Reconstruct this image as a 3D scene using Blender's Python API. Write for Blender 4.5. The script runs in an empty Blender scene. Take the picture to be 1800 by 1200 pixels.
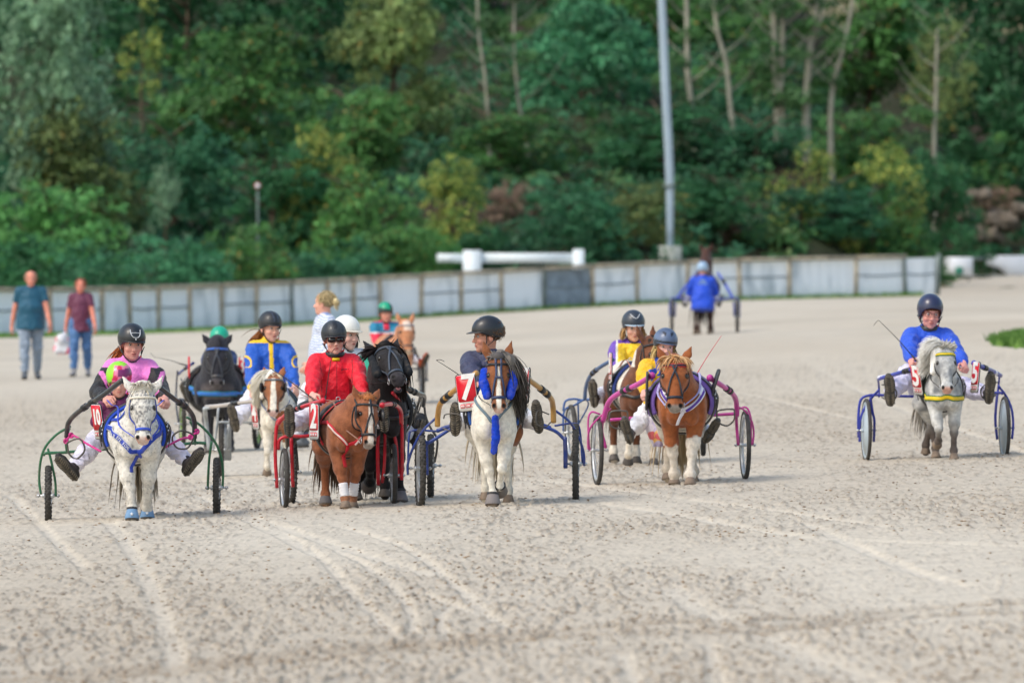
import bpy, math, random
import numpy as np
from mathutils import Vector, Matrix

# ------------------------------------------------------------------ camera, world, sun
SC = bpy.context.scene
COL = SC.collection
F = 15000.0            # focal length in photo pixels (1800 wide)
HY, HZ = 496.0, 1.61   # horizon row, camera height
cam = bpy.data.cameras.new('camera')
camo = bpy.data.objects.new('camera', cam)
COL.objects.link(camo)
camo.location = (0, 0, HZ)
camo.rotation_euler = (math.pi/2, 0, 0)
cam.sensor_width = 36
cam.lens = 300
cam.shift_y = -(600-HY)/1800
cam.clip_start = 1
cam.clip_end = 5000
cam.dof.use_dof = True
cam.dof.focus_distance = 60.0
cam.dof.aperture_fstop = 5.6
cam.dof.aperture_blades = 0
SC.camera = camo

wd = bpy.data.worlds.new("World")
SC.world = wd
wd.use_nodes = True
nt = wd.node_tree
sky = nt.nodes.new('ShaderNodeTexSky')
sky.sky_type = 'NISHITA'
sky.sun_disc = False
SUN_EL, SUN_AZ = math.radians(50), math.radians(-125)   # azimuth from +Y towards +X (behind-left of the camera)
sky.sun_elevation = SUN_EL
sky.sun_rotation = SUN_AZ
sky.air_density = 1.6
sky.dust_density = 3.0
nt.links.new(sky.outputs[0], nt.nodes['Background'].inputs[0])
nt.nodes['Background'].inputs[1].default_value = 0.15
sl = bpy.data.lights.new('sun', 'SUN')
sl.energy = 1.0
sl.angle = math.radians(22)
sl.color = (1, .955, .88)
so = bpy.data.objects.new('sun', sl)
COL.objects.link(so)
sd = Vector((math.sin(SUN_AZ)*math.cos(SUN_EL), math.cos(SUN_AZ)*math.cos(SUN_EL), math.sin(SUN_EL)))
so.rotation_euler = sd.to_track_quat('Z', 'Y').to_euler()
SC.view_settings.view_transform = 'Standard'
SC.view_settings.look = 'None'
SC.view_settings.exposure = 0.42
SC.view_settings.gamma = 1

RNG = np.random.default_rng(7)
random.seed(7)

# ------------------------------------------------------------------ terrain
def sstep(a, b, x):
    t = np.clip((x-a)/(b-a), 0, 1)
    return t*t*(3-2*t)
def zg(x, y):
    x = np.asarray(x, float); y = np.asarray(y, float)
    B = sstep(80, 150, y)
    A = 1.05*sstep(0, 28, x+12+(y-150)*.027)
    z = (1-B)*.04*np.clip(x, -9, 9) + B*A
    return z + .85*sstep(285, 335, y)*sstep(9, 19, x)
def hillz(x, y):
    x = np.asarray(x, float); y = np.asarray(y, float)
    f = 290 + .55*np.clip(x, -60, 14) + 42*sstep(11, 16, x)
    d = np.maximum(y-f, 0)
    return zg(x, y) - .25*(y < f) + .150*d*sstep(0, 8, d) + .4*np.sin(x*.31+y*.11)*sstep(2, 25, d)
def ground_at(px, py):
    Y = 20.0
    while Y < 340:
        s = F/Y
        if HZ-(py-HY)/s <= float(zg((px-900)/s, Y)): break
        Y += .05
    s = F/Y
    X = (px-900)/s
    return X, Y, float(zg(X, Y)), s
def W(px, py, s):
    return Vector(((px-900)/s, F/s, HZ-(py-HY)/s))

# ------------------------------------------------------------------ noise
def _h(i, j, k=0, seed=0):
    n = (i*374761393 + j*668265263 + k*1274126177 + seed*974711) & 0xffffffff
    n = ((n ^ (n >> 13))*1274126177) & 0xffffffff
    return ((n ^ (n >> 16)) & 0xffff)/65535.0
def vn2(x, y, seed=0):
    xi = np.floor(x).astype(np.int64); yi = np.floor(y).astype(np.int64)
    u = x-xi; v = y-yi
    u = u*u*(3-2*u); v = v*v*(3-2*v)
    a = _h(xi, yi, 0, seed); b = _h(xi+1, yi, 0, seed); c = _h(xi, yi+1, 0, seed); d = _h(xi+1, yi+1, 0, seed)
    return (a*(1-u)+b*u)*(1-v)+(c*(1-u)+d*u)*v
def vn3(P, sc, seed=0):
    P = np.asarray(P)/sc
    I = np.floor(P).astype(np.int64); f = P-I; f = f*f*(3-2*f)
    r = 0
    for dx in (0, 1):
        for dy in (0, 1):
            for dz in (0, 1):
                w = (f[:, 0] if dx else 1-f[:, 0])*(f[:, 1] if dy else 1-f[:, 1])*(f[:, 2] if dz else 1-f[:, 2])
                r = r + w*_h(I[:, 0]+dx, I[:, 1]+dy, I[:, 2]+dz, seed)
    return r

# ------------------------------------------------------------------ materials
MATS = {}
def lin(c):
    return tuple(((v/255)/12.92 if v <= 10 else (((v/255)+.055)/1.055)**2.4) for v in c)
def mat(name, rgb=None, rough=.6, metal=0, attr=False, nscale=0, namt=0, bump=0, bscale=40, spec=.4, sheen=0, orand=0, coat=0, trans=0, dirt=0):
    """procedural principled material; attr=True takes its colour from the painted pattern attribute"""
    if name in MATS: return MATS[name]
    m = bpy.data.materials.new(name); m.use_nodes = True
    t = m.node_tree; N = t.nodes; L = t.links
    b = N['Principled BSDF']
    b.inputs['Roughness'].default_value = rough
    b.inputs['Metallic'].default_value = metal
    b.inputs['Specular IOR Level'].default_value = spec
    if sheen:
        b.inputs['Sheen Weight'].default_value = sheen
    if coat: b.inputs['Coat Weight'].default_value = coat
    if attr:
        src = N.new('ShaderNodeAttribute'); src.attribute_name = 'Col'; out = src.outputs['Color']
    else:
        src = N.new('ShaderNodeRGB'); src.outputs[0].default_value = (*rgb, 1); out = src.outputs[0]
    tc = N.new('ShaderNodeTexCoord')
    if namt:
        nz = N.new('ShaderNodeTexNoise'); nz.inputs['Scale'].default_value = nscale; nz.inputs['Detail'].default_value = 5
        L.new(tc.outputs['Object'], nz.inputs['Vector'])
        mr = N.new('ShaderNodeMapRange'); mr.inputs[1].default_value = .3; mr.inputs[2].default_value = .7
        mr.inputs[3].default_value = 1-namt; mr.inputs[4].default_value = 1+namt
        L.new(nz.outputs[0], mr.inputs[0])
        mx = N.new('ShaderNodeVectorMath'); mx.operation = 'SCALE'
        L.new(out, mx.inputs[0]); L.new(mr.outputs[0], mx.inputs['Scale']); out = mx.outputs[0]
    if dirt:
        dz = N.new('ShaderNodeTexNoise'); dz.inputs['Scale'].default_value = 11; dz.inputs['Detail'].default_value = 8; dz.inputs['Roughness'].default_value = .7
        L.new(tc.outputs['Object'], dz.inputs['Vector'])
        dr_ = N.new('ShaderNodeMapRange'); dr_.inputs[1].default_value = .50; dr_.inputs[2].default_value = .68; dr_.inputs[3].default_value = 0; dr_.inputs[4].default_value = dirt
        L.new(dz.outputs[0], dr_.inputs[0]); dm = N.new('ShaderNodeMix'); dm.data_type = 'RGBA'
        L.new(dr_.outputs[0], dm.inputs['Factor']); L.new(out, dm.inputs['A']); dm.inputs['B'].default_value = (*lin((158, 142, 122)), 1); out = dm.outputs['Result']
    if orand:
        oi = N.new('ShaderNodeObjectInfo'); mr = N.new('ShaderNodeMapRange')
        mr.inputs[3].default_value = 1-orand; mr.inputs[4].default_value = 1+orand
        L.new(oi.outputs['Random'], mr.inputs[0])
        mx = N.new('ShaderNodeVectorMath'); mx.operation = 'SCALE'
        L.new(out, mx.inputs[0]); L.new(mr.outputs[0], mx.inputs['Scale']); out = mx.outputs[0]
    L.new(out, b.inputs['Base Color'])
    if bump:
        nb = N.new('ShaderNodeTexNoise'); nb.inputs['Scale'].default_value = bscale; nb.inputs['Detail'].default_value = 6
        L.new(tc.outputs['Object'], nb.inputs['Vector'])
        bp = N.new('ShaderNodeBump'); bp.inputs['Strength'].default_value = bump; bp.inputs['Distance'].default_value = .035 if bscale == 13 else .01
        L.new(nb.outputs[0], bp.inputs['Height']); L.new(bp.outputs[0], b.inputs['Normal'])
    if trans:
        tr = N.new('ShaderNodeBsdfTranslucent'); L.new(out, tr.inputs['Color'])
        ms = N.new('ShaderNodeMixShader'); ms.inputs[0].default_value = trans
        L.new(b.outputs[0], ms.inputs[1]); L.new(tr.outputs[0], ms.inputs[2]); L.new(ms.outputs[0], N['Material Output'].inputs[0])
    MATS[name] = m
    return m

# ------------------------------------------------------------------ object helpers
def tag(o, label=None, cat=None, group=None, kind=None):
    if label: o['label'] = label
    if cat: o['category'] = cat
    if group: o['group'] = group
    if kind: o['kind'] = kind
    return o
def empty(name, loc, rot=(0, 0, 0), label=None, cat=None, group=None):
    o = bpy.data.objects.new(name, None); COL.objects.link(o)
    o.location = loc; o.rotation_euler = rot; o.empty_display_size = .2
    return tag(o, label, cat, group)
def raw_mesh(name, V, Fq, material, parent=None, col=None, smooth=True):
    """V (n,3); Fq (m,3|4) array or list of arrays of faces"""
    if not isinstance(Fq, (list, tuple)): Fq = [Fq]
    V = np.asarray(V, np.float32)
    me = bpy.data.meshes.new(name)
    me.vertices.add(len(V)); me.vertices.foreach_set('co', V.ravel())
    nl = sum(f.size for f in Fq); nf = sum(len(f) for f in Fq)
    me.loops.add(nl); me.polygons.add(nf)
    me.loops.foreach_set('vertex_index', np.concatenate([np.asarray(f).ravel() for f in Fq]).astype(np.int32))
    tot = np.concatenate([np.full(len(f), f.shape[1]) for f in Fq]).astype(np.int32)
    st = np.concatenate([[0], np.cumsum(tot)[:-1]]).astype(np.int32)
    me.polygons.foreach_set('loop_start', st)
    if smooth: me.polygons.foreach_set('use_smooth', np.ones(nf, bool))
    if col is not None:
        a = me.color_attributes.new('Col', 'FLOAT_COLOR', 'POINT')
        c = np.ones((len(V), 4), np.float32); c[:, :3] = col
        a.data.foreach_set('color', c.ravel())
    me.update(calc_edges=True); me.validate()
    if material: me.materials.append(material)
    o = bpy.data.objects.new(name, me); COL.objects.link(o)
    if parent: o.parent = parent
    return o

class MB:
    """collects shapes into ONE mesh"""
    def __init__(s): s.v = []; s.q = []; s.t = []; s.c = []; s.n = 0
    def add(s, V, Q=None, T=None, col=None):
        V = np.asarray(V, float).reshape(-1, 3)
        s.v.append(V)
        if Q is not None and len(Q): s.q.append(np.asarray(Q)+s.n)
        if T is not None and len(T): s.t.append(np.asarray(T)+s.n)
        s.c.append(np.tile(np.asarray(col if col is not None else (1, 1, 1), float), (len(V), 1)) if np.ndim(col) < 2 else np.asarray(col))
        s.n += len(V)
        return s
    def box(s, c, size, R=None, col=None):
        c = np.asarray(c, float); h = np.asarray(size, float)/2
        P = np.array([[x, y, z] for x in (-1, 1) for y in (-1, 1) for z in (-1, 1)], float)*h
        if R is not None: P = P@np.asarray(R).T
        return s.add(P+c, [[0, 1, 3, 2], [4, 6, 7, 5], [0, 4, 5, 1], [2, 3, 7, 6], [0, 2, 6, 4], [1, 5, 7, 3]], col=col)
    def tube(s, pts, r, n=10, closed=False, smooth=4, cap=True, col=None, flat=None):
        P = np.array([list(p) for p in pts], float)
        if len(P) > 2 and smooth > 1: P = catmull(P, smooth, closed)
        m = len(P)
        r = np.full(m, r, float) if np.ndim(r) == 0 else np.interp(np.linspace(0, 1, m), np.linspace(0, 1, len(r)), r)
        T = (np.roll(P, -1, 0)-np.roll(P, 1, 0)) if closed else np.gradient(P, axis=0)
        T /= np.linalg.norm(T, axis=1)[:, None]+1e-12
        u = np.cross(T[0], (0, 0, 1.)); 
        if np.linalg.norm(u) < .1: u = np.cross(T[0], (1., 0, 0))
        U = []
        for i in range(m):
            u = u-T[i]*u.dot(T[i]); u /= np.linalg.norm(u)+1e-12; U.append(u)
        U = np.array(U); Vv = np.cross(T, U)
        a = np.linspace(0, 2*np.pi, n, endpoint=False)
        R = P[:, None]+r[:, None, None]*(U[:, None]*np.cos(a)[None, :, None]+Vv[:, None]*(flat or 1)*np.sin(a)[None, :, None])
        q = []
        for i in range(m if closed else m-1):
            j = (i+1) % m
            for k in range(n):
                q.append([i*n+k, i*n+(k+1) % n, j*n+(k+1) % n, j*n+k])
        V = R.reshape(-1, 3); t = []
        if cap and not closed:
            V = np.vstack([V, P[0]-T[0]*r[0]*.3, P[-1]+T[-1]*r[-1]*.3])
            for k in range(n):
                t.append([m*n, (k+1) % n, k]); t.append([m*n+1, (m-1)*n+k, (m-1)*n+(k+1) % n])
        return s.add(V, q, t, col)
    def lathe(s, prof, c, axis=(0, 0, 1), n=24, col=None):
        """prof: (radius, height) list around axis"""
        ax = Vector(axis).normalized(); R = np.array(ax.to_track_quat('Z', 'Y').to_matrix())
        a = np.linspace(0, 2*np.pi, n, endpoint=False); m = len(prof)
        V = np.array([[p[0]*math.cos(t), p[0]*math.sin(t), p[1]] for p in prof for t in a])@R.T+np.asarray(c, float)
        q = [[i*n+k, i*n+(k+1) % n, (i+1)*n+(k+1) % n, (i+1)*n+k] for i in range(m-1) for k in range(n)]
        return s.add(V, q, col=col)
    def ball(s, c, r, n=12, col=None, R=None):
        r = np.ones(3)*r; th = np.linspace(0, np.pi, n//2+1); a = np.linspace(0, 2*np.pi, n, endpoint=False)
        V = np.array([[math.sin(t)*math.cos(b), math.sin(t)*math.sin(b), math.cos(t)] for t in th for b in a])*r
        if R is not None: V = V@np.asarray(R).T
        q = [[i*n+k, (i+1)*n+k, (i+1)*n+(k+1) % n, i*n+(k+1) % n] for i in range(n//2) for k in range(n)]
        return s.add(V+np.asarray(c, float), q, col=col)
    def prism(s, outline, M, th, col=None):
        """2D outline extruded by th; M 4x4 places it (outline in XY, thickness along Z)"""
        n = len(outline); M = np.array(M)
        P = np.array([[x, y, z] for z in (-th/2, th/2) for x, y in outline]+[[sum(p[0] for p in outline)/n, sum(p[1] for p in outline)/n, z] for z in (-th/2, th/2)])
        V = P@M[:3, :3].T+M[:3, 3]
        q = [[k, (k+1) % n, n+(k+1) % n, n+k] for k in range(n)]
        t = [[2*n, (k+1) % n, k] for k in range(n)]+[[2*n+1, n+k, n+(k+1) % n] for k in range(n)]
        return s.add(V, q, t, col)
    def build(s, name, material, parent=None, smooth=True, label=None, color=False):
        V = np.vstack(s.v); fs = []
        if s.q: fs.append(np.vstack(s.q))
        if s.t: fs.append(np.vstack(s.t))
        o = raw_mesh(name, V, fs, material, parent, np.vstack(s.c) if color else None, smooth)
        if label: o['label'] = label
        return o
def catmull(P, k, closed=False):
    P = np.asarray(P, float)
    n = len(P); out = []
    g = (lambda i: P[i % n]) if closed else (lambda i: P[i] if 0 <= i < n else (2*P[0]-P[1] if i < 0 else 2*P[-1]-P[-2]))
    for i in range(n if closed else n-1):
        a, b, c, d = g(i-1), g(i), g(i+1), g(i+2)
        for j in range(k):
            t = j/k
            out.append(.5*((2*b)+(c-a)*t+(2*a-5*b+4*c-d)*t*t+(-a+3*b-3*c+d)*t**3))
    if not closed: out.append(P[-1])
    return np.array(out)
def grid_faces(nx, ny):
    i = np.arange((nx-1)*(ny-1)); r = i//(nx-1); c = i % (nx-1); a = r*nx+c
    return np.stack([a, a+1, a+nx+1, a+nx], 1)
# ------------------------------------------------------------------ sand track
def axis_pts(lo, hi, step, far_lo, far_hi):
    m = list(np.arange(lo, hi, step)) if np.isscalar(step) else list(step)
    a = m[0]; d = .1; pre = []
    while a > far_lo: a -= d; d *= 1.25; pre.append(a)
    b = m[-1]; d = .1; post = []
    while b < far_hi: b += d; d = min(d*1.12, 40 if b > 420 else 3); post.append(b)
    return np.array(pre[::-1]+m+post)
ys = [32.5]
while ys[-1] < 100: ys.append(ys[-1]+.055*(ys[-1]/40)**1.6)
gx = axis_pts(-2.75, 2.85, .0088, -300, 300)
gy = axis_pts(0, 0, ys, -60, 1500)
GX, GY = np.meshgrid(gx, gy)
GX = GX*(np.clip(GY, 30, 160)/40)        # wider spacing with distance
x = GX.ravel(); y = GY.ravel()
base = zg(x, y)
near = sstep(26, 32, y)*(1-sstep(100, 135, y))*(1-sstep(9, 14, np.abs(x)))
rough = np.clip((vn2(x/1.1+3, y/5.5, 5)*.5+vn2(x/.45, y/2.2, 6)*.3+vn2(x/2.7, y/14, 8)*.5-.42)*2.6, 0, 1)
def seg_dist(x, y, pts):
    pts = np.array(pts); d = np.full(x.shape, 1e9); al = np.zeros(x.shape); acc = 0
    for a, b in zip(pts[:-1], pts[1:]):
        ab = b-a; L = np.hypot(*ab)
        t = np.clip(((x-a[0])*ab[0]+(y-a[1])*ab[1])/L**2, 0, 1)
        e = np.hypot(x-a[0]-t*ab[0], y-a[1]-t*ab[1])
        al = np.where(e < d, acc+t*L, al); d = np.minimum(d, e); acc += L
    return d, al
smoothm = np.zeros_like(x); rut = np.zeros_like(x)
for width, pts in [(.055, [(480, 925), (560, 975), (620, 1040), (690, 1110)]), (.05, [(510, 925), (640, 990), (700, 1040), (722, 1075), (727, 1110)]),
                   (.06, [(600, 925), (700, 955), (770, 1000), (860, 1080), (900, 1100)]), (.09, [(190, 915), (240, 980), (285, 1080), (305, 1150), (310, 1190)]),
                   (.05, [(560, 1200), (700, 1170), (860, 1148), (1010, 1130), (1250, 1105)]), (.05, [(785, 1120), (775, 1085), (790, 1065), (800, 1062)]),
                   (.05, [(740, 1040), (800, 1062), (880, 1090)]), (.12, [(1180, 1030), (1230, 1070), (1290, 1085)]), (.14, [(1340, 1110), (1430, 1160), (1560, 1210)]),
                   (.08, [(1420, 920), (1600, 1000), (1700, 1030)]), (.1, [(1020, 880), (1200, 905), (1400, 940), (1800, 960)]), (.07, [(20, 870), (60, 910), (150, 1000)]),
                   (.07, [(350, 870), (470, 930), (560, 975)]), (.06, [(1250, 1130), (1260, 1200)]), (.06, [(1095, 1150), (1115, 1200)]),
                   (.09, [(700, 830), (960, 845), (1240, 880), (1560, 925)]), (.1, [(1350, 600), (1500, 680), (1700, 760), (1900, 830)]), (.1, [(1000, 640), (1300, 690), (1520, 740)]),
                   (.1, [(420, 900), (600, 960), (760, 1010)])]:
    w = [ground_at(*p)[:2] for p in pts]
    w = catmull(np.array([(a, b, 0) for a, b in w]), 5)[:, :2]
    m = np.abs(x) < 30
    d, al = seg_dist(x[m], y[m], w)
    v = np.exp(-(d/(width*.62))**4)*(.75+.25*vn2(al/.6, al*0, 4))
    smoothm[m] = np.maximum(smoothm[m], v)
for off, pts in [(0, [(-60, 1196), (150, 1182), (400, 1158), (640, 1134), (900, 1112), (1280, 1086), (1560, 1084), (1860, 1070)]),
                 (1, [(-60, 1204), (150, 1190), (400, 1168), (640, 1146), (900, 1122), (1180, 1106), (1480, 1092)]), (2, [(1160, 1112), (1400, 1102), (1600, 1068), (1860, 1054)])]:
    w = catmull(np.array([(*ground_at(*p)[:2], 0) for p in pts]), 5)[:, :2]
    m = (y < 60)
    d, al = seg_dist(x[m], y[m], w)
    dash = (.35+.65*(np.sin(al*2*np.pi/.16+off) > -.1))*(vn2(al/.5, al*0+off, 3)*.9+.35)
    rut[m] = np.maximum(rut[m], np.exp(-(d/.21)**2)*dash)
rough *= (1-.9*smoothm)
n1 = vn2(x/.026, y/.20, 1); n2 = vn2(x/.075, y/.4, 2); n3 = vn2(x/.017, y/.13, 4)
n5 = vn2(x/.021, y/.27, 15)
clod = np.clip((n1*.40+n2*.14+n3*.34+n5*.32-.69)*4.5, 0, 1)
h = .013*clod*(.5+.7*rough)+.006*(n2-.5)*(.5+.6*rough)+.006*(n5-.5)*(.5+.6*rough)+.006*(vn2(x/.5, y/1.2, 9)-.5)-.016*smoothm-.035*rut+.006*(n3-.5)*(.3+rough)
z = base+h*near
dark = np.clip(clod*(.45+.7*rough)+rut*1.5+.10*rough+.25*(n5-.4)*(.6+.5*rough)+np.clip((vn2(x/.019, y/.16, 14)-.74)*5, 0, 1)*.9*(1-smoothm)*(.6+.5*rough), 0, 1)*near
band = vn2(x/3.2+y*.01, y/22, 21)*.6+vn2(x/.9, y/9, 22)*.4
tone = np.clip(.52+.9*(band-.5)+.28*smoothm*near-.14*(rough-.3)*near, 0, 1)
ca = np.array(lin((186, 174, 156))); cb = np.array(lin((206, 197, 181))); cd = np.array(lin((108, 91, 73)))
col = ca[None]*(1-tone[:, None])+cb[None]*tone[:, None]
col = col*(1-.50*dark[:, None])+cd[None]*(.50*dark[:, None])
# moist darker sweep on the outer curve far away
far = sstep(95, 140, y)
fb = vn2(x/14+y*.02, y/7, 31)*.7+vn2(x/3, y/5, 32)*.3
col = col*(1-far[:, None]*(.12*np.clip(fb*1.6-.3, 0, 1))[:, None])
msand = mat('sand', attr=True, rough=.95, nscale=3.5, namt=.08, bump=.8, bscale=55, spec=.15)
tag(raw_mesh('sand_track', np.stack([x, y, z], 1), grid_faces(len(gx), len(gy)), msand, None, col), kind='structure')
# loose clods kicked up by hooves
N_ = 17000
cy = 33+52*RNG.random(N_)**1.5; cx = (RNG.random(N_)-.5)*.135*cy
rg = np.clip((vn2(cx/1.1+3, cy/5.5, 5)*.5+vn2(cx/.45, cy/2.2, 6)*.3+vn2(cx/2.7, cy/14, 8)*.5-.42)*2.6, 0, 1)
k = RNG.random(N_) < (.10+.9*rg); cx = cx[k]; cy = cy[k]; n = len(cx)
sz = .003+.0075*RNG.random(n)**4
oc = np.array([[1, 0, 0], [-1, 0, 0], [0, 1, 0], [0, -1, 0], [0, 0, 1], [0, 0, -.6]], float)
V = cx[:, None]*0
V = np.stack([cx, cy, zg(cx, cy)+sz*.3+.004], 1)[:, None]+oc[None]*(sz[:, None, None])*(.55+.9*RNG.random((n, 6, 1)))*np.array([1.5, 1.6, .62])
tr = np.array([[0, 2, 4], [2, 1, 4], [1, 3, 4], [3, 0, 4], [2, 0, 5], [1, 2, 5], [3, 1, 5], [0, 3, 5]])
T = (tr[None]+6*np.arange(n)[:, None, None]).reshape(-1, 3)
cc = np.array(lin((138, 117, 94)))[None]*(.6+.9*RNG.random((n, 1)))
tag(raw_mesh('sand_clods', V.reshape(-1, 3), T, mat('clod', attr=True, rough=.95), None, np.repeat(cc, 6, 0), False),
    'loose dark crumbs of sand scattered over the track', 'sand', kind='stuff')

# ------------------------------------------------------------------ hillside
hx = np.arange(-90, 90, 1.2); hy = np.arange(262, 420, 1.6)
A_, B_ = np.meshgrid(hx, hy); x = A_.ravel(); y = B_.ravel()
z = hillz(x, y)+.7*(vn2(x/3, y/3, 40)-.5)*sstep(0, 6, y-292-.5*x)
g1 = np.array(lin((46, 60, 38))); g2 = np.array(lin((66, 56, 46)))
m = vn2(x/5, y/5, 41)[:, None]; col = g1*(1-m)+g2*m
tag(raw_mesh('hillside', np.stack([x, y, z], 1), grid_faces(len(hx), len(hy)), mat('hill_soil', attr=True, rough=1, nscale=2, namt=.3, spec=.1), None, col), kind='structure')

# ------------------------------------------------------------------ foliage
GREENS = {'dark': (52, 98, 62), 'teal': (62, 114, 80), 'mid': (78, 122, 66), 'olive': (106, 124, 74), 'yellow': (158, 164, 84), 'bright': (80, 128, 70), 'brown': (128, 108, 92), 'grey': (108, 138, 108)}
mleaf = mat('leaf', attr=True, rough=.55, spec=.25, trans=.25, orand=.18)
mbark = mat('bark', rgb=lin((156, 154, 140)), rough=.9, nscale=1.5, namt=.3, bump=.6, bscale=6)
mbark2 = mat('dark_bark', rgb=lin((84, 72, 58)), rough=.9, nscale=1.5, namt=.3)
def leaf_cloud(rng, blobs, n, size, c1, c2, droop=.2):
    """leaf sized rhombi gathered in sprays on the outside of several blobs; blobs rows (x,y,z,rx,ry,rz)"""
    blobs = np.array(blobs, float)
    w = (blobs[:, 3]*blobs[:, 4]+blobs[:, 3]*blobs[:, 5]); w /= w.sum()
    ns = max(n//16, 8)                               # sprays
    bi = rng.choice(len(blobs), ns, p=w)
    d = rng.normal(size=(ns, 3)); d[:, 2] = d[:, 2]*.8+.25; d /= np.linalg.norm(d, axis=1)[:, None]
    rr = .62+.42*rng.random((ns, 1))
    c = blobs[bi, :3]+d*blobs[bi, 3:]*rr
    tone = rng.random(ns)*.6+.4*_h(bi, bi*7, 0, 5)
    m = 16
    off = rng.normal(size=(ns, m, 3))*np.array([.38, .38, .2])*(size*2.4)
    off[:, :, 2] -= droop*(off[:, :, 0]**2+off[:, :, 1]**2)**.5
    P = (c[:, None]+off).reshape(-1, 3)
    nn = np.repeat(d, m, 0)*.7+rng.normal(size=(ns*m, 3))*.55+np.array([0, 0, .5]); nn /= np.linalg.norm(nn, axis=1)[:, None]
    t = np.cross(nn, rng.normal(size=(ns*m, 3))); t /= np.linalg.norm(t, axis=1)[:, None]; b = np.cross(nn, t)
    s = size*(.6+.8*rng.random((ns*m, 1)))
    V = np.stack([P-t*s*.62, P+b*s*.3, P+t*s*.62, P-b*s*.3], 1).reshape(-1, 3)
    T = np.repeat(tone, m)+.25*(rng.random(ns*m)-.5)
    C = np.array(lin(c1))[None]*(1-T[:, None])+np.array(lin(c2))[None]*T[:, None]
    Q = np.arange(len(V)).reshape(-1, 4)
    return V, Q, np.repeat(C, 4, 0)
def jit(c, k):
    return tuple(max(4, min(250, v*k)) for v in c)
_crowns = {}
def crown_mesh(kind, shape, var):
    key = (kind, shape, var)
    if key in _crowns: return _crowns[key]
    rng = np.random.default_rng(abs(hash_int(kind+shape))+var)
    bl = []
    nb = {'tree': 15, 'bush': 13, 'open': 12, 'weeping': 13, 'tangle': 8}[shape]
    for i in range(nb):
        a = rng.random()*6.28; zz = rng.random()
        if shape == 'bush': r = .62*(1-.45*zz); c = (math.cos(a)*r, math.sin(a)*r, -.72+1.25*zz); q = .38+.18*rng.random()
        elif shape == 'open': r = .65*rng.random()**.5; c = (math.cos(a)*r, math.sin(a)*r, -.9+1.8*zz); q = .22+.14*rng.random()
        elif shape == 'weeping': r = .6*(1-.3*zz); c = (math.cos(a)*r, math.sin(a)*r, -.8+1.6*zz); q = .3+.12*rng.random()
        elif shape == 'tangle': r = .6*rng.random(); c = (math.cos(a)*r, math.sin(a)*r, -.6+.8*zz); q = .3+.15*rng.random()
        else: r = .6*math.sqrt(max(.1, 1-(2*zz-1)**2)); c = (math.cos(a)*r, math.sin(a)*r, -.68+1.36*zz); q = .3+.16*rng.random()
        bl.append((*c, q*1.05, q*1.05, q*(1.25 if shape == 'weeping' else .8)))
    g = GREENS[kind]
    n = {'tree': 8500, 'bush': 7500, 'open': 3600, 'weeping': 8000, 'tangle': 3600}[shape]
    V, Q, C = leaf_cloud(rng, bl, n, .062 if shape != 'open' else .05, jit(g, .64), jit(g, 1.34), 1.2 if shape == 'weeping' else .3)
    if kind in ('olive', 'mid'):
        k = rng.random(len(Q)) < .035; C[np.repeat(k, 4)] = np.array(lin((160, 136, 72)))
    if kind == 'yellow':
        k = rng.random(len(Q)) < .5; C[np.repeat(k, 4)] = np.array(lin((84, 124, 64)))
    me_o = raw_mesh('crown', V, Q, mleaf, None, C, False)
    me = me_o.data; bpy.data.objects.remove(me_o)
    _crowns[key] = me
    return me
def hash_int(s):
    h = 7
    for ch in s: h = (h*31+ord(ch)) % 100003
    return h
def trunk_mesh(rng, H, r, lean, limbs, rad):
    mb = MB()
    pts = [(0, 0, -.6)]; 
    for i in range(1, 6): pts.append((lean*H*(i/5)**1.3+rng.normal()*.03*H*.3, rng.normal()*.08, H*i/5))
    mb.tube(pts, [r*1.25, r, r*.8, r*.6, r*.35, r*.15], 7)
    P = np.array(pts)
    for k in range(limbs):
        j = 2+k % 4; a = rng.random()*6.28; L = rad*(.5+.5*rng.random())
        b = P[min(j, 5)]
        mb.tube([b, b+np.array([math.cos(a)*L*.5, math.sin(a)*L*.5, L*.35]), b+np.array([math.cos(a)*L, math.sin(a)*L, L*.55])], [r*.4, r*.25, r*.08], 5)
    return mb
def plant(name, px, py, s, w, h, kind, shape, label, cat, var=0, group=None, trunk=True, lean=0, bark=None):
    """crown centred at photo position (px,py) at scale s (px per metre), w x h px; the plant is rooted on the hill below it"""
    s = min(s, float(np.interp(px, [-25, 300, 600, 900, 1200, 1650], [59, 56.5, 54.2, 52.6, 51.2, 50]))-(1.0 if px < 660 else 2.3))
    Y = F/s; X = (px-900)/s; Zc = HZ-(py-HY)/s; rw = w/s/2; rh = h/s/2
    gz = float(hillz(X, Y))
    o = empty(name, (X, Y, gz), (0, 0, 0), label, cat, group)
    if 'tree' not in name:
        top = max(Zc+rh-gz, .8); rh = top*.55; Zc = gz+top*.47
    rng = np.random.default_rng(abs(int(px*13+py*7+s)))
    c = bpy.data.objects.new('crown', crown_mesh(kind, shape, var)); COL.objects.link(c); c.parent = o
    c.location = (0, 0, max(Zc-gz, rh*.5)); c.scale = (rw, max(rw*.8, 1.2), rh); c.rotation_euler = (0, 0, rng.random()*6.28 if abs(rw-rw*.8) < 9 else 0)
    if trunk:
        H = max(Zc-gz+rh*.4, .6)
        trunk_mesh(rng, H, max(.05, min(.16, rw*.06)), lean, 8, rw*.7).build('trunk', bark or mbark2, o)
    return o
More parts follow.
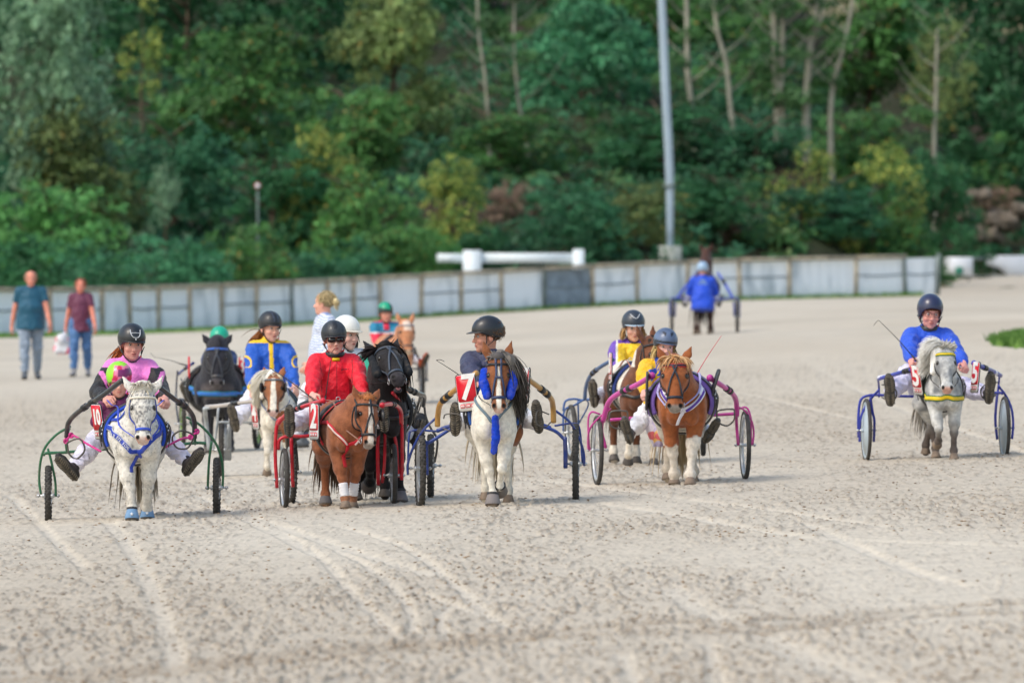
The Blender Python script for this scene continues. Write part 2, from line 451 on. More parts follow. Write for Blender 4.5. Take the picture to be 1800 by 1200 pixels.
PLANTS = [
 # far upper wall of trees
 ('tree', -40, 60, 42, 420, 620, 'dark', 'tree', 'broad dark tree at the left edge, behind the silvery willow', 0, True),
 ('tree', 330, 70, 43, 420, 420, 'dark', 'tree', 'big dark green tree rising behind the left half of the fence', 1, True),
 ('tree', 560, 20, 42, 330, 330, 'dark', 'tree', 'dark tree at the top edge left of the brownish tree', 0, True),
 ('tree', 780, -20, 40, 340, 340, 'mid', 'tree', 'green tree crown above the slender pale trunk in the upper middle', 0, True),
 ('tree', 960, 40, 40, 330, 380, 'dark', 'tree', 'deep green tree in the upper middle left of the light mast', 1, True),
 ('tree', 1130, 50, 41, 330, 330, 'mid', 'tree', 'mid green tree directly behind the top of the light mast', 1, True),
 ('tree', 1330, -60, 40, 420, 240, 'grey', 'tree', 'grey green leafy canopy above the pale trunks right of the mast', 0, True),
 ('tree', 1530, 20, 40, 380, 380, 'mid', 'tree', 'mid green tree behind the forked pale trunks', 0, True),
 ('tree', 1690, 60, 41, 330, 420, 'dark', 'tree', 'tall dark tree near the upper right corner', 0, True),
 ('tree', 1850, 120, 42, 330, 520, 'dark', 'tree', 'dark tree cut by the right edge of the picture', 1, True),
 # middle
 ('tree', 430, 190, 46, 330, 330, 'mid', 'tree', 'round green tree in the left middle of the wood', 1, True),
 ('willow_tree', 90, 110, 50, 290, 440, 'grey', 'weeping', 'silvery green willow in the upper left corner', 0, True),
 ('tree', 250, 60, 48, 130, 230, 'yellow', 'open', 'tree with yellowing leaves beside the silvery willow', 0, True),
 ('tree', 690, 130, 45, 280, 330, 'olive', 'tree', 'olive brown tree in the upper middle left', 0, True),
 ('tree', 620, 230, 47, 260, 230, 'mid', 'tree', 'leafy green tree below the olive brown tree', 0, True),
 ('tree', 1010, 230, 44, 300, 300, 'teal', 'tree', 'blue green tree low on the slope left of the mast', 0, True),
 ('tree', 1330, 190, 43, 330, 260, 'mid', 'open', 'sparse leafy tree between the pale trunks', 1, True),
 ('tree', 1640, 190, 44, 200, 330, 'olive', 'open', 'thin tree with rusty leaves in the upper right', 0, True),
 ('tree', 1740, 220, 41.5, 220, 300, 'dark', 'tree', 'dark ivy hung tree above the rocky bank', 1, True),
 ('shrub', 1160, 250, 46, 260, 180, 'dark', 'bush', 'dark shrub on the slope just left behind the mast', 0, True),
 ('shrub', 1330, 280, 46, 280, 170, 'teal', 'bush', 'blue green shrub at the foot of the pale trunks', 0, True),
 ('shrub', 1500, 260, 45, 280, 180, 'mid', 'bush', 'green shrub at the foot of the forked pale trunk', 1, True),
 ('shrub', 880, 270, 46, 260, 170, 'mid', 'bush', 'green shrub at the foot of the slender trunk', 1, True),
 ('shrub', 1650, 300, 46, 220, 160, 'dark', 'bush', 'dark shrub on the slope left of the rocky bank', 0, True),
 # lower slope
 ('shrub', 130, 250, 50, 330, 190, 'olive', 'bush', 'olive shrub with yellow tips below the willow', 1, True),
 ('shrub', 300, 260, 49, 260, 200, 'teal', 'bush', 'blue green shrub right of the olive shrub', 1, True),
 ('shrub', 480, 330, 50, 330, 170, 'dark', 'bush', 'dark shrub around the small round sign', 1, True),
 ('shrub', 90, 370, 53, 400, 170, 'bright', 'bush', 'bright leafy shrub at the left edge above the fence', 0, True),
 ('shrub', 290, 335, 52, 150, 100, 'grey', 'open', 'pale grey twiggy shrub between the bright and dark shrubs', 0, True),
 ('shrub', 570, 240, 50, 150, 80, 'yellow', 'bush', 'yellow green shrub on the left slope', 1, True),
 ('shrub', 640, 330, 51, 240, 110, 'mid', 'bush', 'fresh green shrub left of the shaded hollow', 0, True),
 ('shrub', 800, 295, 50, 170, 70, 'yellow', 'bush', 'yellow green shrub above the shaded hollow', 0, True),
 ('shrub', 770, 365, 49, 250, 80, 'brown', 'tangle', 'bare brown brushwood in the shaded hollow', 0, False),
 ('shrub', 900, 345, 49, 160, 130, 'brown', 'tangle', 'grey brown dead brush right of the shaded hollow', 1, False),
 ('shrub', 1000, 345, 50, 220, 120, 'teal', 'bush', 'blue green shrub left of the round bush by the mast', 0, True),
 ('shrub', 1270, 345, 49, 240, 120, 'dark', 'bush', 'dark shrub right behind the mast foot', 1, True),
 ('shrub', 1410, 300, 49, 190, 110, 'yellow', 'open', 'shrub with pale yellow branches right of the mast', 1, True),
 ('shrub', 1530, 300, 49, 200, 70, 'yellow', 'open', 'cream yellow leaved shrub in the right middle', 0, True),
 ('shrub', 1600, 350, 49, 110, 100, 'yellow', 'open', 'small yellow leaved shrub beside the rocky bank', 2, True),
 ('shrub', 1440, 355, 49, 260, 130, 'teal', 'bush', 'broad blue green shrub below the yellow branches', 1, True),
 ('shrub', 1280, 400, 51, 150, 110, 'brown', 'tangle', 'brown dead brush behind the far driver', 0, False),
 ('shrub', 1570, 400, 51, 180, 130, 'mid', 'bush', 'green shrub above the right end of the fence', 0, True),
 ('shrub', 1730, 345, 42.5, 200, 90, 'brown', 'tangle', 'brown scrub hanging on the rocky bank', 1, False),
 ('shrub', 1760, 265, 42, 120, 110, 'mid', 'open', 'bright climbing leaves above the rocky bank', 0, True),
 # hedge row just behind the fence
 ('hedge_bush', 20, 440, 56, 260, 120, 'dark', 'bush', 'dark bramble behind the fence at the left edge', 0, False),
 ('hedge_bush', 160, 440, 55, 260, 120, 'teal', 'bush', 'blue green bramble behind the fence beside the walking couple', 1, False),
 ('hedge_bush', 300, 435, 54.5, 260, 110, 'teal', 'bush', 'bramble behind the fence above the black horned helmet driver', 0, False),
 ('hedge_bush', 440, 430, 54, 240, 110, 'mid', 'bush', 'bramble with autumn leaves behind the left part of the fence', 0, False),
 ('hedge_bush', 570, 430, 53.5, 230, 100, 'teal', 'bush', 'bramble partly covering the left stretch of white rail', 1, False),
 ('hedge_bush', 690, 425, 53, 200, 90, 'mid', 'bush', 'green bramble left of the white rail', 1, False),
 ('hedge_bush', 745, 408, 53, 150, 90, 'bright', 'bush', 'vivid green bramble beside the left white post', 1, False),
 ('hedge_bush', 840, 425, 52, 140, 70, 'dark', 'bush', 'dark bramble behind the left white post', 1, False),
 ('hedge_bush', 940, 420, 51, 170, 90, 'teal', 'open', 'loose green weeds behind the white rail', 1, False),
 ('round_bush', 1115, 395, 51.5, 230, 170, 'olive', 'bush', 'rounded yellow green bush beside the mast foot', 0, False),
 ('hedge_bush', 1330, 425, 51, 200, 80, 'mid', 'bush', 'green bramble behind the fence right of the far driver', 2, False),
 ('hedge_bush', 1450, 425, 51, 210, 90, 'teal', 'bush', 'blue green bramble behind the right part of the fence', 2, False),
 ('hedge_bush', 1565, 425, 51, 140, 70, 'dark', 'bush', 'dark bramble behind the last fence panels', 2, False),
 ('hedge_bush', 1628, 438, 49.0, 36, 20, 'bright', 'bush', 'low green weeds at the right end of the fence', 2, False),
]
for nm, px, py, s, w, h, kind, shape, label, var, tr in PLANTS:
    cat = 'tree' if 'tree' in nm else 'bush'
    label = label.replace('above the black horned helmet driver', 'between the walking couple and the blue jacket driver')
    plant(nm, px, py, s, w, h, kind, shape, label, cat, var, 'trees of the wooded slope' if cat == 'tree' else 'bushes on and below the slope', tr)
# slender pale trunks
for pts, r, label in [([(838, -40), (842, 60), (852, 130), (858, 210), (860, 262)], .07, 'slender pale trunk in the upper middle of the wood'),
               ([(905, -30), (904, 80), (912, 180), (926, 245)], .07, 'thin grey trunk right of the slender pale trunk'),
               ([(1206, -40), (1208, 60), (1209, 130), (1218, 200), (1224, 250)], .12, 'bare pale trunk next right of the light mast'),
               ([(1252, -40), (1260, 50), (1276, 110), (1284, 190), (1290, 230)], .10, 'leaning thin trunk second right of the light mast'),
               ([(1358, -40), (1361, 60), (1363, 130), (1367, 190), (1368, 205)], .16, 'stout pale trunk standing left of its twin'),
               ([(1374, -40), (1376, 60), (1373, 130), (1374, 195)], .12, 'pale trunk standing right of its stout twin'),
               ([(1440, -40), (1432, 40), (1425, 80), (1420, 140), (1417, 195)], .14, 'pale trunk forking near the top edge'),
               ([(1506, -40), (1492, 40), (1478, 100), (1464, 150), (1460, 220)], .10, 'strongly leaning slim pale trunk'),
               ([(1648, 40), (1646, 120), (1645, 180), (1642, 250)], .08, 'dim slim trunk in the upper right')]:
    s = 45.5
    P = [W(a, b, s) for a, b in pts]
    b = P[-1]; gz = float(hillz(b.x, b.y))
    o = empty('tree', (b.x, b.y, gz), label=label, cat='tree', group='bare pale trunks on the slope')
    L = [(p.x-b.x, 0, p.z-gz) for p in P]
    L.append((0.05, 0, -.3)) if L[-1][2] > .3 else None
    mb = MB().tube(L, [r*.7, r*.85, r, r*1.2], 8)
    rng = np.random.default_rng(int(pts[0][0]))
    for k in range(7):
        a = L[0]; t = k/8; q = np.array(L[0])*(1-t)+np.array(L[-2])*t; sg = rng.choice([-1, 1]); ln = .7+rng.random()
        mb.tube([q, q+np.array([sg*ln*.5, rng.normal()*.3, ln*.4]), q+np.array([sg*ln, rng.normal()*.4, ln*1.1])], [r*.35, r*.2, r*.08], 5)
    if 'forking' in label:
        mb.tube([L[2], (L[2][0]+.45, 0, L[2][2]+1.2), (L[2][0]+.7, 0, L[2][2]+3.4)], [r*.7, r*.6, r*.5], 7)
    mb.build('trunk', mbark, o)
    rng = np.random.default_rng(int(pts[0][0])+5)
    bl = [(L[0][0]*(1-t)+rng.normal()*.7, rng.normal()*.6, L[0][2]*(1-t)+rng.random()*.8, .5, .5, .35) for t in np.linspace(0, .75, 7)]
    V, Q, C = leaf_cloud(rng, bl, 1300, .16, jit(GREENS['grey'], .7), jit(GREENS['mid'], 1.15))
    raw_mesh('crown', V, Q, mleaf, o, C, False)

# low growth covering the slope
rng = np.random.default_rng(77)
n = 3400; ux = rng.uniform(-24, 22, n); uy = rng.uniform(279, 372, n)
k_ = (uy > F/np.interp(900+ux*51, [-25, 300, 600, 900, 1200, 1650], [59, 56.5, 54.2, 52.6, 51.2, 50])+4) & ~((ux > 10.5) & (uy < 341)); ux = ux[k_]; uy = uy[k_]
V, Q, C = leaf_cloud(rng, np.stack([ux, uy, hillz(ux, uy)+.25, .5+.5*rng.random(len(ux)), .6+0*ux, .4+.7*rng.random(len(ux))**2], 1), 76000, .26, jit(GREENS['dark'], .7), jit(GREENS['teal'], 1.1))
pc = V.reshape(-1, 4, 3).mean(1); nz = vn3(pc, 3.2, 12); nz2 = vn3(pc, 1.1, 13)
for lo_, key_ in ((.56, 'mid'), (.70, 'olive')): k2 = np.repeat(nz*.7+nz2*.3 > lo_, 4); C[k2] = C[k2]*.35+np.array(lin(GREENS[key_]))*.65
tag(raw_mesh('undergrowth', V, Q, mleaf, None, C, False), 'low dark green growth covering the wooded slope', 'undergrowth', kind='stuff')

# rocks of the bank at the right
rng = np.random.default_rng(3)
mrock = mat('rock', rgb=lin((112, 102, 90)), rough=.95, nscale=2.5, namt=.55, bump=.9, bscale=6)
for i, (px, py, w, label) in enumerate([(1722, 345, 44, 'pale rock sticking out high on the bank'), (1695, 380, 40, 'grey rock at the left of the bank'), (1760, 385, 60, 'large brown rock in the middle of the bank'),
                         (1796, 370, 50, 'ochre rock at the right edge of the picture'), (1735, 415, 60, 'low rock near the bottom of the bank')]):
    s = 43.4; p = W(px, py, s)
    gz = float(hillz(p.x, p.y))
    mb = MB().ball((0, 0, 0), (w/s/2, w/s/2.4, w/s/3.4), 30)
    V = mb.v[0]; V *= (1+.9*(vn3(V+i*9, .33, 3)-.5)+.5*(np.round(vn3(V+i*5, .22, 4)*3)/3-.5))[:, None]
    o = mb.build('rock', mrock); o.location = (p.x, p.y, max(p.z, gz)); tag(o, label, 'rock', 'rocks on the bank')

# ------------------------------------------------------------------ fence along the outer curve
posts = [-25, 37, 89, 135, 180, 228, 279, 334, 390, 451, 513, 576, 622, 669, 741, 811, 882, 957, 1042, 1120, 1209, 1300, 1388, 1505, 1590, 1649]
fs = lambda px: np.interp(px, [-25, 300, 600, 900, 1200, 1650], [59, 56.5, 54.2, 52.6, 51.2, 50])
fpt = []
for px in posts:
    s = float(fs(px)); X = (px-900)/s; Y = F/s; fpt.append(Vector((X, Y, float(zg(X, Y)))))
fence = empty('fence', fpt[0], label='long weathered track fence of whitish sheets between wooden posts', cat='fence')
f0 = fpt[0]
mpost = mat('old_wood', rgb=lin((176, 164, 142)), rough=.9, nscale=4, namt=.35, bump=.5, bscale=14)
mrail = mat('rail_wood', rgb=lin((170, 160, 142)), rough=.9, nscale=2.5, namt=.35)
mgrey = mat('dark_post', rgb=lin((110, 122, 120)), rough=.8, nscale=3, namt=.3)
m = bpy.data.materials.new('fence_sheet'); m.use_nodes = True; t = m.node_tree; b = t.nodes['Principled BSDF']
ge = t.nodes.new('ShaderNodeTexCoord'); n1_ = t.nodes.new('ShaderNodeTexNoise'); n1_.inputs['Scale'].default_value = .9; n1_.inputs['Detail'].default_value = 6
mp = t.nodes.new('ShaderNodeMapping'); mp.inputs['Scale'].default_value = (1.6, 1.6, .5)
t.links.new(ge.outputs['Object'], mp.inputs[0]); t.links.new(mp.outputs[0], n1_.inputs['Vector'])
cr = t.nodes.new('ShaderNodeValToRGB'); cr.color_ramp.elements[0].position = .30; cr.color_ramp.elements[0].color = (*lin((176, 188, 196)), 1)
cr.color_ramp.elements[1].position = .48; cr.color_ramp.elements[1].color = (*lin((238, 244, 249)), 1)
t.links.new(n1_.outputs[0], cr.inputs[0]); t.links.new(cr.outputs[0], b.inputs['Base Color']); b.inputs['Roughness'].default_value = .75
MATS['fence_sheet'] = m
msheet_d = mat('stained_sheet', rgb=lin((132, 146, 158)), rough=.8, nscale=1.6, namt=.35)
mseam = mat('seam', rgb=lin((128, 142, 152)), rough=.8)
for i, p in enumerate(fpt):
    q = p-f0; last = i == len(fpt)-1
    tilt = .03*math.sin(i*2.3)
    R = np.array(Matrix.Rotation(tilt, 3, 'Y'))
    MB().box((q.x, q.y-.05, q.z+.70), (.13 if not last else .16, .12, 1.5), R).build('post', mgrey if (last or i % 7 == 3) else mpost, fence)
    if not last:
        n = fpt[i+1]-f0; c = (q+n)/2; d = n-q; a = math.atan2(d.y, d.x); L = math.hypot(d.x, d.y)
        R = np.array(Matrix.Rotation(a, 3, 'Z')); 
        zz = (n.z-q.z)
        mb = MB()                                       # corrugated sheet
        k = 26; tt = np.linspace(0.02, .98, k); off = .018*np.sin(np.arange(k)*1.7)
        for zi in (.02, .62, 1.30):
            pass
        V = []
        for th in (0, .02):
            for z_ in (.02, .55, .60, 1.32):
                for j in range(k):
                    u = q+d*tt[j]
                    V.append((u.x-math.sin(a)*(off[j]+th+(.02 if z_ > .56 else 0)), u.y+math.cos(a)*(off[j]+th+(.02 if z_ > .56 else 0)), u.z+z_))
        V = np.array(V); f1 = grid_faces(k, 4); f2 = f1+4*k
        mb.add(V, np.vstack([f1, f2[:, ::-1]]))
        pn = mb.build('panel', msheet_d if i == 17 else m, fence, True)
        if i == 17: pn['label'] = 'darkly stained grey panel'
        if i % 3 != 1: MB().tube([q+Vector((0, .02, .78)), q+d*.5+Vector((0, .0, .76+.03*math.sin(i))), n+Vector((0, .02, .78))], .028, 6).build('middle_rail', mseam, fence)
        if i < len(fpt)-2:
            MB().box((c.x, c.y-.11, c.z+1.40), (L+.12, .10, .12), R@np.array(Matrix.Rotation(-math.atan2(zz, L), 3, 'Y'))).build('top_rail', mrail, fence)
# grass verge below the fence at the left, and the green patch of the infield
def grass(name, pts, n, hgt, label, c1=(64, 112, 40), c2=(128, 168, 74)):
    rng = np.random.default_rng(len(pts)*11+n); V = []; P = np.array(pts)
    tri = rng.random((n, 2)); i = (tri[:, 0]*(len(P)-1)).astype(int); f = tri[:, 0]*(len(P)-1)-i
    c = P[i]*(1-f)[:, None]+P[i+1]*f[:, None]; 
    x = c[:, 0]+rng.normal(size=n)*c[:, 2]*.15; y = c[:, 1]+(tri[:, 1]-.5)*c[:, 3]
    z = zg(x, y)-.01; hh = hgt*(.4+.9*rng.random(n)); a = rng.random(n)*3.14; w = .012+.012*rng.random(n); w *= 2.2
    ln = rng.normal(size=(n, 2))*hh[:, None]*.35
    V = np.stack([np.stack([x-np.cos(a)*w, y-np.sin(a)*w, z], 1), np.stack([x+np.cos(a)*w, y+np.sin(a)*w, z], 1), np.stack([x+ln[:, 0], y+ln[:, 1], z+hh], 1)], 1).reshape(-1, 3)
    t_ = rng.random((n, 1)); C = np.array(lin(c1))*(1-t_)+np.array(lin(c2))*t_
    o = raw_mesh(name, V, np.arange(3*n).reshape(-1, 3), mat('grass_blade', attr=True, rough=.7, trans=.25), None, np.repeat(C, 3, 0), False)
    return tag(o, label, 'grass', kind='stuff')
gp = []
for px in range(-30, 700, 30):
    s = float(fs(px)); X = (px-900)/s; Y = F/s; wd_ = 9 if px < 120 else (6 if px < 420 else 2.5)
    gp.append((X, Y-wd_*.5, 1.5, wd_))
grass('verge_grass', gp, 26000, .11, 'green strip of grass along the foot of the fence')
gp = [((px-900)/s_, F/s_, 1, 5) for px, s_ in [(1500, 50.7), (1650, 50.2)]]
grass('fence_weeds', [(((px-900)/float(fs(px))), F/float(fs(px))-.4, .2, .9) for px in range(680, 1640, 20)], 3500, .16, 'sparse weeds at the foot of the right fence')
X, Y, Z, s = ground_at(1810, 600)
grass('infield_grass', [(X-.45, Y-2, .5, 2), (X-.15, Y-1, .8, 8), (X+.5, Y, 1, 12), (X+1.5, Y, 1, 16)], 16000, .13, 'bright green grass patch at the right edge of the track', (72, 112, 46), (122, 160, 76))
# low bank edge and track beyond the fence end
mw = mat('white_board', rgb=lin((226, 230, 236)), rough=.5, nscale=2, namt=.06)
def board(px0, px1, py0, py1, s, name, label, cut=False):
    a = W(px0, py1, s); w_ = (px1-px0)/s; h_ = (py1-py0)/s
    g = float(zg(a.x+w_/2, a.y)); 
    o = empty(name, (a.x, a.y, g), label=label, cat='board', group='white boards beyond the fence end')
    z0 = a.z-g
    ol = [(0, 0), (w_, 0), (w_, h_), (0, h_)] if not cut else [(w_*.45, 0), (w_, -.05), (w_, h_), (0, h_), (0, h_*.62), (w_*.22, h_*.5), (w_*.36, h_*.25)]
    M = np.array([[1, 0, 0, 0], [0, 0, 1, 0], [0, 1, 0, z0], [0, 0, 0, 1.]])
    MB().prism(ol, M, .08).build('board', mw, o, False)
    for u in (.15, .85): MB().box((w_*u, .08, z0/2+h_*.3), (.07, .07, abs(z0)+h_*.6)).build('post', mgrey, o)
    return o
o = board(1660, 1710, 452, 485, 47, 'advertising_board', 'small white board with a green emblem beyond the fence end')
MB().lathe([(0, 0), (.17, 0), (.17, .01), (0, .012)], (.55, -.05, .42+float(0)), (0, -1, 0), 14).build('emblem', mat('emblem_green', rgb=lin((60, 130, 110))), o)
o.children[-1].location.z = -zg(0, 0)*0+.0
board(1734, 1830, 449, 492, 45, 'advertising_board', 'larger white board with a notched lower corner at the right edge', True)
MB().tube([W(1705, 455, 46.5), W(1740, 454, 46)], .06, 8).build('connecting_rail', mgrey)
tag(bpy.context.scene.objects['connecting_rail'], 'short grey rail joining the two white boards', 'rail')
# white barrier behind the fence
mwh = mat('white_paint', rgb=lin((222, 232, 238)), rough=.5, nscale=2, namt=.06)
s = 51.6; a = W(816, 475, s)
bar = empty('barrier', (a.x, a.y, float(zg(a.x, a.y))), label='white barrier rail on square posts standing behind the fence', cat='barrier')
def bx(px0, px1, py0, py1, dep, nm, dy=0):
    p0 = W(px0, py0, s)-bar.location; p1 = W(px1, py1, s)-bar.location
    MB().box(((p0.x+p1.x)/2, dy, (p0.z+p1.z)/2), (abs(p1.x-p0.x), dep, abs(p0.z-p1.z))).build(nm, mwh, bar, False)
bx(814, 846, 440, 545, .5, 'post'); bx(1007, 1027, 438, 545, .4, 'post'); bx(846, 1007, 445, 462, .12, 'rail')
bx(768, 814, 446, 461, .12, 'rail', .1)
# concrete block and floodlight mast
s = 50.0; a = W(1178, 458, s); g = float(zg(a.x, a.y))
mast = empty('light_mast', (a.x, a.y+.3, g), label='tall galvanised light mast rising out of the frame from a concrete block', cat='mast')
z0 = HZ-(432-HY)/s-g
MB().box((0, 0, z0/2), (.80, .8, z0)).build('concrete_foot', mat('concrete', rgb=lin((158, 164, 158)), rough=.9, nscale=3, namt=.15), mast, False)
zt = lambda py: HZ-(py-HY)/s-g
MB().tube([(0, 0, z0-.02), (-.02, 0, zt(300)), (-.17, 0, zt(150)), (-.36, 0, zt(-60)), (-.9, 0, zt(-500))], [.12, .155, .155, .14, .10], 14).build('mast_tube', mat('galvanised', rgb=lin((172, 190, 206)), rough=.45, metal=.35, nscale=1, namt=.1), mast)
MB().lathe([(.20, 0), (.22, .02), (.22, .10), (.2, .12)], (-.03, 0, zt(330))).build('clamp_band', mgrey, mast)
mb = MB(); mb.box((-.9, 0, zt(-500)), (1.6, .2, .15))
for i in range(4): mb.box((-1.5+.4*i, -.2, zt(-500)+.25), (.34, .25, .3))
mb.build('floodlights', mgrey, mast)
# small round sign in the bushes
s = 53.3; a = W(453, 328, s); g = float(hillz(a.x, a.y))
sg = empty('round_sign', (a.x, a.y, g), label='small round red and white sign on a thin grey post among the bushes', cat='sign')
MB().tube([(0, 0, -.2), (0, 0, a.z-g+.1)], .03, 8).build('post', mgrey, sg)
MB().lathe([(0, 0), (.12, 0), (.12, .02), (0, .022)], (0, -.04, a.z-g+.02), (0, -1, 0), 20).build('red_disc', mat('sign_red', rgb=lin((150, 74, 76)), rough=.5), sg)
MB().lathe([(0, 0), (.07, 0), (.07, .02), (0, .022)], (0, -.055, a.z-g+.02), (0, -1, 0), 20).build('white_disc', mwh, sg)
# ------------------------------------------------------------------ signed distance bodies
class Body:
    """smooth union of tapered limbs and ellipsoids, turned into one continuous skin"""
    def __init__(s): s.p = []
    def cone(s, a, b, ra, rb, k=.02, sub=False, sq=None):
        """round cone a->b; sq=(axis, factor) flattens it along a direction"""
        s.p.append(('c', np.array(a, float), np.array(b, float), ra, rb, k, sub, sq)); return s
    def ell(s, c, r, k=.02, R=None, sub=False):
        s.p.append(('e', np.array(c, float), np.ones(3)*r, None if R is None else np.array(R, float), 0, k, sub, None)); return s
    def chain(s, pts, rs, k=.015, sub=False):
        for i in range(len(pts)-1): s.cone(pts[i], pts[i+1], rs[i], rs[i+1], k, sub)
        return s
    def _d(s, p, P):
        if p[0] == 'c':
            a, b, ra, rb = p[1], p[2], p[3], p[4]
            ab = b-a; L2 = ab.dot(ab)+1e-12
            q = P-a; t = np.clip(q@ab/L2, 0, 1)
            e = q-t[..., None]*ab
            if p[7] is not None:
                ax, f = p[7]; ax = np.array(ax, float); ax /= np.linalg.norm(ax)
                e = e+(e@ax)[..., None]*ax*(1/f-1)
            return np.sqrt((e*e).sum(-1))-(ra+(rb-ra)*t)
        q = P-p[1]
        if p[3] is not None: q = q@p[3]
        r = p[2]; q1 = q/r
        k0 = np.sqrt((q1*q1).sum(-1)); k1 = np.sqrt(((q1/r)**2).sum(-1))
        return np.where(k0 < 1e-6, -r.min(), k0*(k0-1)/(k1+1e-9))
    def _mix(s, F, d, k, sub):
        if sub:
            h = np.clip(.5-.5*(F+d)/k, 0, 1); return F*(1-h)-d*h+k*h*(1-h)
        h = np.clip(.5+.5*(F-d)/k, 0, 1); return F*(1-h)+d*h-k*h*(1-h)
    def ev(s, P):
        P = np.atleast_2d(P); Fv = np.full(len(P), 9.)
        for p in s.p: Fv = s._mix(Fv, s._d(p, P), p[5], p[6])
        return Fv
    def _bb(s, p):
        if p[0] == 'c':
            r = max(p[3], p[4]); return np.minimum(p[1], p[2])-r, np.maximum(p[1], p[2])+r
        r = p[2].max() if p[3] is not None else p[2]; return p[1]-r, p[1]+r
    def mesh(s, h):
        bbs = [s._bb(p) for p in s.p if not p[6]]
        lo = np.min([b[0] for b in bbs], 0)-3*h; hi = np.max([b[1] for b in bbs], 0)+3*h
        n = np.ceil((hi-lo)/h).astype(int)+1
        Fg = np.full(n, 9., np.float32)
        for p in s.p:
            b0, b1 = s._bb(p); m = p[5]*1.1+3*h
            i0 = np.clip(np.floor((b0-m-lo)/h).astype(int), 0, n-1); i1 = np.clip(np.ceil((b1+m-lo)/h).astype(int)+1, 1, n)
            g = np.stack(np.meshgrid(*[lo[a]+h*np.arange(i0[a], i1[a]) for a in range(3)], indexing='ij'), -1)
            sl_ = tuple(slice(i0[a], i1[a]) for a in range(3))
            Fg[sl_] = s._mix(Fg[sl_], s._d(p, g), p[5], p[6])
        ins = Fg < 0
        c = sum(ins[i:n[0]-1+i, j:n[1]-1+j, k:n[2]-1+k].astype(np.int8) for i in (0, 1) for j in (0, 1) for k in (0, 1))
        act = (c > 0) & (c < 8)
        cells = np.argwhere(act); idx = -np.ones(act.shape, np.int32); idx[act] = np.arange(len(cells))
        pos = np.zeros((len(cells), 3)); cnt = np.zeros(len(cells))
        for ax in range(3):
            for u in (0, 1):
                for v in (0, 1):
                    o0 = np.zeros(3, int); o0[(ax+1) % 3] = u; o0[(ax+2) % 3] = v; o1 = o0.copy(); o1[ax] = 1
                    A = Fg[tuple((cells+o0).T)]; B = Fg[tuple((cells+o1).T)]
                    cr_ = (A < 0) != (B < 0); t = np.where(cr_, A/(A-B+1e-20), 0)
                    pos += np.where(cr_[:, None], o0+t[:, None]*(o1-o0), 0); cnt += cr_
        V = lo+h*(cells+pos/np.maximum(cnt, 1)[:, None])
        Q = []
        for ax in range(3):
            sl0 = [slice(None)]*3; sl1 = [slice(None)]*3; sl0[ax] = slice(0, -1); sl1[ax] = slice(1, None)
            A = ins[tuple(sl0)]; B = ins[tuple(sl1)]; e = np.argwhere(A != B)
            b1_, b2_ = (ax+1) % 3, (ax+2) % 3
            ok = (e[:, b1_] > 0) & (e[:, b2_] > 0) & (e[:, b1_] < n[b1_]-1) & (e[:, b2_] < n[b2_]-1); e = e[ok]
            def at_(d1, d2):
                f = e.copy(); f[:, b1_] -= d1; f[:, b2_] -= d2; return idx[tuple(f.T)]
            q = np.stack([at_(1, 1), at_(0, 1), at_(0, 0), at_(1, 0)], 1)
            w_ = A[tuple(e.T)]
            q[~w_] = q[~w_][:, ::-1]
            Q.append(q)
        return V, np.vstack(Q)
    def grad(s, P, e=.003):
        P = np.atleast_2d(P)
        return np.stack([s.ev(P+np.eye(3)[i]*e)-s.ev(P-np.eye(3)[i]*e) for i in range(3)], 1)/(2*e)
    def project(s, P, off=.004, it=5):
        P = np.array(P, float)
        for _ in range(it):
            g = s.grad(P); g /= np.linalg.norm(g, axis=1)[:, None]+1e-9
            P = P-g*(s.ev(P)-off)[:, None]*.9
        g = s.grad(P); g /= np.linalg.norm(g, axis=1)[:, None]+1e-9
        return P, g
def ribbon(mb, P, Nn, w, th, closed=False, col=None):
    """flat strap along P with surface normals Nn"""
    P = np.array(P); m = len(P)
    T = (np.roll(P, -1, 0)-np.roll(P, 1, 0)) if closed else np.gradient(P, axis=0)
    T /= np.linalg.norm(T, axis=1)[:, None]+1e-9
    S = np.cross(T, Nn); S /= np.linalg.norm(S, axis=1)[:, None]+1e-9
    w = np.full(m, w) if np.ndim(w) == 0 else np.interp(np.linspace(0, 1, m), np.linspace(0, 1, len(w)), w)
    w = w[:, None]/2
    R = np.stack([P-S*w, P-S*w*.8+Nn*th, P+S*w*.8+Nn*th, P+S*w, P-Nn*th*.3], 1).reshape(-1, 3)
    q = []
    for i in range(m if closed else m-1):
        j = (i+1) % m
        for k in range(5): q.append([i*5+k, i*5+(k+1) % 5, j*5+(k+1) % 5, j*5+k])
    t = []
    if not closed:
        t = [[0, 2, 1], [0, 3, 2], [0, 4, 3]]+[[(m-1)*5+a for a in f] for f in ([0, 1, 2], [0, 2, 3], [0, 3, 4])]
    return mb.add(R, q, t, col)
def strap(mb, body, pts, w, off=.004, th=.004, closed=False, k=6, it=5, col=None):
    P = catmull(np.array([list(p) for p in pts], float), k, closed)
    P, N_ = body.project(P, off, it)
    return ribbon(mb, P, N_, w, th, closed, col)
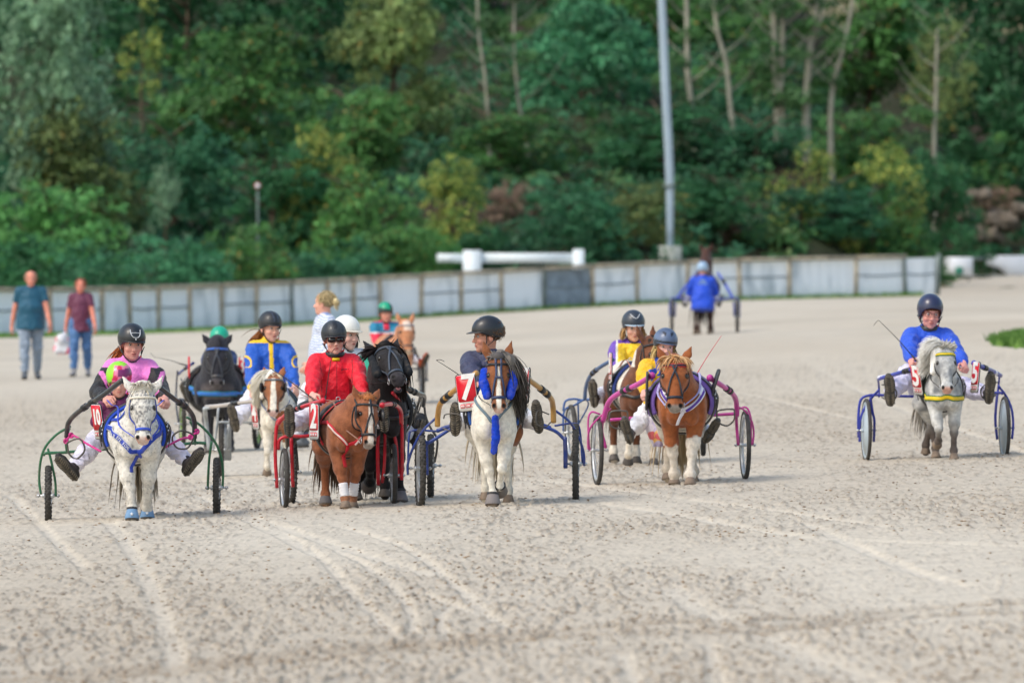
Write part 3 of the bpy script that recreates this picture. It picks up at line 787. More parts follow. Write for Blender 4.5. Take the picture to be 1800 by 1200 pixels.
def hair(mb, roots, dirs, L, rng, wid=.008, droop=1.0, wave=.1, seg=6, c1=(.5, .5, .5), c2=(.8, .8, .8), spread=.25, out=None):
    """tapering locks that leave along dirs then fall"""
    n = len(roots); roots = np.array(roots, float); d = np.array(dirs, float)+rng.normal(size=(n, 3))*spread
    d /= np.linalg.norm(d, axis=1)[:, None]
    L = (L*(.65+.5*rng.random(n)))[:, None] if np.ndim(L) == 0 else (np.array(L)*(.75+.4*rng.random(n)))[:, None]
    g = np.array([0, 0, -1.]); P = [roots]; cur = roots; v = d
    wv = rng.normal(size=(n, 3))*wave
    for i in range(seg):
        v = v+g*droop/seg*1.6+wv*math.sin(i*1.5+1)*.5; v /= np.linalg.norm(v, axis=1)[:, None]
        cur = cur+v*L/seg; P.append(cur)
    P = np.stack(P, 1)                      # n, seg+1, 3
    side = rng.normal(size=(n, 3)); T = P[:, -1]-P[:, 0]; side = np.cross(T, side); side /= np.linalg.norm(side, axis=1)[:, None]+1e-9
    sd2 = np.cross(T, side); sd2 /= np.linalg.norm(sd2, axis=1)[:, None]+1e-9
    w = wid*np.interp(np.linspace(0, 1, seg+1), [0, .25, .75, 1], [.7, 1, .8, .08])
    A = P-side[:, None]*w[None, :, None]; B = P+side[:, None]*w[None, :, None]; C = P+sd2[:, None]*w[None, :, None]*.7
    V = np.stack([A, B, C], 2).reshape(-1, 3)           # index ((i*(seg+1)+j)*3+k)
    i = np.arange(n)[:, None, None]; j = np.arange(seg)[None, :, None]; kk = np.arange(3)[None, None, :]
    a = (i*(seg+1)+j)*3+kk; b = (i*(seg+1)+j)*3+(kk+1) % 3
    q = np.stack([a, b, b+3, a+3], -1).reshape(-1, 4)
    t_ = rng.random((n, 1)); C_ = np.array(c1)*(1-t_)+np.array(c2)*t_
    mb.add(V, q, col=np.repeat(C_, (seg+1)*3, 0))
    return mb
def rot_to(fwd, up=(0, 0, 1)):
    """matrix with columns right, forward, up"""
    f = Vector(fwd).normalized(); r = f.cross(Vector(up)).normalized(); u = r.cross(f)
    return np.array([list(r), list(f), list(u)]).T

MT = dict(
 leather=lambda: mat('black_leather', rgb=(.018, .018, .02), rough=.38, spec=.5, nscale=20, namt=.2),
 rubber=lambda: mat('tyre_rubber', rgb=lin((70, 68, 66)), rough=.85, nscale=14, namt=.45, bump=.5, bscale=60),
 chrome=lambda: mat('steel', rgb=(.55, .56, .58), rough=.28, metal=.9),
 hoof=lambda: mat('hoof_horn', rgb=lin((128, 112, 98)), rough=.7, nscale=18, namt=.3),
 hoofd=lambda: mat('dark_hoof', rgb=lin((84, 78, 74)), rough=.6, nscale=18, namt=.3),
 eye=lambda: mat('pony_eye', rgb=(.012, .008, .006), rough=.08, spec=.7),
 hairm=lambda: mat('horse_hair', attr=True, rough=.6, spec=.2, trans=.08),
 coat=lambda: mat('horse_coat', attr=True, rough=.68, spec=.2, nscale=34, namt=.20, bump=.5, bscale=110, sheen=.15),
)
def paint(name, rgb, rough=.35, **k): return mat(name, rgb=lin(rgb), rough=rough, dirt=k.pop('dirt', .22), nscale=k.pop('nscale', 9), namt=k.pop('namt', .10), **k)

# ------------------------------------------------------------------ pony
def pony(label, px, py, yaw=0, k=1.0, fat=1.0, poll=(0, -.22, 1.03), pitch=22, hyaw=0, roll=0, legs=None, coat=None, mane=None, forelock=None, tail=None,
         ears=(.14, 0.0), hl=.40, hw=1.0, vox=.0075, hoofm='hoof', name='pony', group='ponies trotting in harness', frame=None, ear_in=None, mouth=False, eyes=True, body_dx=0, neck=1.0, legw=1.0, fet_r=1.0):
    if frame: X, Y, Z, s = frame
    else: X, Y, Z, s = ground_at(px, py)
    o = empty(name, (X, Y, Z), (0, 0, math.radians(yaw)), label, 'pony' if name == 'pony' else 'horse', group)
    B = Body(); f = fat; bx_ = body_dx
    B.ell((bx_, .42, .66), (.215*f, .43, .215*(.5+.5*f)), .05)
    B.ell((0, .04, .655), (.15*(.6+.4*f), .15, .175), .06)
    B.ell((0, -.02, .64), (.11*(.6+.4*f), .09, .12), .05)
    for sx in (-1, 1):
        B.ell((sx*.062*(.5+.5*f), -.062, .565), (.060, .060, .085), .018); B.ell((sx*.125*f, .03, .62), (.045, .10, .14), .03)
    B.cone((0, -.155, .50), (0, -.165, .60), .014, .010, .03, sub=True)
    B.ell((bx_, .84, .70), (.19*f, .19, .19), .08)
    B.cone((0, .16, .78), (bx_, .80, .80), .085, .10, .08)
    pl = np.array(poll)/k if False else np.array(poll)
    nb = np.array([0, .05, .74]); mid = nb*.48+pl*.52+np.array([0, .03, .015])
    B.cone(nb, mid, .150*neck, .112*neck, .06, sq=((1, 0, 0), .80)); B.cone(mid, pl+np.array([0, .045, -.02]), .112*neck, .078*neck, .05, sq=((1, 0, 0), .80))
    B.cone(nb+np.array([0, -.05, -.03]), mid+np.array([0, -.05, -.05]), .11*neck, .07, .06)
    # head frame: d down the face, n out of the forehead, x side
    M = Matrix.Rotation(math.radians(hyaw), 3, 'Z') @ Matrix.Rotation(math.radians(roll), 3, 'Y') @ Matrix.Rotation(math.radians(-pitch), 3, 'X')
    xx = np.array(M @ Vector((1, 0, 0))); dd = np.array(M @ Vector((0, 0, -1))); nn = np.array(M @ Vector((0, -1, 0)))
    g = hl/.40
    def H(x, d, n): return pl+(xx*x*hw+dd*d+nn*n)*g
    R = np.stack([xx, dd, nn], 1)
    def he(x, d, n, r, kk=.02, sub=False): B.ell(H(x, d, n), np.array(r)*np.array([hw, 1, 1])*g, kk, R, sub)
    he(0, .065, -.005, (.078, .085, .072), .03)
    he(0, .13, .005, (.075, .08, .055), .03)
    for sx in (-1, 1):
        he(sx*.052, .135, -.055, (.035, .085, .068), .03)      # cheek
        he(sx*.060, .125, .024, (.024, .034, .024), .015)      # eye ridge
    B.cone(H(0, .13, .005), H(0, .32, .004), .062*g*hw, .040*g*hw, .03, sq=(nn, .95))
    B.cone(H(0, .16, -.06), H(0, .345, -.028), .045*g, .026*g, .03)
    he(0, .345, .006, (.050, .042, .038), .025)
    he(0, .372, -.018 if not mouth else -.012, (.036, .026, .026), .012)
    he(0, .366 if not mouth else .372, -.042 if not mouth else -.066, (.030, .024, .018), .008)
    for sx in (-1, 1):
        he(sx*.032, .352, .024, (.020, .026, .016), .012)
        he(sx*.035, .358, .040, (.0095, .015, .018), .005, True)
        he(sx*.073, .127, .034, (.013, .017, .014), .006, True)
    if mouth: he(0, .385, -.040, (.026, .026, .014), .006, True)
    # ears
    el, ea = ears
    for sx in (-1, 1):
        b = H(sx*.046, -.005, -.02); tip = H(sx*(.088+ea), -el, .0); mid_ = b*.5+tip*.5+(xx*sx*.008-nn*.006)*g
        B.cone(b, mid_, .030*g, .031*g, .015, sq=(nn, .6)); B.cone(mid_, tip, .030*g, .004, .008, sq=(nn, .6))
        B.cone(b*.7+tip*.3+nn*.026*g+xx*sx*.004, mid_*.35+tip*.65+nn*.020*g, .015*g, .008, .006, True)
    # legs
    L = dict(FL=(0, 0, 0), FR=(0, 0, 0), HL=(0, 0, 0), HR=(0, 0, 0)); L.update(legs or {})
    LP = {}
    for key, v in L.items():
        sx = 1 if key[1] == 'L' else -1; sw, kn, lift = v[:3]; dx = v[3] if len(v) > 3 else 0
        a = math.radians(sw); b = math.radians(kn)
        if key[0] == 'F':
            e = np.array([sx*.100*(.7+.3*f)+0, .07, .50])
            kne = e+.245*np.array([dx*.6, -math.sin(a), -math.cos(a)])
            fet = kne+.155*np.array([dx*.4, -math.sin(a-b), -math.cos(a-b)])
            hf = fet+.085*np.array([0, -math.sin(a-b*1.35+.35*(1 if kn < 20 else -.3)), -math.cos(a-b*1.35+.3)])
            J = [e, kne, fet, hf]
            if lift == 0:
                k_ = (e[2]-.0)/(e[2]-hf[2]+.012); J = [np.array([j[0], j[1], e[2]-(e[2]-j[2])*k_]) for j in J]
            e, kne, fet, hf = J
            B.ell((sx*.085*(.6+.4*f), .06, .61), (.062, .11, .16), .05)
            B.chain([e+np.array([0, .01, .05]), e*.35+kne*.65, kne], [.070*(.5+.5*legw), .042*legw, .029*legw], .03)
            B.ell(kne, (.036*legw, .035, .042), .012)
            B.chain([kne, kne*.5+fet*.5, fet, hf], [.028*legw, .0225*legw, .0245*legw, .030*legw**.6], .012); B.ell(fet-np.array([0, -.004, .012]), (.031*legw*fet_r, .036*fet_r, .036*fet_r), .02)
        else:
            st = np.array([sx*.115*(.7+.3*f)+bx_*.8, .74, .52])
            hk = np.array([sx*.105+bx_*.8+dx*.3, .95-.30*math.sin(a), .345+.03*abs(math.sin(a))])
            fet = hk+.235*np.array([dx*.5, -math.sin(a-b*.8), -math.cos(a-b*.8)])
            hf = fet+.085*np.array([0, -math.sin(a-b+.35), -math.cos(a-b+.2)])
            if lift == 0:
                k_ = hk[2]/(hk[2]-hf[2]+.012); fet, hf = [np.array([j[0], j[1], hk[2]-(hk[2]-j[2])*k_]) for j in (fet, hf)]
            B.ell((sx*.11*f+bx_*.7, .80, .62), (.085, .15, .16), .06)
            B.chain([st, st*.4+hk*.6+np.array([0, -.01, .0]), hk], [.105, .052*legw, .034*legw], .04)
            B.ell(hk, (.032*legw, .042, .045), .015)
            B.chain([hk, hk*.5+fet*.5, fet, hf], [.031*legw, .025*legw, .026*legw, .030*legw**.6], .015); B.ell(fet-np.array([0, -.004, .012]), (.032*legw*fet_r, .036*fet_r, .036*fet_r), .02)
        d = hf-fet; d /= np.linalg.norm(d)
        if lift == 0: hf = np.array([hf[0], hf[1], .0]); ax = np.array([0, -.22, -.97])
        else: ax = d
        LP[key] = (J[1] if key[0] == 'F' else hk, fet, hf, ax)
    V, Q = B.mesh(vox/k)
    head = np.stack([((V-pl)@xx)/g/hw, ((V-pl)@dd)/g, ((V-pl)@nn)/g], 1)
    C = coat(V, head, LP)
    # soft dark skin round nostrils, eyes, inside of the mouth
    for sx in (-1, 1):
        d = np.linalg.norm((head-np.array([sx*.035, .358, .036]))/np.array([1, 1.3, 1.3]), axis=1); m = np.clip((.017-d)/.006, 0, 1)[:, None]
        C = C*(1-m)+np.array([.012, .010, .010])*m
        d = np.linalg.norm(head-np.array([sx*.073, .127, .034]), axis=1); m = np.clip((.026-d)/.010, 0, .85)[:, None]
        C = C*(1-m)+np.array([.02, .016, .014])*m
    V = V+vnorm(V, Q)*(.0035*(vn3(V, .045, 21)-.5)+.0022*(vn3(V, .016, 22)-.5))[:, None]
    o_s = Matrix.Scale(k, 4)
    o['__k'] = k
    del o['__k']
    def fin(V): return np.asarray(V)*k
    body = raw_mesh('body', V*k, Q, MT['coat'](), o, C)
    P = dict(o=o, B=B, H=H, k=k, xx=xx, dd=dd, nn=nn, g=g, LP=LP, pl=pl, X=X, Y=Y, Z=Z, s=s, yaw=math.radians(yaw))
    def put(mb, nm, m, label=None, color=False, smooth=True):
        for i in range(len(mb.v)): mb.v[i] = mb.v[i]*k
        return mb.build(nm, m, o, smooth, label, color)
    P['put'] = put
    if eyes:
        for sx in (-1, 1): put(MB().ball(H(sx*.068, .127, .029), .0175*g, 12), 'eye', MT['eye']())
    for key, (kn_, fet, hf, ax) in LP.items():
        lift = L[key][2]
        c = hf if lift == 0 else hf+ax*.01
        top = c-ax*.062
        prof = [(.0, .0), (.044, .0), (.045, .006), (.038, .032), (.032, .055), (.027, .062), (0, .062)]
        put(MB().lathe([(a*legw**.5, b) for a, b in prof], c, -ax, 16), 'hoof', MT[hoofm]())
    rng = np.random.default_rng(int(abs(px)*3+5))
    if mane:
        # (side, length, c1, c2, n, lift)
        sd_, ln, c1, c2, n, up = mane[:6]; vol = mane[6] if len(mane) > 6 else 1.
        mb = MB(); n = int(n*2.0); t = rng.random(n)**.9
        a = pl+np.array([0, .03, .02]); c_ = nb+np.array([0, .10, .12]); m_ = mid+np.array([0, .09, .08])
        r = (a*(1-t)[:, None]**2+m_*(2*t*(1-t))[:, None]+c_*(t**2)[:, None])
        r, _ = B.project(r, -.006, 4)
        side = np.where(rng.random(n) < 2, sd_, -sd_) if sd_ else rng.choice([-1., 1.], n); cl = vn3(np.stack([t*22, side, t*0], 1), 1., 8)-.5
        dr = np.stack([side*(.62+.5*cl)*vol, -.25+.5*cl, up*.6*np.ones(n)*vol], 1)
        hair(mb, r, dr, ln, rng, .0062, 2.4/vol, .07*vol, 7, lin(c1), lin(c2), .10*vol)
        if vol > 1.4:  # smooth inner mass added to lighten the dark gaps between locks
            S_ = np.array([sd_, 1, 1]); mm = Body().cone(pl+np.array([.02, .03, .035])*S_, pl+np.array([.075, .02, -.01])*S_, .040, .050, .03).cone(pl+np.array([.075, .02, -.01])*S_, pl+np.array([.115, .01, -.19])*S_, .050, .030, .03)
            v_, q_ = mm.mesh(.008); v_ = v_+vnorm(v_, q_)*(.016*(vn3(v_, np.array([.02, .03, .08]), 5)-.5))[:, None]; mb.add(v_, q_, col=lin(c2))
        put(mb, 'mane', MT['hairm'](), color=True, smooth=False)
    if forelock:
        ln, c1, c2, n, mode = forelock
        mb = MB(); r = np.array([H(x, -.02+.01*rng.random(), .02-.04*rng.random()) for x in rng.uniform(-.035, .035, n)])
        if mode == 'up': dr = np.stack([rng.normal(size=n)*.5, -.2*np.ones(n), .9*np.ones(n)], 1); hair(mb, r, dr, ln, rng, .008, .4, .3, 6, lin(c1), lin(c2), .35)
        elif mode == 'part': 
            sx = rng.choice([-1., 1.], n); dr = np.array([xx*s_*.8+nn*.55-dd*.35 for s_ in sx]); hair(mb, r, dr, ln, rng, .007, 1.4, .12, 7, lin(c1), lin(c2), .25)
        elif mode == 'puff':
            mb.ball(H(0, -.015, .035), np.array([.048, .035, .036])*g, 14, col=lin(c1)); dr = np.array([nn*.4-dd*.7+xx*v for v in rng.normal(size=n)*.8]); hair(mb, r, dr, ln, rng, .008, .6, .5, 6, lin(c1), lin(c2), .5)
        else: dr = np.array([nn*.9+dd*.2+xx*v for v in rng.normal(size=n)*.35]); hair(mb, r, dr, ln, rng, .007, 1.0, .08, 7, lin(c1), lin(c2), .12)
        put(mb, 'forelock', MT['hairm'](), color=True, smooth=False)
    if tail:
        ln, c1, c2, n = tail; mb = MB()
        r = np.array([(bx_+rng.normal()*.02, 1.01+rng.normal()*.01, .78-.08*rng.random()) for _ in range(n)])
        dr = np.stack([rng.normal(size=n)*.14, .45+.1*rng.normal(size=n), -.3+.0*rng.normal(size=n)], 1)
        hair(mb, r, dr, ln, rng, .009, 1.6, .1, 8, lin(c1), lin(c2), .08)
        put(mb, 'tail', MT['hairm'](), color=True, smooth=False)
    return P

def bridle(P, brow=(20, 20, 22), cheek=None, nose=True, face=None, w=.018, nose_rgb=None, blinkers=False, edge=None, bit=True, low=.285, browm=None, throat=True):
    B, H, put = P['B'], P['H'], P['put']
    lt = MT['leather'](); 
    cm = paint('bridle_%d_%d_%d' % cheek, cheek, .5) if cheek else lt
    bm = paint('browband_%d_%d_%d' % brow, brow, .5) if brow else lt
    if brow:
        if edge: put(strap(MB(), B, [H(-.082, .035, -.02), H(-.07, .045, .03), H(-.03, .052, .075), H(0, .054, .085), H(.03, .052, .075), H(.07, .045, .03), H(.082, .035, -.02)], w*1.75, .003), 'browband_edge', paint('edge_%d_%d_%d' % edge, edge, .5))
        put(strap(MB(), B, [H(-.082, .035, -.02), H(-.07, .045, .03), H(-.03, .052, .075), H(0, .054, .085), H(.03, .052, .075), H(.07, .045, .03), H(.082, .035, -.02)], w, .006), 'browband', bm)
    mb = MB()
    for sx in (-1, 1):
        strap(mb, B, [H(sx*.04, -.03, -.03), H(sx*.078, .03, -.02), H(sx*.085, .13, -.03), H(sx*.065, .24, -.02), H(sx*.05, .32, -.02)], w*.85, .004)
        if throat: strap(mb, B, [H(sx*.08, .04, -.04), H(sx*.085, .14, -.09), H(sx*.04, .20, -.12), H(0, .21, -.125)], w*.6, .004)
    if face == 'cross':
        strap(mb, B, [H(-.015, .05, .09), H(0, .10, .08), H(.03, .19, .07), H(.05, low, .04)], w*.85, .007)
        strap(mb, B, [H(.015, .05, .09), H(0, .10, .083), H(-.03, .19, .07), H(-.05, low, .04)], w*.85, .009)
    if face == 'y':
        strap(mb, B, [H(0, -.01, .07), H(0, .06, .09), H(0, .13, .08)], w*1.0, .006)
        for sx in (-1, 1): strap(mb, B, [H(0, .12, .08), H(sx*.025, .19, .07), H(sx*.05, low, .04)], w*.8, .006)
    if face == 'twin':
        for sx in (-1, 1): strap(mb, B, [H(sx*.022, -.02, .06), H(sx*.024, .05, .09), H(sx*.02, .13, .09), H(sx*.035, .20, .06), H(sx*.052, low, .03)], w*.85, .006)
        strap(mb, B, [H(-.03, .155, .08), H(0, .157, .085), H(.03, .155, .08)], w, .007)
    put(mb, 'cheek_straps', cm)
    if nose:
        nm = paint('noseband_%d_%d_%d' % nose_rgb, nose_rgb, .5) if nose_rgb else cm
        put(strap(MB(), B, [H(.07*math.sin(a), low+.012*math.cos(a), .07*math.cos(a)-.015) for a in np.linspace(0, 2*math.pi, 12, endpoint=False)], w*1.15, .005, closed=True, k=4), 'noseband', nm)
    if bit:
        for sx in (-1, 1):
            mb = MB()
            c = H(sx*.052, .335, -.018); a_ = np.linspace(0, 2*math.pi, 12, endpoint=False)
            mb.tube([c+P['dd']*.022*math.cos(t)+P['nn']*.022*math.sin(t)+P['xx']*sx*.006 for t in a_], .0035, 6, closed=True, smooth=1)
            put(mb, 'bit_ring', MT['chrome']())
    if blinkers:
        for sx in (-1, 1):
            c = H(sx*.095, .12, .02); ol = [(.0, -.055), (.03, -.05), (.045, -.01), (.04, .04), (.01, .055), (-.02, .03), (-.025, -.03)]
            M = np.eye(4); M[:3, 0] = P['nn']*.8+P['xx']*sx*.45; M[:3, 1] = P['dd']; M[:3, 2] = P['xx']; M[:3, 3] = c
            put(MB().prism(ol, M, .008), 'blinker', lt)
def ring_strap(P, y, w, m, nm, c=None, off=.006, th=.006, tilt=0, a0=0, a1=360):
    B = P['B']; full = a1-a0 >= 360
    A = np.radians(np.linspace(a0, a1, 22, endpoint=not full))
    cx = (c or (0, .66))
    pts = [(cx[0]+.3*math.sin(a), y+tilt*math.cos(a), cx[1]+.28*math.cos(a)) for a in A]
    return P['put'](strap(MB(), B, pts, w, off, th, closed=full, k=3, it=9), nm, m)
def chest_band(P, z, w, m, nm, zs=.06, y1=.3, off=.008, edge=None, v=0):
    B = P['B']
    pts = [(-.25, y1, z+zs), (-.2, .1, z+zs*.6), (-.12, -.12, z+zs*.1-v*.6), (0, -.18, z-v), (.12, -.12, z+zs*.1-v*.6), (.2, .1, z+zs*.6), (.25, y1, z+zs)]
    if edge: P['put'](strap(MB(), B, pts, w*1.45, off-.002, .005, it=9, k=8), nm+'_edge', edge)
    return P['put'](strap(MB(), B, pts, w, off, .006, it=9, k=8), nm, m)
def legwrap(P, key, rgb, lo=.25, hi=.95, nm='leg_wrap', r=.041):
    kn, fet, hf, ax = P['LP'][key]
    a = kn*(1-lo)+fet*lo; b = kn*(1-hi)+fet*hi; mb = MB()
    pts = [a*(1-t)+b*t for t in np.linspace(0, 1, 14)]
    rr = [r*(1+.06*math.sin(i*2.2)) for i in range(14)]; rr[0] *= .93; rr[-1] *= .93
    mb.tube(pts, rr, 14, smooth=1)
    P['put'](mb, nm, paint('wrap_%d_%d_%d' % rgb, rgb, .9, bump=.3))
def bellboot(P, key, rgb, nm='hoof_boot', star=False, band=(60, 60, 64)):
    kn, fet, hf, ax = P['LP'][key]
    c = hf-ax*.012
    P['put'](MB().lathe([(.056, .0), (.058, .012), (.052, .035), (.040, .075), (.036, .082), (.034, .07), (.045, .01), (.056, .0)], c, -ax, 20), nm, paint('boot_%d_%d_%d' % rgb, rgb, .8))
    P['put'](MB().lathe([(.038, .072), (.043, .076), (.043, .090), (.036, .092)], c, -ax, 18), 'boot_strap', paint('bb_%d' % band[0], band, .8))
    if star:
        ol = [(.016*(1 if i % 2 == 0 else .42)*math.sin(i*math.pi/5), .016*(1 if i % 2 == 0 else .42)*math.cos(i*math.pi/5)) for i in range(10)]
        M = np.eye(4); M[:3, 2] = (0, -1, .25); M[:3, 0] = (1, 0, 0); M[:3, 1] = (0, .25, 1); M[:3, 3] = c+np.array([0, -.055, .04])
        P['put'](MB().prism(ol, M, .004), 'star', paint('white_star', (225, 228, 232), .5))

# coats -------------------------------------------------------------
def ramp(m, a, b):
    m = np.clip(m, 0, 1)[:, None]; return np.array(a)*(1-m)+np.array(b)*m
def coat_grey(base=(214, 210, 202), spot=(92, 92, 98), amt=.5, legs=(120, 108, 98), face=.8, dapple=.0, belly=(176, 160, 136), low=.0):
    def fn(V, h, LP):
        b = np.array(lin(base)); s = np.array(lin(spot))
        n1 = vn3(V, .016, 3); n2 = vn3(V, .05, 4); n3 = vn3(V, .14, 5); n4 = vn3(V*np.array([1, 1, .5]), .0085, 6)
        hm = np.clip(((V[:, 1] < -.10)*1.)*(h[:, 1] > -.02)*(h[:, 1] < .45)*(np.abs(h[:, 0]) < .12)*(np.abs(h[:, 2]) < .12), 0, 1)
        dens = amt*(n3*.7+.3)+hm*face*.45*(h[:, 1] < .33)
        m = np.clip((n1*.40+n4*.60-(.80-.40*dens))*7, 0, 1)*.62+.22*hm*(h[:, 1] < .33)*n2
        m = np.maximum(m, dapple*np.clip((n2*.6+n3*.4-.35)*2.2, 0, 1))
        C = ramp(m, b, s)
        yl = np.clip((.40-V[:, 2])/.35, 0, 1)*.5*n2*2
        C = C*(1-yl[:, None]*.7)+np.array(lin(belly))*yl[:, None]*.7
        if low:
            q = np.clip((.37-V[:, 2]+.08*(n3-.5))/.16, 0, 1)[:, None]*low; C = C*(1-q)+np.array(lin(legs))*q
        pk = np.clip((h[:, 1]-.345)/.02, 0, 1)*hm; pk = (pk*(.55+.45*(n2 > .4)))[:, None]
        return C*(1-pk)+np.array(lin((206, 158, 142)))*pk
    return fn
def coat_pinto(brown=(140, 84, 52), white=(228, 222, 210), body_white=None, blaze=.022, blz_top=.03, blz_bot=.42, pink=True, sock=None, muzzle=(196, 168, 150), cut=.5, scale=.33, seed=11, face_brown=True, dark=(96, 56, 36), mz=.34, chest=None):
    def fn(V, h, LP):
        br = np.array(lin(brown)); wt = np.array(lin(white)); n3 = vn3(V, scale, seed); n2 = vn3(V, .05, 4); n1 = vn3(V, .02, 3)
        B_ = ramp(n2*.8, br, np.array(lin(dark)))
        hm = (V[:, 1] < -.06)*(h[:, 1] > -.16)*(h[:, 1] < .45)*(np.abs(h[:, 0]) < .16)*(np.abs(h[:, 2]) < .16)
        wb = body_white(V, n3, n2) if body_white is not None else np.zeros(len(V))
        C = ramp(np.clip((wb-.5)*14+.5, 0, 1), B_, wt)
        bw = blaze*(.8+.5*np.clip((h[:, 1]-.05)/.3, 0, 1))+.012*(n2-.5)
        bl = np.clip((bw-np.abs(h[:, 0]))/.004, 0, 1)*(h[:, 2] > -.02)*np.clip((h[:, 1]-blz_top)/.01, 0, 1)*np.clip((blz_bot-h[:, 1])/.01, 0, 1) if blaze else np.zeros(len(V))
        hc = ramp(bl, B_, wt)
        mzm = np.clip((h[:, 1]-mz)/.02, 0, 1)[:, None]
        hc = hc*(1-mzm)+np.array(lin(muzzle))*(.85+.3*n1[:, None])*mzm
        hm_ = hm[:, None]*1.
        C = C*(1-hm_)+hc*hm_
        if sock is not None:
            for key, (z, c_) in sock.items():
                kn, fet, hf, ax = LP[key]
                m = (V[:, 2] < z+.05*(n3-.5)+.02*(n2-.5))*(np.abs(V[:, 0]-kn[0]) < .09)*(((V[:, 1] < .42) if key[0] == 'F' else (V[:, 1] >= .42)))
                mm = np.clip((z+.09*(n3-.5)+.05*(n2-.5)+.03*(n1-.5)-V[:, 2])/.012, 0, 1)*(np.abs(V[:, 0]-kn[0]) < .09)*(((V[:, 1] < .42) if key[0] == 'F' else (V[:, 1] >= .42))); C = C*(1-mm[:, None])+np.array(lin(c_))*(.85+.25*n2[:, None])*mm[:, None]
        dirt = np.clip((.14-V[:, 2])/.12, 0, 1)[:, None]*.45*(.4+n2[:, None]); C = C*(1-dirt)+np.array(lin((156, 136, 112)))*dirt
        return C
    return fn
def coat_plain(c=(34, 30, 30), d=(18, 16, 17), muz=None, low=None):
    def fn(V, h, LP):
        n2 = vn3(V, .05, 4); n3 = vn3(V, .2, 5)
        C = ramp(n2*.5+n3*.5, np.array(lin(c)), np.array(lin(d)))
        if low: q = np.clip((.28-V[:, 2])/.14, 0, 1)[:, None]; C = C*(1-q)+np.array(lin(low))*q
        if muz:
            q = (np.clip((h[:, 1]-.30)/.05, 0, 1)*(V[:, 1] < -.1)*(h[:, 1] < .45))[:, None]; C = C*(1-q)+np.array(lin(muz))*q
        return C
    return fn
# ------------------------------------------------------------------ team frames
class Frame:
    def __init__(s, px, py, yaw=0, fixed=None):
        s.X, s.Y, s.Z, s.s = fixed or ground_at(px, py); s.yaw = math.radians(yaw); s.px = px; s.py = py
        s.c, s.n = math.cos(s.yaw), math.sin(s.yaw)
    def L(s, px, py, dy=0.0):
        """photo position at a world depth dy behind the frame origin -> local coordinates"""
        sc = F/(s.Y+dy); wx = (px-900)/sc-s.X; wz = HZ-(py-HY)/sc-s.Z
        return np.array([wx*s.c+dy*s.n, -wx*s.n+dy*s.c, wz])
    def frame(s): return (s.X, s.Y, s.Z, s.s)
    def thing(s, name, off, label, cat, group=None, tilt=False):
        off = np.array(off, float)
        w = (s.X+off[0]*s.c-off[1]*s.n, s.Y+off[0]*s.n+off[1]*s.c, s.Z+off[2])
        o = empty(name, w, (0, 0, s.yaw), label, cat, group)
        return o, off
def shift(mb, off):
    for i in range(len(mb.v)): mb.v[i] = mb.v[i]-off
    return mb
def vnorm(V, Q):
    a, b, c, d = (V[Q[:, i]] for i in range(4)); fn = np.cross(c-a, d-b); N_ = np.zeros_like(V)
    for i in range(4): np.add.at(N_, Q[:, i], fn)
    return N_/(np.linalg.norm(N_, axis=1)[:, None]+1e-12)
def ik(a, t, l1, l2, pole):
    a, t, pole = (np.array(v, float) for v in (a, t, pole)); d = t-a; D = np.linalg.norm(d); u = d/D
    D = min(D, (l1+l2)*.999); x = (l1*l1-l2*l2+D*D)/(2*D); h = math.sqrt(max(l1*l1-x*x, 0))
    p = pole-u*pole.dot(u); p /= np.linalg.norm(p)+1e-9
    return a+u*x+p*h, a+u*D
_txt = {}
def text_mesh(txt, size, shear=0, offset=.0, ext=.0):
    key = (txt, size, shear, offset)
    cu = bpy.data.curves.new('lettering', 'FONT'); cu.body = txt; cu.size = size; cu.shear = shear; cu.offset = offset; cu.extrude = .001; cu.align_x = 'CENTER'; cu.align_y = 'CENTER'
    cu.resolution_u = 3
    ob = bpy.data.objects.new('lettering', cu); COL.objects.link(ob)
    dg = bpy.context.evaluated_depsgraph_get(); me = bpy.data.meshes.new_from_object(ob.evaluated_get(dg))
    bpy.data.objects.remove(ob); bpy.data.curves.remove(cu)
    return me
def lettering(txt, size, M, material, parent, name='number', shear=0, offset=0, sx=1):
    me = text_mesh(txt, size, shear, offset); me.materials.clear(); me.materials.append(material)
    S = np.diag([sx, 1, 1, 1]); me.transform(Matrix((np.array(M)@S).tolist()))
    o = bpy.data.objects.new(name, me); COL.objects.link(o); o.parent = parent
    return o
def rrect(w, h, r, n=5):
    out = []
    for cx, cy, a0 in ((w/2-r, h/2-r, 0), (-w/2+r, h/2-r, 90), (-w/2+r, -h/2+r, 180), (w/2-r, -h/2+r, 270)):
        for i in range(n): a = math.radians(a0+90*i/(n-1)); out.append((cx+r*math.cos(a), cy+r*math.sin(a)))
    return out
def plate_M(c, right, up):
    M = np.eye(4); r = np.array(right, float); r /= np.linalg.norm(r); u = np.array(up, float); u -= r*u.dot(r); u /= np.linalg.norm(u)
    M[:3, 0] = r; M[:3, 1] = u; M[:3, 2] = np.cross(r, u); M[:3, 3] = c; return M
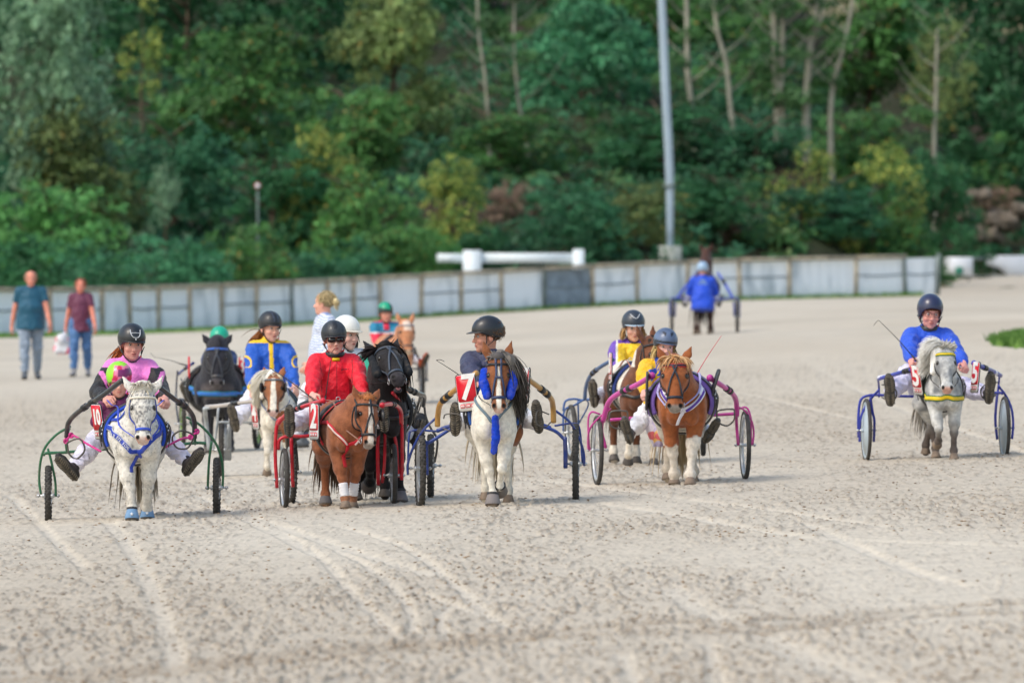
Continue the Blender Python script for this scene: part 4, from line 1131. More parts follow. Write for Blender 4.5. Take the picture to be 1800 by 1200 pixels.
def number_plate(o, off, c, right, up, w, h, txt, size=None, shear=.12):
    """red start number with white foot band; faces cross(right,up)"""
    c = np.array(c)-off; M = plate_M(c, right, up)
    p = MB().prism(rrect(w, h, w*.16), M, .008).build('number_plate', MT['leather'](), o, False)
    def lay(dz): A = M.copy(); A[:3, 3] = c+M[:3, 2]*dz; return A
    def loc(x, y, dz): A = lay(dz); A[:3, 3] += M[:3, 0]*x+M[:3, 1]*y; return A
    MB().prism(rrect(w*.93, h*.95, w*.14), lay(.0055), .004).build('white_face', paint('plate_white', (232, 232, 232), .4), p, False)
    MB().prism(rrect(w*.90, h*.70, w*.10), loc(0, h*.115, .008), .003).build('red_field', paint('plate_red', (214, 20, 44), .35, namt=.04), p, False)
    lettering(txt, size or h*.92, loc(0, h*.12, .012), paint('plate_white', (232, 232, 232), .4), p, 'number', shear, .026*h, .82 if len(txt) == 1 else .60)
    mb = MB()
    for i in (-1, 0, 1):
        A = loc(i*w*.26, -h*.345, .009); mb.prism(rrect(w*.22, h*.10, w*.02, 3), A, .002)
    mb.build('sponsor_mark', paint('plate_red', (214, 20, 44), .35), p, False)
    mb = MB()
    for i in (-1, 0, 1):
        for j in (-1, 0, 1): mb.prism(rrect(w*.035, h*.06, w*.008, 3), loc(i*w*.26+j*w*.058, -h*.345, .011), .002)
    mb.build('sponsor_letters', paint('plate_white', (232, 232, 232), .4), p, False)
    return p

# ------------------------------------------------------------------ sulky
_wm = {}
def wheel(o, off, c, R, kind='mtb', yaw=0, camber=0, tw=.022, rimm='rim'):
    """wheel lying in the y-z plane at c; wheel mesh is rim with hub, tyre and spokes are its sub-parts"""
    key = (R, kind, tw)
    if key not in _wm:
        n = 48; a = np.linspace(0, 2*np.pi, n, endpoint=False); Rt = R-tw
        ring = lambda r: [(0, r*math.cos(t), r*math.sin(t)) for t in a]
        mb = MB().tube(ring(Rt), tw, 12, closed=True, smooth=1)
        if kind == 'mtb':
            for i in range(72):
                t = 2*np.pi*i/72; ca, sa = math.cos(t), math.sin(t)
                M3 = np.array([[1, 0, 0], [0, ca, -sa], [0, sa, ca]])
                for j, ln in (((-.55, .010), (.55, .010)) if i % 2 else ((0, .016),)):
                    r_ = R-.002-abs(j)*tw*.28
                    mb.box((j*tw, ca*r_, sa*r_), (tw*.62, .011, .010), M3)
                if i % 2 == 0:
                    for sx in (-1, 1): mb.box((sx*tw*.92, ca*(R-.014), sa*(R-.014)), (.009, .012, .010), M3)
        tyre = mb.build('tyre', MT['rubber'](), None).data
        rim = MB()
        prof = [(-.012, -.002), (-.013, -.020), (0, -.026), (.013, -.020), (.012, -.002)]
        V = np.array([[x_, (R-2*tw+.004+y_)*math.cos(t), (R-2*tw+.004+y_)*math.sin(t)] for t in a for x_, y_ in prof]); m_ = len(prof)
        rim.add(V, [[i*m_+k, ((i+1) % n)*m_+k, ((i+1) % n)*m_+(k+1) % m_, i*m_+(k+1) % m_] for i in range(n) for k in range(m_)])
        rim.lathe([(0, -.045), (.016, -.045), (.018, -.03), (.012, -.02), (.012, .02), (.018, .03), (.016, .045), (0, .045)], (0, 0, 0), (1, 0, 0), 12)
        if kind == 'disc':
            rim.lathe([(.02, .026), (R-2*tw-.01, .008), (R-2*tw-.01, .006), (.02, .022)], (0, 0, 0), (1, 0, 0), 40)
            rim.lathe([(.02, -.026), (R-2*tw-.01, -.008), (R-2*tw-.01, -.006), (.02, -.022)], (0, 0, 0), (1, 0, 0), 40)
        rim = rim.build('wheel', paint('rim_metal', (196, 200, 204), .35, metal=.5) if kind != 'disc' else paint('disc_grey', (176, 190, 200), .4), None).data
        sp = MB()
        if kind != 'disc':
            for i in range(28):
                t = 2*np.pi*i/28; t2 = t+(.32 if (i//2) % 2 else -.32); sx = .03 if i % 2 else -.03
                sp.tube([(sx, .016*math.cos(t2), .016*math.sin(t2)), (0, (R-2*tw-.015)*math.cos(t), (R-2*tw-.015)*math.sin(t))], .0016, 4, smooth=1)
            sp = sp.build('spokes', MT['chrome'](), None).data
        else: sp = None
        for nm in ('tyre', 'wheel', 'spokes'):
            for ob in [q for q in bpy.data.objects if q.name.split('.')[0] == nm and q.parent is None and q.data in (tyre, rim, sp)]: bpy.data.objects.remove(ob)
        _wm[key] = (tyre, rim, sp)
    tyre, rim, sp = _wm[key]
    w = bpy.data.objects.new('wheel', rim); COL.objects.link(w); w.parent = o; w.location = np.array(c)-off; w.rotation_euler = (random.random()*6, math.radians(camber), math.radians(-yaw)); w.rotation_mode = 'ZYX' if False else 'XYZ'
    for nm, me in (('tyre', tyre), ('spokes', sp)):
        if me: q = bpy.data.objects.new(nm, me); COL.objects.link(q); q.parent = w
    return w
def sulky(T, label, wheels, R, tubes, rgb, shafts, shaft_rgb, kind='mtb', seat=None, stirrups=(), axle=True, tw=.022, shaft_r=.017, group='pony sulkies', tip=None, bands=True, mud=None):
    """wheels [(centre local, yaw)], tubes [(pts,r)], shafts [pts..]"""
    cen = (np.array(wheels[0][0])+np.array(wheels[-1][0]))/2
    off = np.array([cen[0], cen[1], cen[2]-R])
    o, off = T.thing('sulky', off, label, 'sulky', group)
    fm = paint('frame_%d_%d_%d' % rgb, rgb, .35, nscale=14, namt=.22, coat=.3); sm = paint('shaft_%d_%d_%d' % shaft_rgb, shaft_rgb, .32, coat=.3)
    for c, yw in wheels: wheel(o, off, c, R, kind, yw, 0, tw)
    mb = MB()
    for t in tubes: mb.tube(t[0], t[1], 10, smooth=5)
    shift(mb, off).build('frame', fm, o)
    if axle:
        mb = MB()
        for c, yw in wheels:
            mb.tube([np.array(c)-[.085, 0, 0], np.array(c)+[.085, 0, 0]], .007, 8)
            for sx in (-1, 1): mb.lathe([(0, -.006), (.013, -.006), (.013, .006), (0, .006)], np.array(c)+[sx*.072, 0, 0], (1, 0, 0), 8)
        shift(mb, off).build('axle', MT['chrome'](), o)
    for p in shafts:
        sh = shift(MB().tube(p, shaft_r, 12, smooth=6), off).build('shaft', sm, o)
        if bands:
            P_ = catmull(np.array(p), 6); mb = MB()
            for f_ in (.35, .42): i = int(len(P_)*f_); mb.tube([P_[i], P_[i+1]], shaft_r*1.35, 10, smooth=1)
            shift(mb, off).build('shaft_strap', MT['leather'](), sh)
        if tip is not None: shift(MB().ball(p[0], shaft_r*1.35, 12), off).build('shaft_tip', paint('tip_%d_%d_%d' % tip, tip, .35), sh)
    if seat is not None:
        c = np.array(seat); mb = MB()
        V = Body().ell(c, (.15, .15, .03), .02).ell(c+[0, .12, .02], (.15, .03, .04), .05); v, q = V.mesh(.014)
        raw_mesh('seat', v-off, q, MT['leather'](), o)
        st = MB().tube([c+[0, 0, -.02], (cen[0], cen[1]-.05, max(t_[2] for t_ in tubes[0][0]))], .02, 8)
        shift(st, off).build('seat_post', fm, o)
    for st in stirrups:
        mb = MB().tube(st[0], st[1], 8, closed=st[2] if len(st) > 2 else False, smooth=4)
        shift(mb, off).build('stirrup', mat('iron', rgb=lin((96, 92, 88)), rough=.5, metal=.5, nscale=20, namt=.3) if len(st) < 4 else MT['leather'](), o)
    return o, off

# ------------------------------------------------------------------ people
def hand(B, w, d, nrm, side, k=1, curl=(55, 70, 50), spread=.0):
    d, nrm, side = (np.array(v, float)/np.linalg.norm(v) for v in (d, nrm, side))
    nrm = nrm-d*nrm.dot(d); nrm /= np.linalg.norm(nrm); side = np.cross(d, nrm)*(1 if np.cross(d, nrm).dot(side) > 0 else -1)
    R = np.stack([side, d, nrm], 1)
    B.ell(w+d*.048*k, np.array([.040, .050, .016])*k, .012, R)
    B.cone(w-d*.02*k, w+d*.03*k, .023*k, .024*k, .015)
    for i in range(4):
        p = w+d*(.086-.004*abs(i-1))*k+side*(1.5-i)*.0195*k; ang = 0
        for l_, c_ in zip((.036, .024, .018), curl):
            ang += math.radians(c_); v = d*math.cos(ang)+nrm*math.sin(ang); q = p+v*l_*k*(1, 1.05, .98, .8)[i]
            B.cone(p, q, .0092*k, .0082*k, .0035); p = q
    p = w+d*.028*k+side*.032*k; q = p+(side*.6+d*.6+nrm*.35)*.036*k; r = q+(d*.7+nrm*.75-side*.15)*.030*k
    B.cone(p, q, .0125*k, .0105*k, .006); B.cone(q, r, .0100*k, .0085*k, .003)
    return w+d*.075*k+nrm*.03*k, side
SK = (204, 160, 142)
def person(T, label, pel, k=.86, lean=6, turn=0, tilt=0, head=(0, 0, 0), hands=None, feet=None, knees=(1, 1), jacket=None, sleeve=1.0, trousers=(232, 234, 238), boots=(44, 42, 44),
           helmet=None, hair_c=None, hair_kind=None, skin=SK, glasses=None, vox=.0056, toes=None, sole=None, group=None, collar=True, eyes=True, curl=(60, 70, 50), palm=None, smile=0,
           name='person', brows=(96, 70, 52), jm='jacket', tuck=0, hem2=0, body_w=1.0, socks=None, legs=True, hem=.0, bare=None, head_k=1.0, belly=0.0, base=None, sleeve_w=1.0, scrunch=1.0, eyecol=(70, 84, 92), boot_h=.30):
    pel = np.array(pel, float)
    base = np.array([pel[0], pel[1], 0.]) if base is None else np.array(base, float)
    o, off = T.thing(name, base, label, 'person', group)
    RT = np.array(Matrix.Rotation(math.radians(turn), 3, 'Z') @ Matrix.Rotation(math.radians(tilt), 3, 'Y') @ Matrix.Rotation(math.radians(lean), 3, 'X'))
    def tr(x, y, z): return pel+RT@(np.array([x, -y, z])*k)      # x side, y forward, z up
    bw = body_w
    # skeleton
    sh = [tr(-.150*bw, 0, .405), tr(.150*bw, 0, .405)]; hp = [tr(-.09, .02, .0), tr(.09, .02, .0)]
    if hands is None: hands = [tr(-.12, .30, .18), tr(.12, .30, .18)]
    if feet is None: feet = [tr(-.1, 0, -.86), tr(.1, 0, -.86)]
    hands = [np.array(h_, float) for h_ in hands]; feet = [np.array(f_, float) for f_ in feet]
    el = []; kn = []
    for i, sx in enumerate((-1, 1)):
        e, h2 = ik(sh[i], hands[i], .275*k, .25*k, (RT@np.array([sx*.8*(1 if sleeve >= 1 else .6), .5, -.75]))); el.append(e); hands[i] = h2
        q, f2 = ik(hp[i], feet[i], .41*k, .41*k, np.array([-sx*.15, -.15, .6]) if (pel[2]-feet[i][2]) < .75*k else np.array([sx*.05, -1, 0])); kn.append(q); feet[i] = f2
    HM = Matrix.Rotation(math.radians(head[0]), 3, 'Z') @ Matrix.Rotation(math.radians(head[2]), 3, 'Y') @ Matrix.Rotation(math.radians(head[1]), 3, 'X')
    hr, hf, hu = np.array(HM @ Vector((1, 0, 0))), np.array(HM @ Vector((0, -1, 0))), np.array(HM @ Vector((0, 0, 1)))
    nk = tr(0, .0, .47); hk_ = k**.55*head_k; hc = nk+(RT@np.array([0, -.012, .0]))*k+np.array([0, 0, .008*k])+hu*.105*hk_
    def Hd(r, f, u): return hc+(hr*r+hf*f+hu*u)*hk_
    HR = np.stack([hr, hf, hu], 1)
    B = Body()
    # torso
    def torso(B, g):
        B.ell(tr(0, .0, .02), np.array([.150*bw+g, .115+g, .11+g])*k, .05, RT)
        B.ell(tr(0, .03+belly*.5, .16), np.array([.135*bw+g+belly*.4, .105+g+belly, .13])*k, .06, RT)
        B.ell(tr(0, .01, .30), np.array([.148*bw+g, .105+g, .15])*k, .06, RT)
        B.cone(sh[0]*.92+sh[1]*.08, sh[1]*.92+sh[0]*.08, (.056+g)*k, (.056+g)*k, .04)
        for i_ in (0, 1): B.cone(sh[i_]*.7+sh[1-i_]*.3+np.array([0, 0, .02*k]), tr(0, 0, .46), (.046+g*.6)*k, (.046+g*.6)*k, .03)
    torso(B, 0)
    B.cone(tr(0, 0, .43), Hd(0, -.02, -.04), .052*k, .047*hk_, .03)
    for i, sx in enumerate((-1, 1)):
        B.chain([sh[i], el[i]*.5+sh[i]*.5, el[i], el[i]*.45+hands[i]*.55, hands[i]], np.array([.052, .045, .036, .034, .024])*k, .02)
        dv = hands[i]-el[i]; dv /= np.linalg.norm(dv)
        pn = np.array(palm[i]) if palm else np.array([-sx*.5, 0, -.8]); sd_ = np.array([-sx, -.2, .2]) if not palm else np.array([-sx*.6, -1, .1])
        hand(B, hands[i], dv, pn, sd_, k**.7, curl)
        if legs: B.chain([hp[i], kn[i], feet[i]], np.array([.068, .046, .030])*k, .03)
    # head with a face
    def he(r, f, u, rad, kk=.012, sub=False): B.ell(Hd(r, f, u), np.array(rad)*hk_, kk, HR, sub)
    he(0, -.012, .040, (.076, .092, .085)); he(0, .026, -.025, (.060, .064, .085), .02); he(0, .032, -.070, (.044, .048, .038), .02)
    he(0, .066, -.094, (.020, .018, .016), .015); he(0, .074, .030, (.050, .020, .014), .012)
    for sx in (-1, 1):
        he(sx*.036, .062, -.030, (.022, .022, .020), .015); he(sx*.031, .100, .008, (.0165, .014, .0115), .008, True)
        he(sx*.077, -.004, -.012, (.010, .019, .030), .006); he(sx*.010, .094, -.034, (.009, .009, .007), .004)
    B.cone(Hd(0, .082, .010), Hd(0, .104, -.030), .0075*hk_, .0115*hk_, .008)
    he(0, .087, -.056, (.022, .010, .0055), .004); he(0, .085, -.068, (.018, .010, .006), .004)
    he(0, .100, -.0620, (.022, .010, .0016), .003, True)
    V, Q = B.mesh(vox)
    h = np.stack([(V-hc)@hr, (V-hc)@hf, (V-hc)@hu], 1)/hk_
    sk = np.array(lin(skin)); C = np.tile(sk, (len(V), 1)); n2 = vn3(V, .03, 2)[:, None]
    C = C*(.94+.1*n2)
    def spot(c, rad, col, a, soft=.35):
        nonlocal C
        d = np.sqrt((((h-np.array(c))/np.array(rad))**2).sum(1)); m = (np.clip((1-d)/soft, 0, 1)*a)[:, None]; C = C*(1-m)+np.array(lin(col))*m
    for sx in (-1, 1):
        spot((sx*.040, .075, -.036), (.026, .04, .022), (210, 124, 112), .38, .8)
        spot((sx*.032, .09, .027), (.019, .04, .0048), brows, .55)
        spot((sx*.031, .092, .008), (.019, .02, .0125), (120, 76, 64), .55)
        spot((sx*.009, .106, -.041), (.004, .006, .003), (90, 40, 36), .8)
        spot((sx*.077, -.004, -.012), (.02, .03, .035), (206, 128, 112), .4, .8)
    spot((0, .10, -.030), (.014, .02, .014), (206, 124, 110), .4, .8)
    spot((0, .09, -.0615), (.024, .02, .0120), (184, 98, 94), .75); spot((0, .095, -.0620), (.020, .02, .0028), (110, 50, 50), .6)
    if bare: C = bare(V, C, h)
    body = raw_mesh('body', V-off, Q, mat('skin', attr=True, rough=.6, spec=.3, nscale=60, namt=.04), o, C)
    body.data.materials[0].node_tree.nodes['Principled BSDF'].inputs['Subsurface Weight'].default_value = .0
    bd = lambda mb, nm, m, par=None, color=False, smooth=True: shift(mb, off).build(nm, m, par or o, smooth, None, color)
    if eyes:
        for sx in (-1, 1):
            e = bd(MB().ball(Hd(sx*.031, .0775, .007), .0115*hk_, 12), 'eye', mat('eye_white', rgb=lin((176, 166, 162)), rough=.2))  # whites greyed, so helmet shade is put into their colour
            bd(MB().ball(Hd(sx*.031, .0850, .007), np.array([.0058, .0058, .0058])*hk_, 10), 'iris', mat('iris_%d' % eyecol[0], rgb=lin((eyecol[0]//2, eyecol[1]//2, eyecol[2]//2)), rough=.1), e)
    # jacket
    if jacket:
        J = Body(); torso(J, .018*scrunch)
        if hem: J.cone(tr(0, .0, -.13), tr(0, .0, .12), .200*bw*k, .165*bw*k, .04, sq=((0, 1, 0), .97)); J.ell(tr(0, 0, -.27), np.array([.5, .5, .13])*k, .01, RT, sub=True)
        for i in (0, 1):
            if sleeve >= 1:
                e2 = el[i]*.08+hands[i]*.92
                J.chain([sh[i], el[i]*.5+sh[i]*.5, el[i], el[i]*.5+e2*.5, e2], np.array([.068, .066, .060, .054, .036])*k*sleeve_w, .03)
            else:
                e2 = sh[i]*(1-sleeve)+el[i]*sleeve; J.cone(sh[i], e2, .066*k, .062*k, .03)
        if collar: J.cone(tr(0, -.005, .43), tr(0, -.004, .492), .066*k, .058*k, .02)
        J.cone(tr(0, .004, .50), tr(0, .01, .62), .045*k, .06*k, .008, sub=True)
        if sleeve < 1:
            for i in (0, 1): e2 = sh[i]*(1-sleeve)+el[i]*sleeve; u = (el[i]-sh[i])/np.linalg.norm(el[i]-sh[i]); J.cone(e2+u*.045*k, e2+u*.16*k, .05*k, .06*k, .01, sub=True)
        v, q = J.mesh(max(vox, .0062)); nv = vnorm(v, q)
        tl = ((v-pel)@RT)/k*np.array([1, -1, 1])
        arm = np.minimum(*[J._d(('c', sh[i], hands[i]*0+el[i], .06*k, .055*k, 0, False, None), v) for i in (0, 1)]); arm2 = np.minimum(*[J._d(('c', el[i], hands[i], .05*k, .03*k, 0, False, None), v) for i in (0, 1)])
        arm = np.minimum(arm, arm2)
        sgx = np.sign(tl[:, 0:1]); vv = np.concatenate([tl[:, 2:]*1.0+sgx*tl[:, :1]*.9, sgx*tl[:, :1]*.5-tl[:, 2:]*.45, tl[:, 1:2]], 1); r1 = 1-np.abs(2*vn3(vv, np.array([.085, .14, .10]), 5)-1); r2 = vn3(v, .028, 6)-.5
        disp = (.042*(r1-.62)*np.clip(vn3(v, .16, 12)*1.8-.3, .15, 1.2)+.006*r2)*(1 if sleeve >= 1 else .6)
        tuckm = np.clip((.45-tl[:, 2])/.05, .25, 1)
        v = v+nv*(disp*tuckm*k)[:, None]
        jc = jacket(tl, np.where(arm < .018*k, 1., 0.), v) if callable(jacket) else np.tile(lin(jacket), (len(v), 1))
        raw_mesh(jm, v-off, q, mat('cloth', attr=True, rough=.55, nscale=60, namt=.07, sheen=.1, bump=.9, bscale=13), o, jc)
    if trousers is not None and legs:
        J = Body(); J.ell(tr(0, .0, .0), np.array([.165*bw, .130, .115])*k, .05, RT)
        for i in (0, 1):
            e2 = kn[i]*.12+feet[i]*.88
            J.chain([hp[i], hp[i]*.5+kn[i]*.5, kn[i], kn[i]*.5+e2*.5, e2], np.array([.098, .088, .072, .066, .056])*k, .035)
        v, q = J.mesh(max(vox, .007)); nv = vnorm(v, q)
        r1 = 1-np.abs(2*vn3(v@np.array([[1, .4, 0], [0, 1, .3], [.3, 0, 1]]), np.array([.08, .07, .045]), 9)-1)
        v = v+nv*((.026*(r1-.6)+.006*(vn3(v, .03, 7)-.5))*k)[:, None]
        tc_ = trousers(v, (v-pel)/k) if callable(trousers) else np.tile(lin(trousers), (len(v), 1))
        raw_mesh('trousers', v-off, q, mat('cloth', attr=True, rough=.62), o, tc_)
    # boots
    if legs:
      for i, sx in enumerate((-1, 1)):
        t = np.array(toes[i] if toes else (sx*.3, -.45, .85), float); t /= np.linalg.norm(t)
        shin = kn[i]-feet[i]; shin /= np.linalg.norm(shin)
        nrm = -shin+t*shin.dot(t); nrm /= np.linalg.norm(nrm)+1e-9              # sole normal
        if sole and sole[i] is not None: nrm = np.array(sole[i], float); nrm -= t*nrm.dot(t); nrm /= np.linalg.norm(nrm)
        sd_ = np.cross(t, nrm); J = Body(); a = feet[i]+nrm*.045*k; 
        J.cone(a-t*.045*k, a+t*.03*k, .036*k, .034*k, .02, sq=(nrm, .95)); J.cone(a+t*.03*k, a+t*.125*k, .038*k, .041*k, .02, sq=(nrm, .72)); J.cone(a+t*.125*k, a+t*.165*k, .041*k, .030*k, .01, sq=(nrm, .72))
        J.cone(a, feet[i]+shin*.02, .038*k, .042*k, .03); J.cone(feet[i]+shin*.02, feet[i]+shin*boot_h*k*.6, .042*k, .054*k*(1 if boot_h > .2 else .8), .02)
        v, q = J.mesh(max(vox, .007)); bt = raw_mesh('boot' if boot_h > .12 else 'shoe', v-off, q, paint('boot_%d_%d_%d' % boots, boots, .5, nscale=25, namt=.25), o)
        M = plate_M(a+nrm*.034*k+t*.055*k, sd_, t)
        ol = [(.032*math.sin(b_)*(1+.22*(math.cos(b_) > 0)*math.cos(b_)-.18*math.exp(-((math.cos(b_)+.15)/.3)**2)), .128*math.cos(b_)) for b_ in np.linspace(0, 2*math.pi, 28, endpoint=False)]
        ol = [(x_*k*1.38, y_*k*1.04) for x_, y_ in ol]
        bd(MB().prism(ol, M, .014*k), 'sole', paint('sole', (78, 74, 68), .9, nscale=30, namt=.3), bt, smooth=False)
        mb = MB(); zsg = 1 if np.dot(M[:3, 2], nrm) > 0 else -1
        for r_ in range(13):
            yy = (-.112+.0185*r_)*k
            for c_ in (-1, 1):
                w_ = .020 if yy > 0 else .017
                A = M.copy(); ang = c_*.5; ca, sa = math.cos(ang), math.sin(ang); Rz = np.array([[ca, -sa, 0], [sa, ca, 0], [0, 0, 1]]); A[:3, :3] = M[:3, :3]@Rz
                A[:3, 3] = M[:3, 3]+M[:3, 0]*c_*.0195*k+M[:3, 1]*yy+M[:3, 2]*zsg*.0095*k
                if abs(yy+.022*k) > .012*k: mb.box(A[:3, 3], (w_*k*1.6, .008*k, .008*k), A[:3, :3])
        bd(mb, 'tread', paint('sole_dirt', (112, 104, 92), .95, nscale=30, namt=.35), bt, smooth=False)
    # hair
    rng = np.random.default_rng(int(abs(hc[0]*1000+hc[2]*100))+3)
    if hair_kind:
        mb = MB(); c1, c2 = jit(hair_c, .7), jit(hair_c, 1.2)
        if hair_kind in ('short', 'bun', 'crop', 'fringe', 'bald'):
            cap = Body().ell(Hd(0, -.022, .044), np.array([.083, .093, .088])*hk_, .01, HR)
            cap.ell(Hd(0, .10, -.06), np.array([.11, .115, .095])*hk_, .012, HR, sub=True)
            if hair_kind == 'bald': cap.ell(Hd(0, .06, .12), np.array([.075, .10, .075])*hk_, .01, HR, sub=True)
            v, q = cap.mesh(.006); v = v+vnorm(v, q)*(.006*(vn3(v, .012, 5)-.4))[:, None]
            mb.add(v, q, col=lin(c1))
            n = 900; d = rng.normal(size=(n, 3)); d[:, 2] = abs(d[:, 2])*.9-.3; d /= np.linalg.norm(d, axis=1)[:, None]
            r, g = cap.project(np.array([Hd(*(a*.08+np.array([0, -.02, .04]))) for a in d]), .0, 4)
            hair(mb, r, g*.4+hu*-.3-hf*.4, .035 if hair_kind != 'fringe' else .03, rng, .003, .7, .2, 4, lin(c1), lin(c2), .35)
        if hair_kind == 'bun':
            mb.ball(Hd(.03, -.125, .03), np.array([.03, .035, .035])*hk_, 12, col=lin(c2)); r = [Hd(.03+rng.normal()*.02, -.13, .02+rng.normal()*.02) for _ in range(90)]
            hair(mb, r, [(-hf*.6+hr*rng.normal()*.8+hu*rng.normal()*.8) for _ in range(90)], .06, rng, .003, 1.2, .4, 5, lin(c1), lin(c2), .5)
        if hair_kind == 'fringe':
            n = 160; r = [Hd(x, .078, .062) for x in rng.uniform(-.06, .06, n)]; hair(mb, r, [(hf*.4+hr*rng.normal()*.3-hu*.8)]*n, .035, rng, .004, .6, .2, 4, lin(c1), lin(c2), .3)
        if hair_kind in ('ponytail', 'long', 'sides'):
            n = 260 if hair_kind != 'sides' else 200
            if hair_kind == 'ponytail': r = [Hd(-.02+rng.normal()*.015, -.085, -.035+rng.normal()*.012) for _ in range(n)]; hair(mb, r, [(-hr*.55-hf*.35-hu*.6)]*n, .20*k, rng, .005, .8, .15, 7, lin(c1), lin(c2), .22)
            else:
                r = [Hd(sx*(.072+.004*rng.random()), rng.uniform(-.06, .035), -.01+rng.uniform(-.01, .03)) for sx in rng.choice([-1., 1.], n)]
                hair(mb, r, [(-hu*1.0+hr*np.sign((a-hc)@hr)*.35) for a in r], .15 if hair_kind == 'long' else .10, rng, .0045, .4, .25, 6, lin(c1), lin(c2), .14)
        bd(mb, 'hair', MT['hairm'](), color=True)
    if glasses:
        mb = MB(); fr = MB()
        for sx in (-1, 1):
            w_, h_ = (.030, .019) if glasses == 'sun' else (.025, .018)
            ol = [(w_*1.0*math.copysign(abs(math.cos(t_))**.65, math.cos(t_)), h_*math.copysign(abs(math.sin(t_))**.65, math.sin(t_))) for t_ in np.linspace(0, 2*math.pi, 20, endpoint=False)]
            M = plate_M(Hd(sx*.034, .104, .006), hr-hf*sx*.18, hu); M[:3, :3] *= hk_
            if glasses == 'sun': mb.prism(ol, M, .004)
            pts = [M[:3, 3]+M[:3, 0]*x_+M[:3, 1]*y_ for x_, y_ in ol]; fr.tube(pts, .0030 if glasses == 'sun' else .0022, 6, closed=True, smooth=1)
            fr.tube([Hd(sx*.062, .100, .010), Hd(sx*.078, .05, .008), Hd(sx*.080, -.005, .006)], .0028 if glasses == 'sun' else .0016, 6)
        fr.tube([Hd(-.010, .108, .010), Hd(0, .112, .012), Hd(.010, .108, .010)], .0025 if glasses == 'sun' else .0015, 6)
        g = bd(fr, 'glasses', paint('tortoise', (70, 40, 34) if glasses == 'sun' else (48, 40, 46), .3))
        if glasses == 'sun': bd(mb, 'dark_lenses', mat('lens', rgb=(.012, .010, .012), rough=.08, spec=.8), g)
    if helmet: make_helmet(o, off, Hd, hr, hf, hu, hk_, **helmet)
    return dict(o=o, off=off, Hd=Hd, hands=hands, el=el, tr=tr, kn=kn, feet=feet, hk=hk_, k=k, RT=RT)
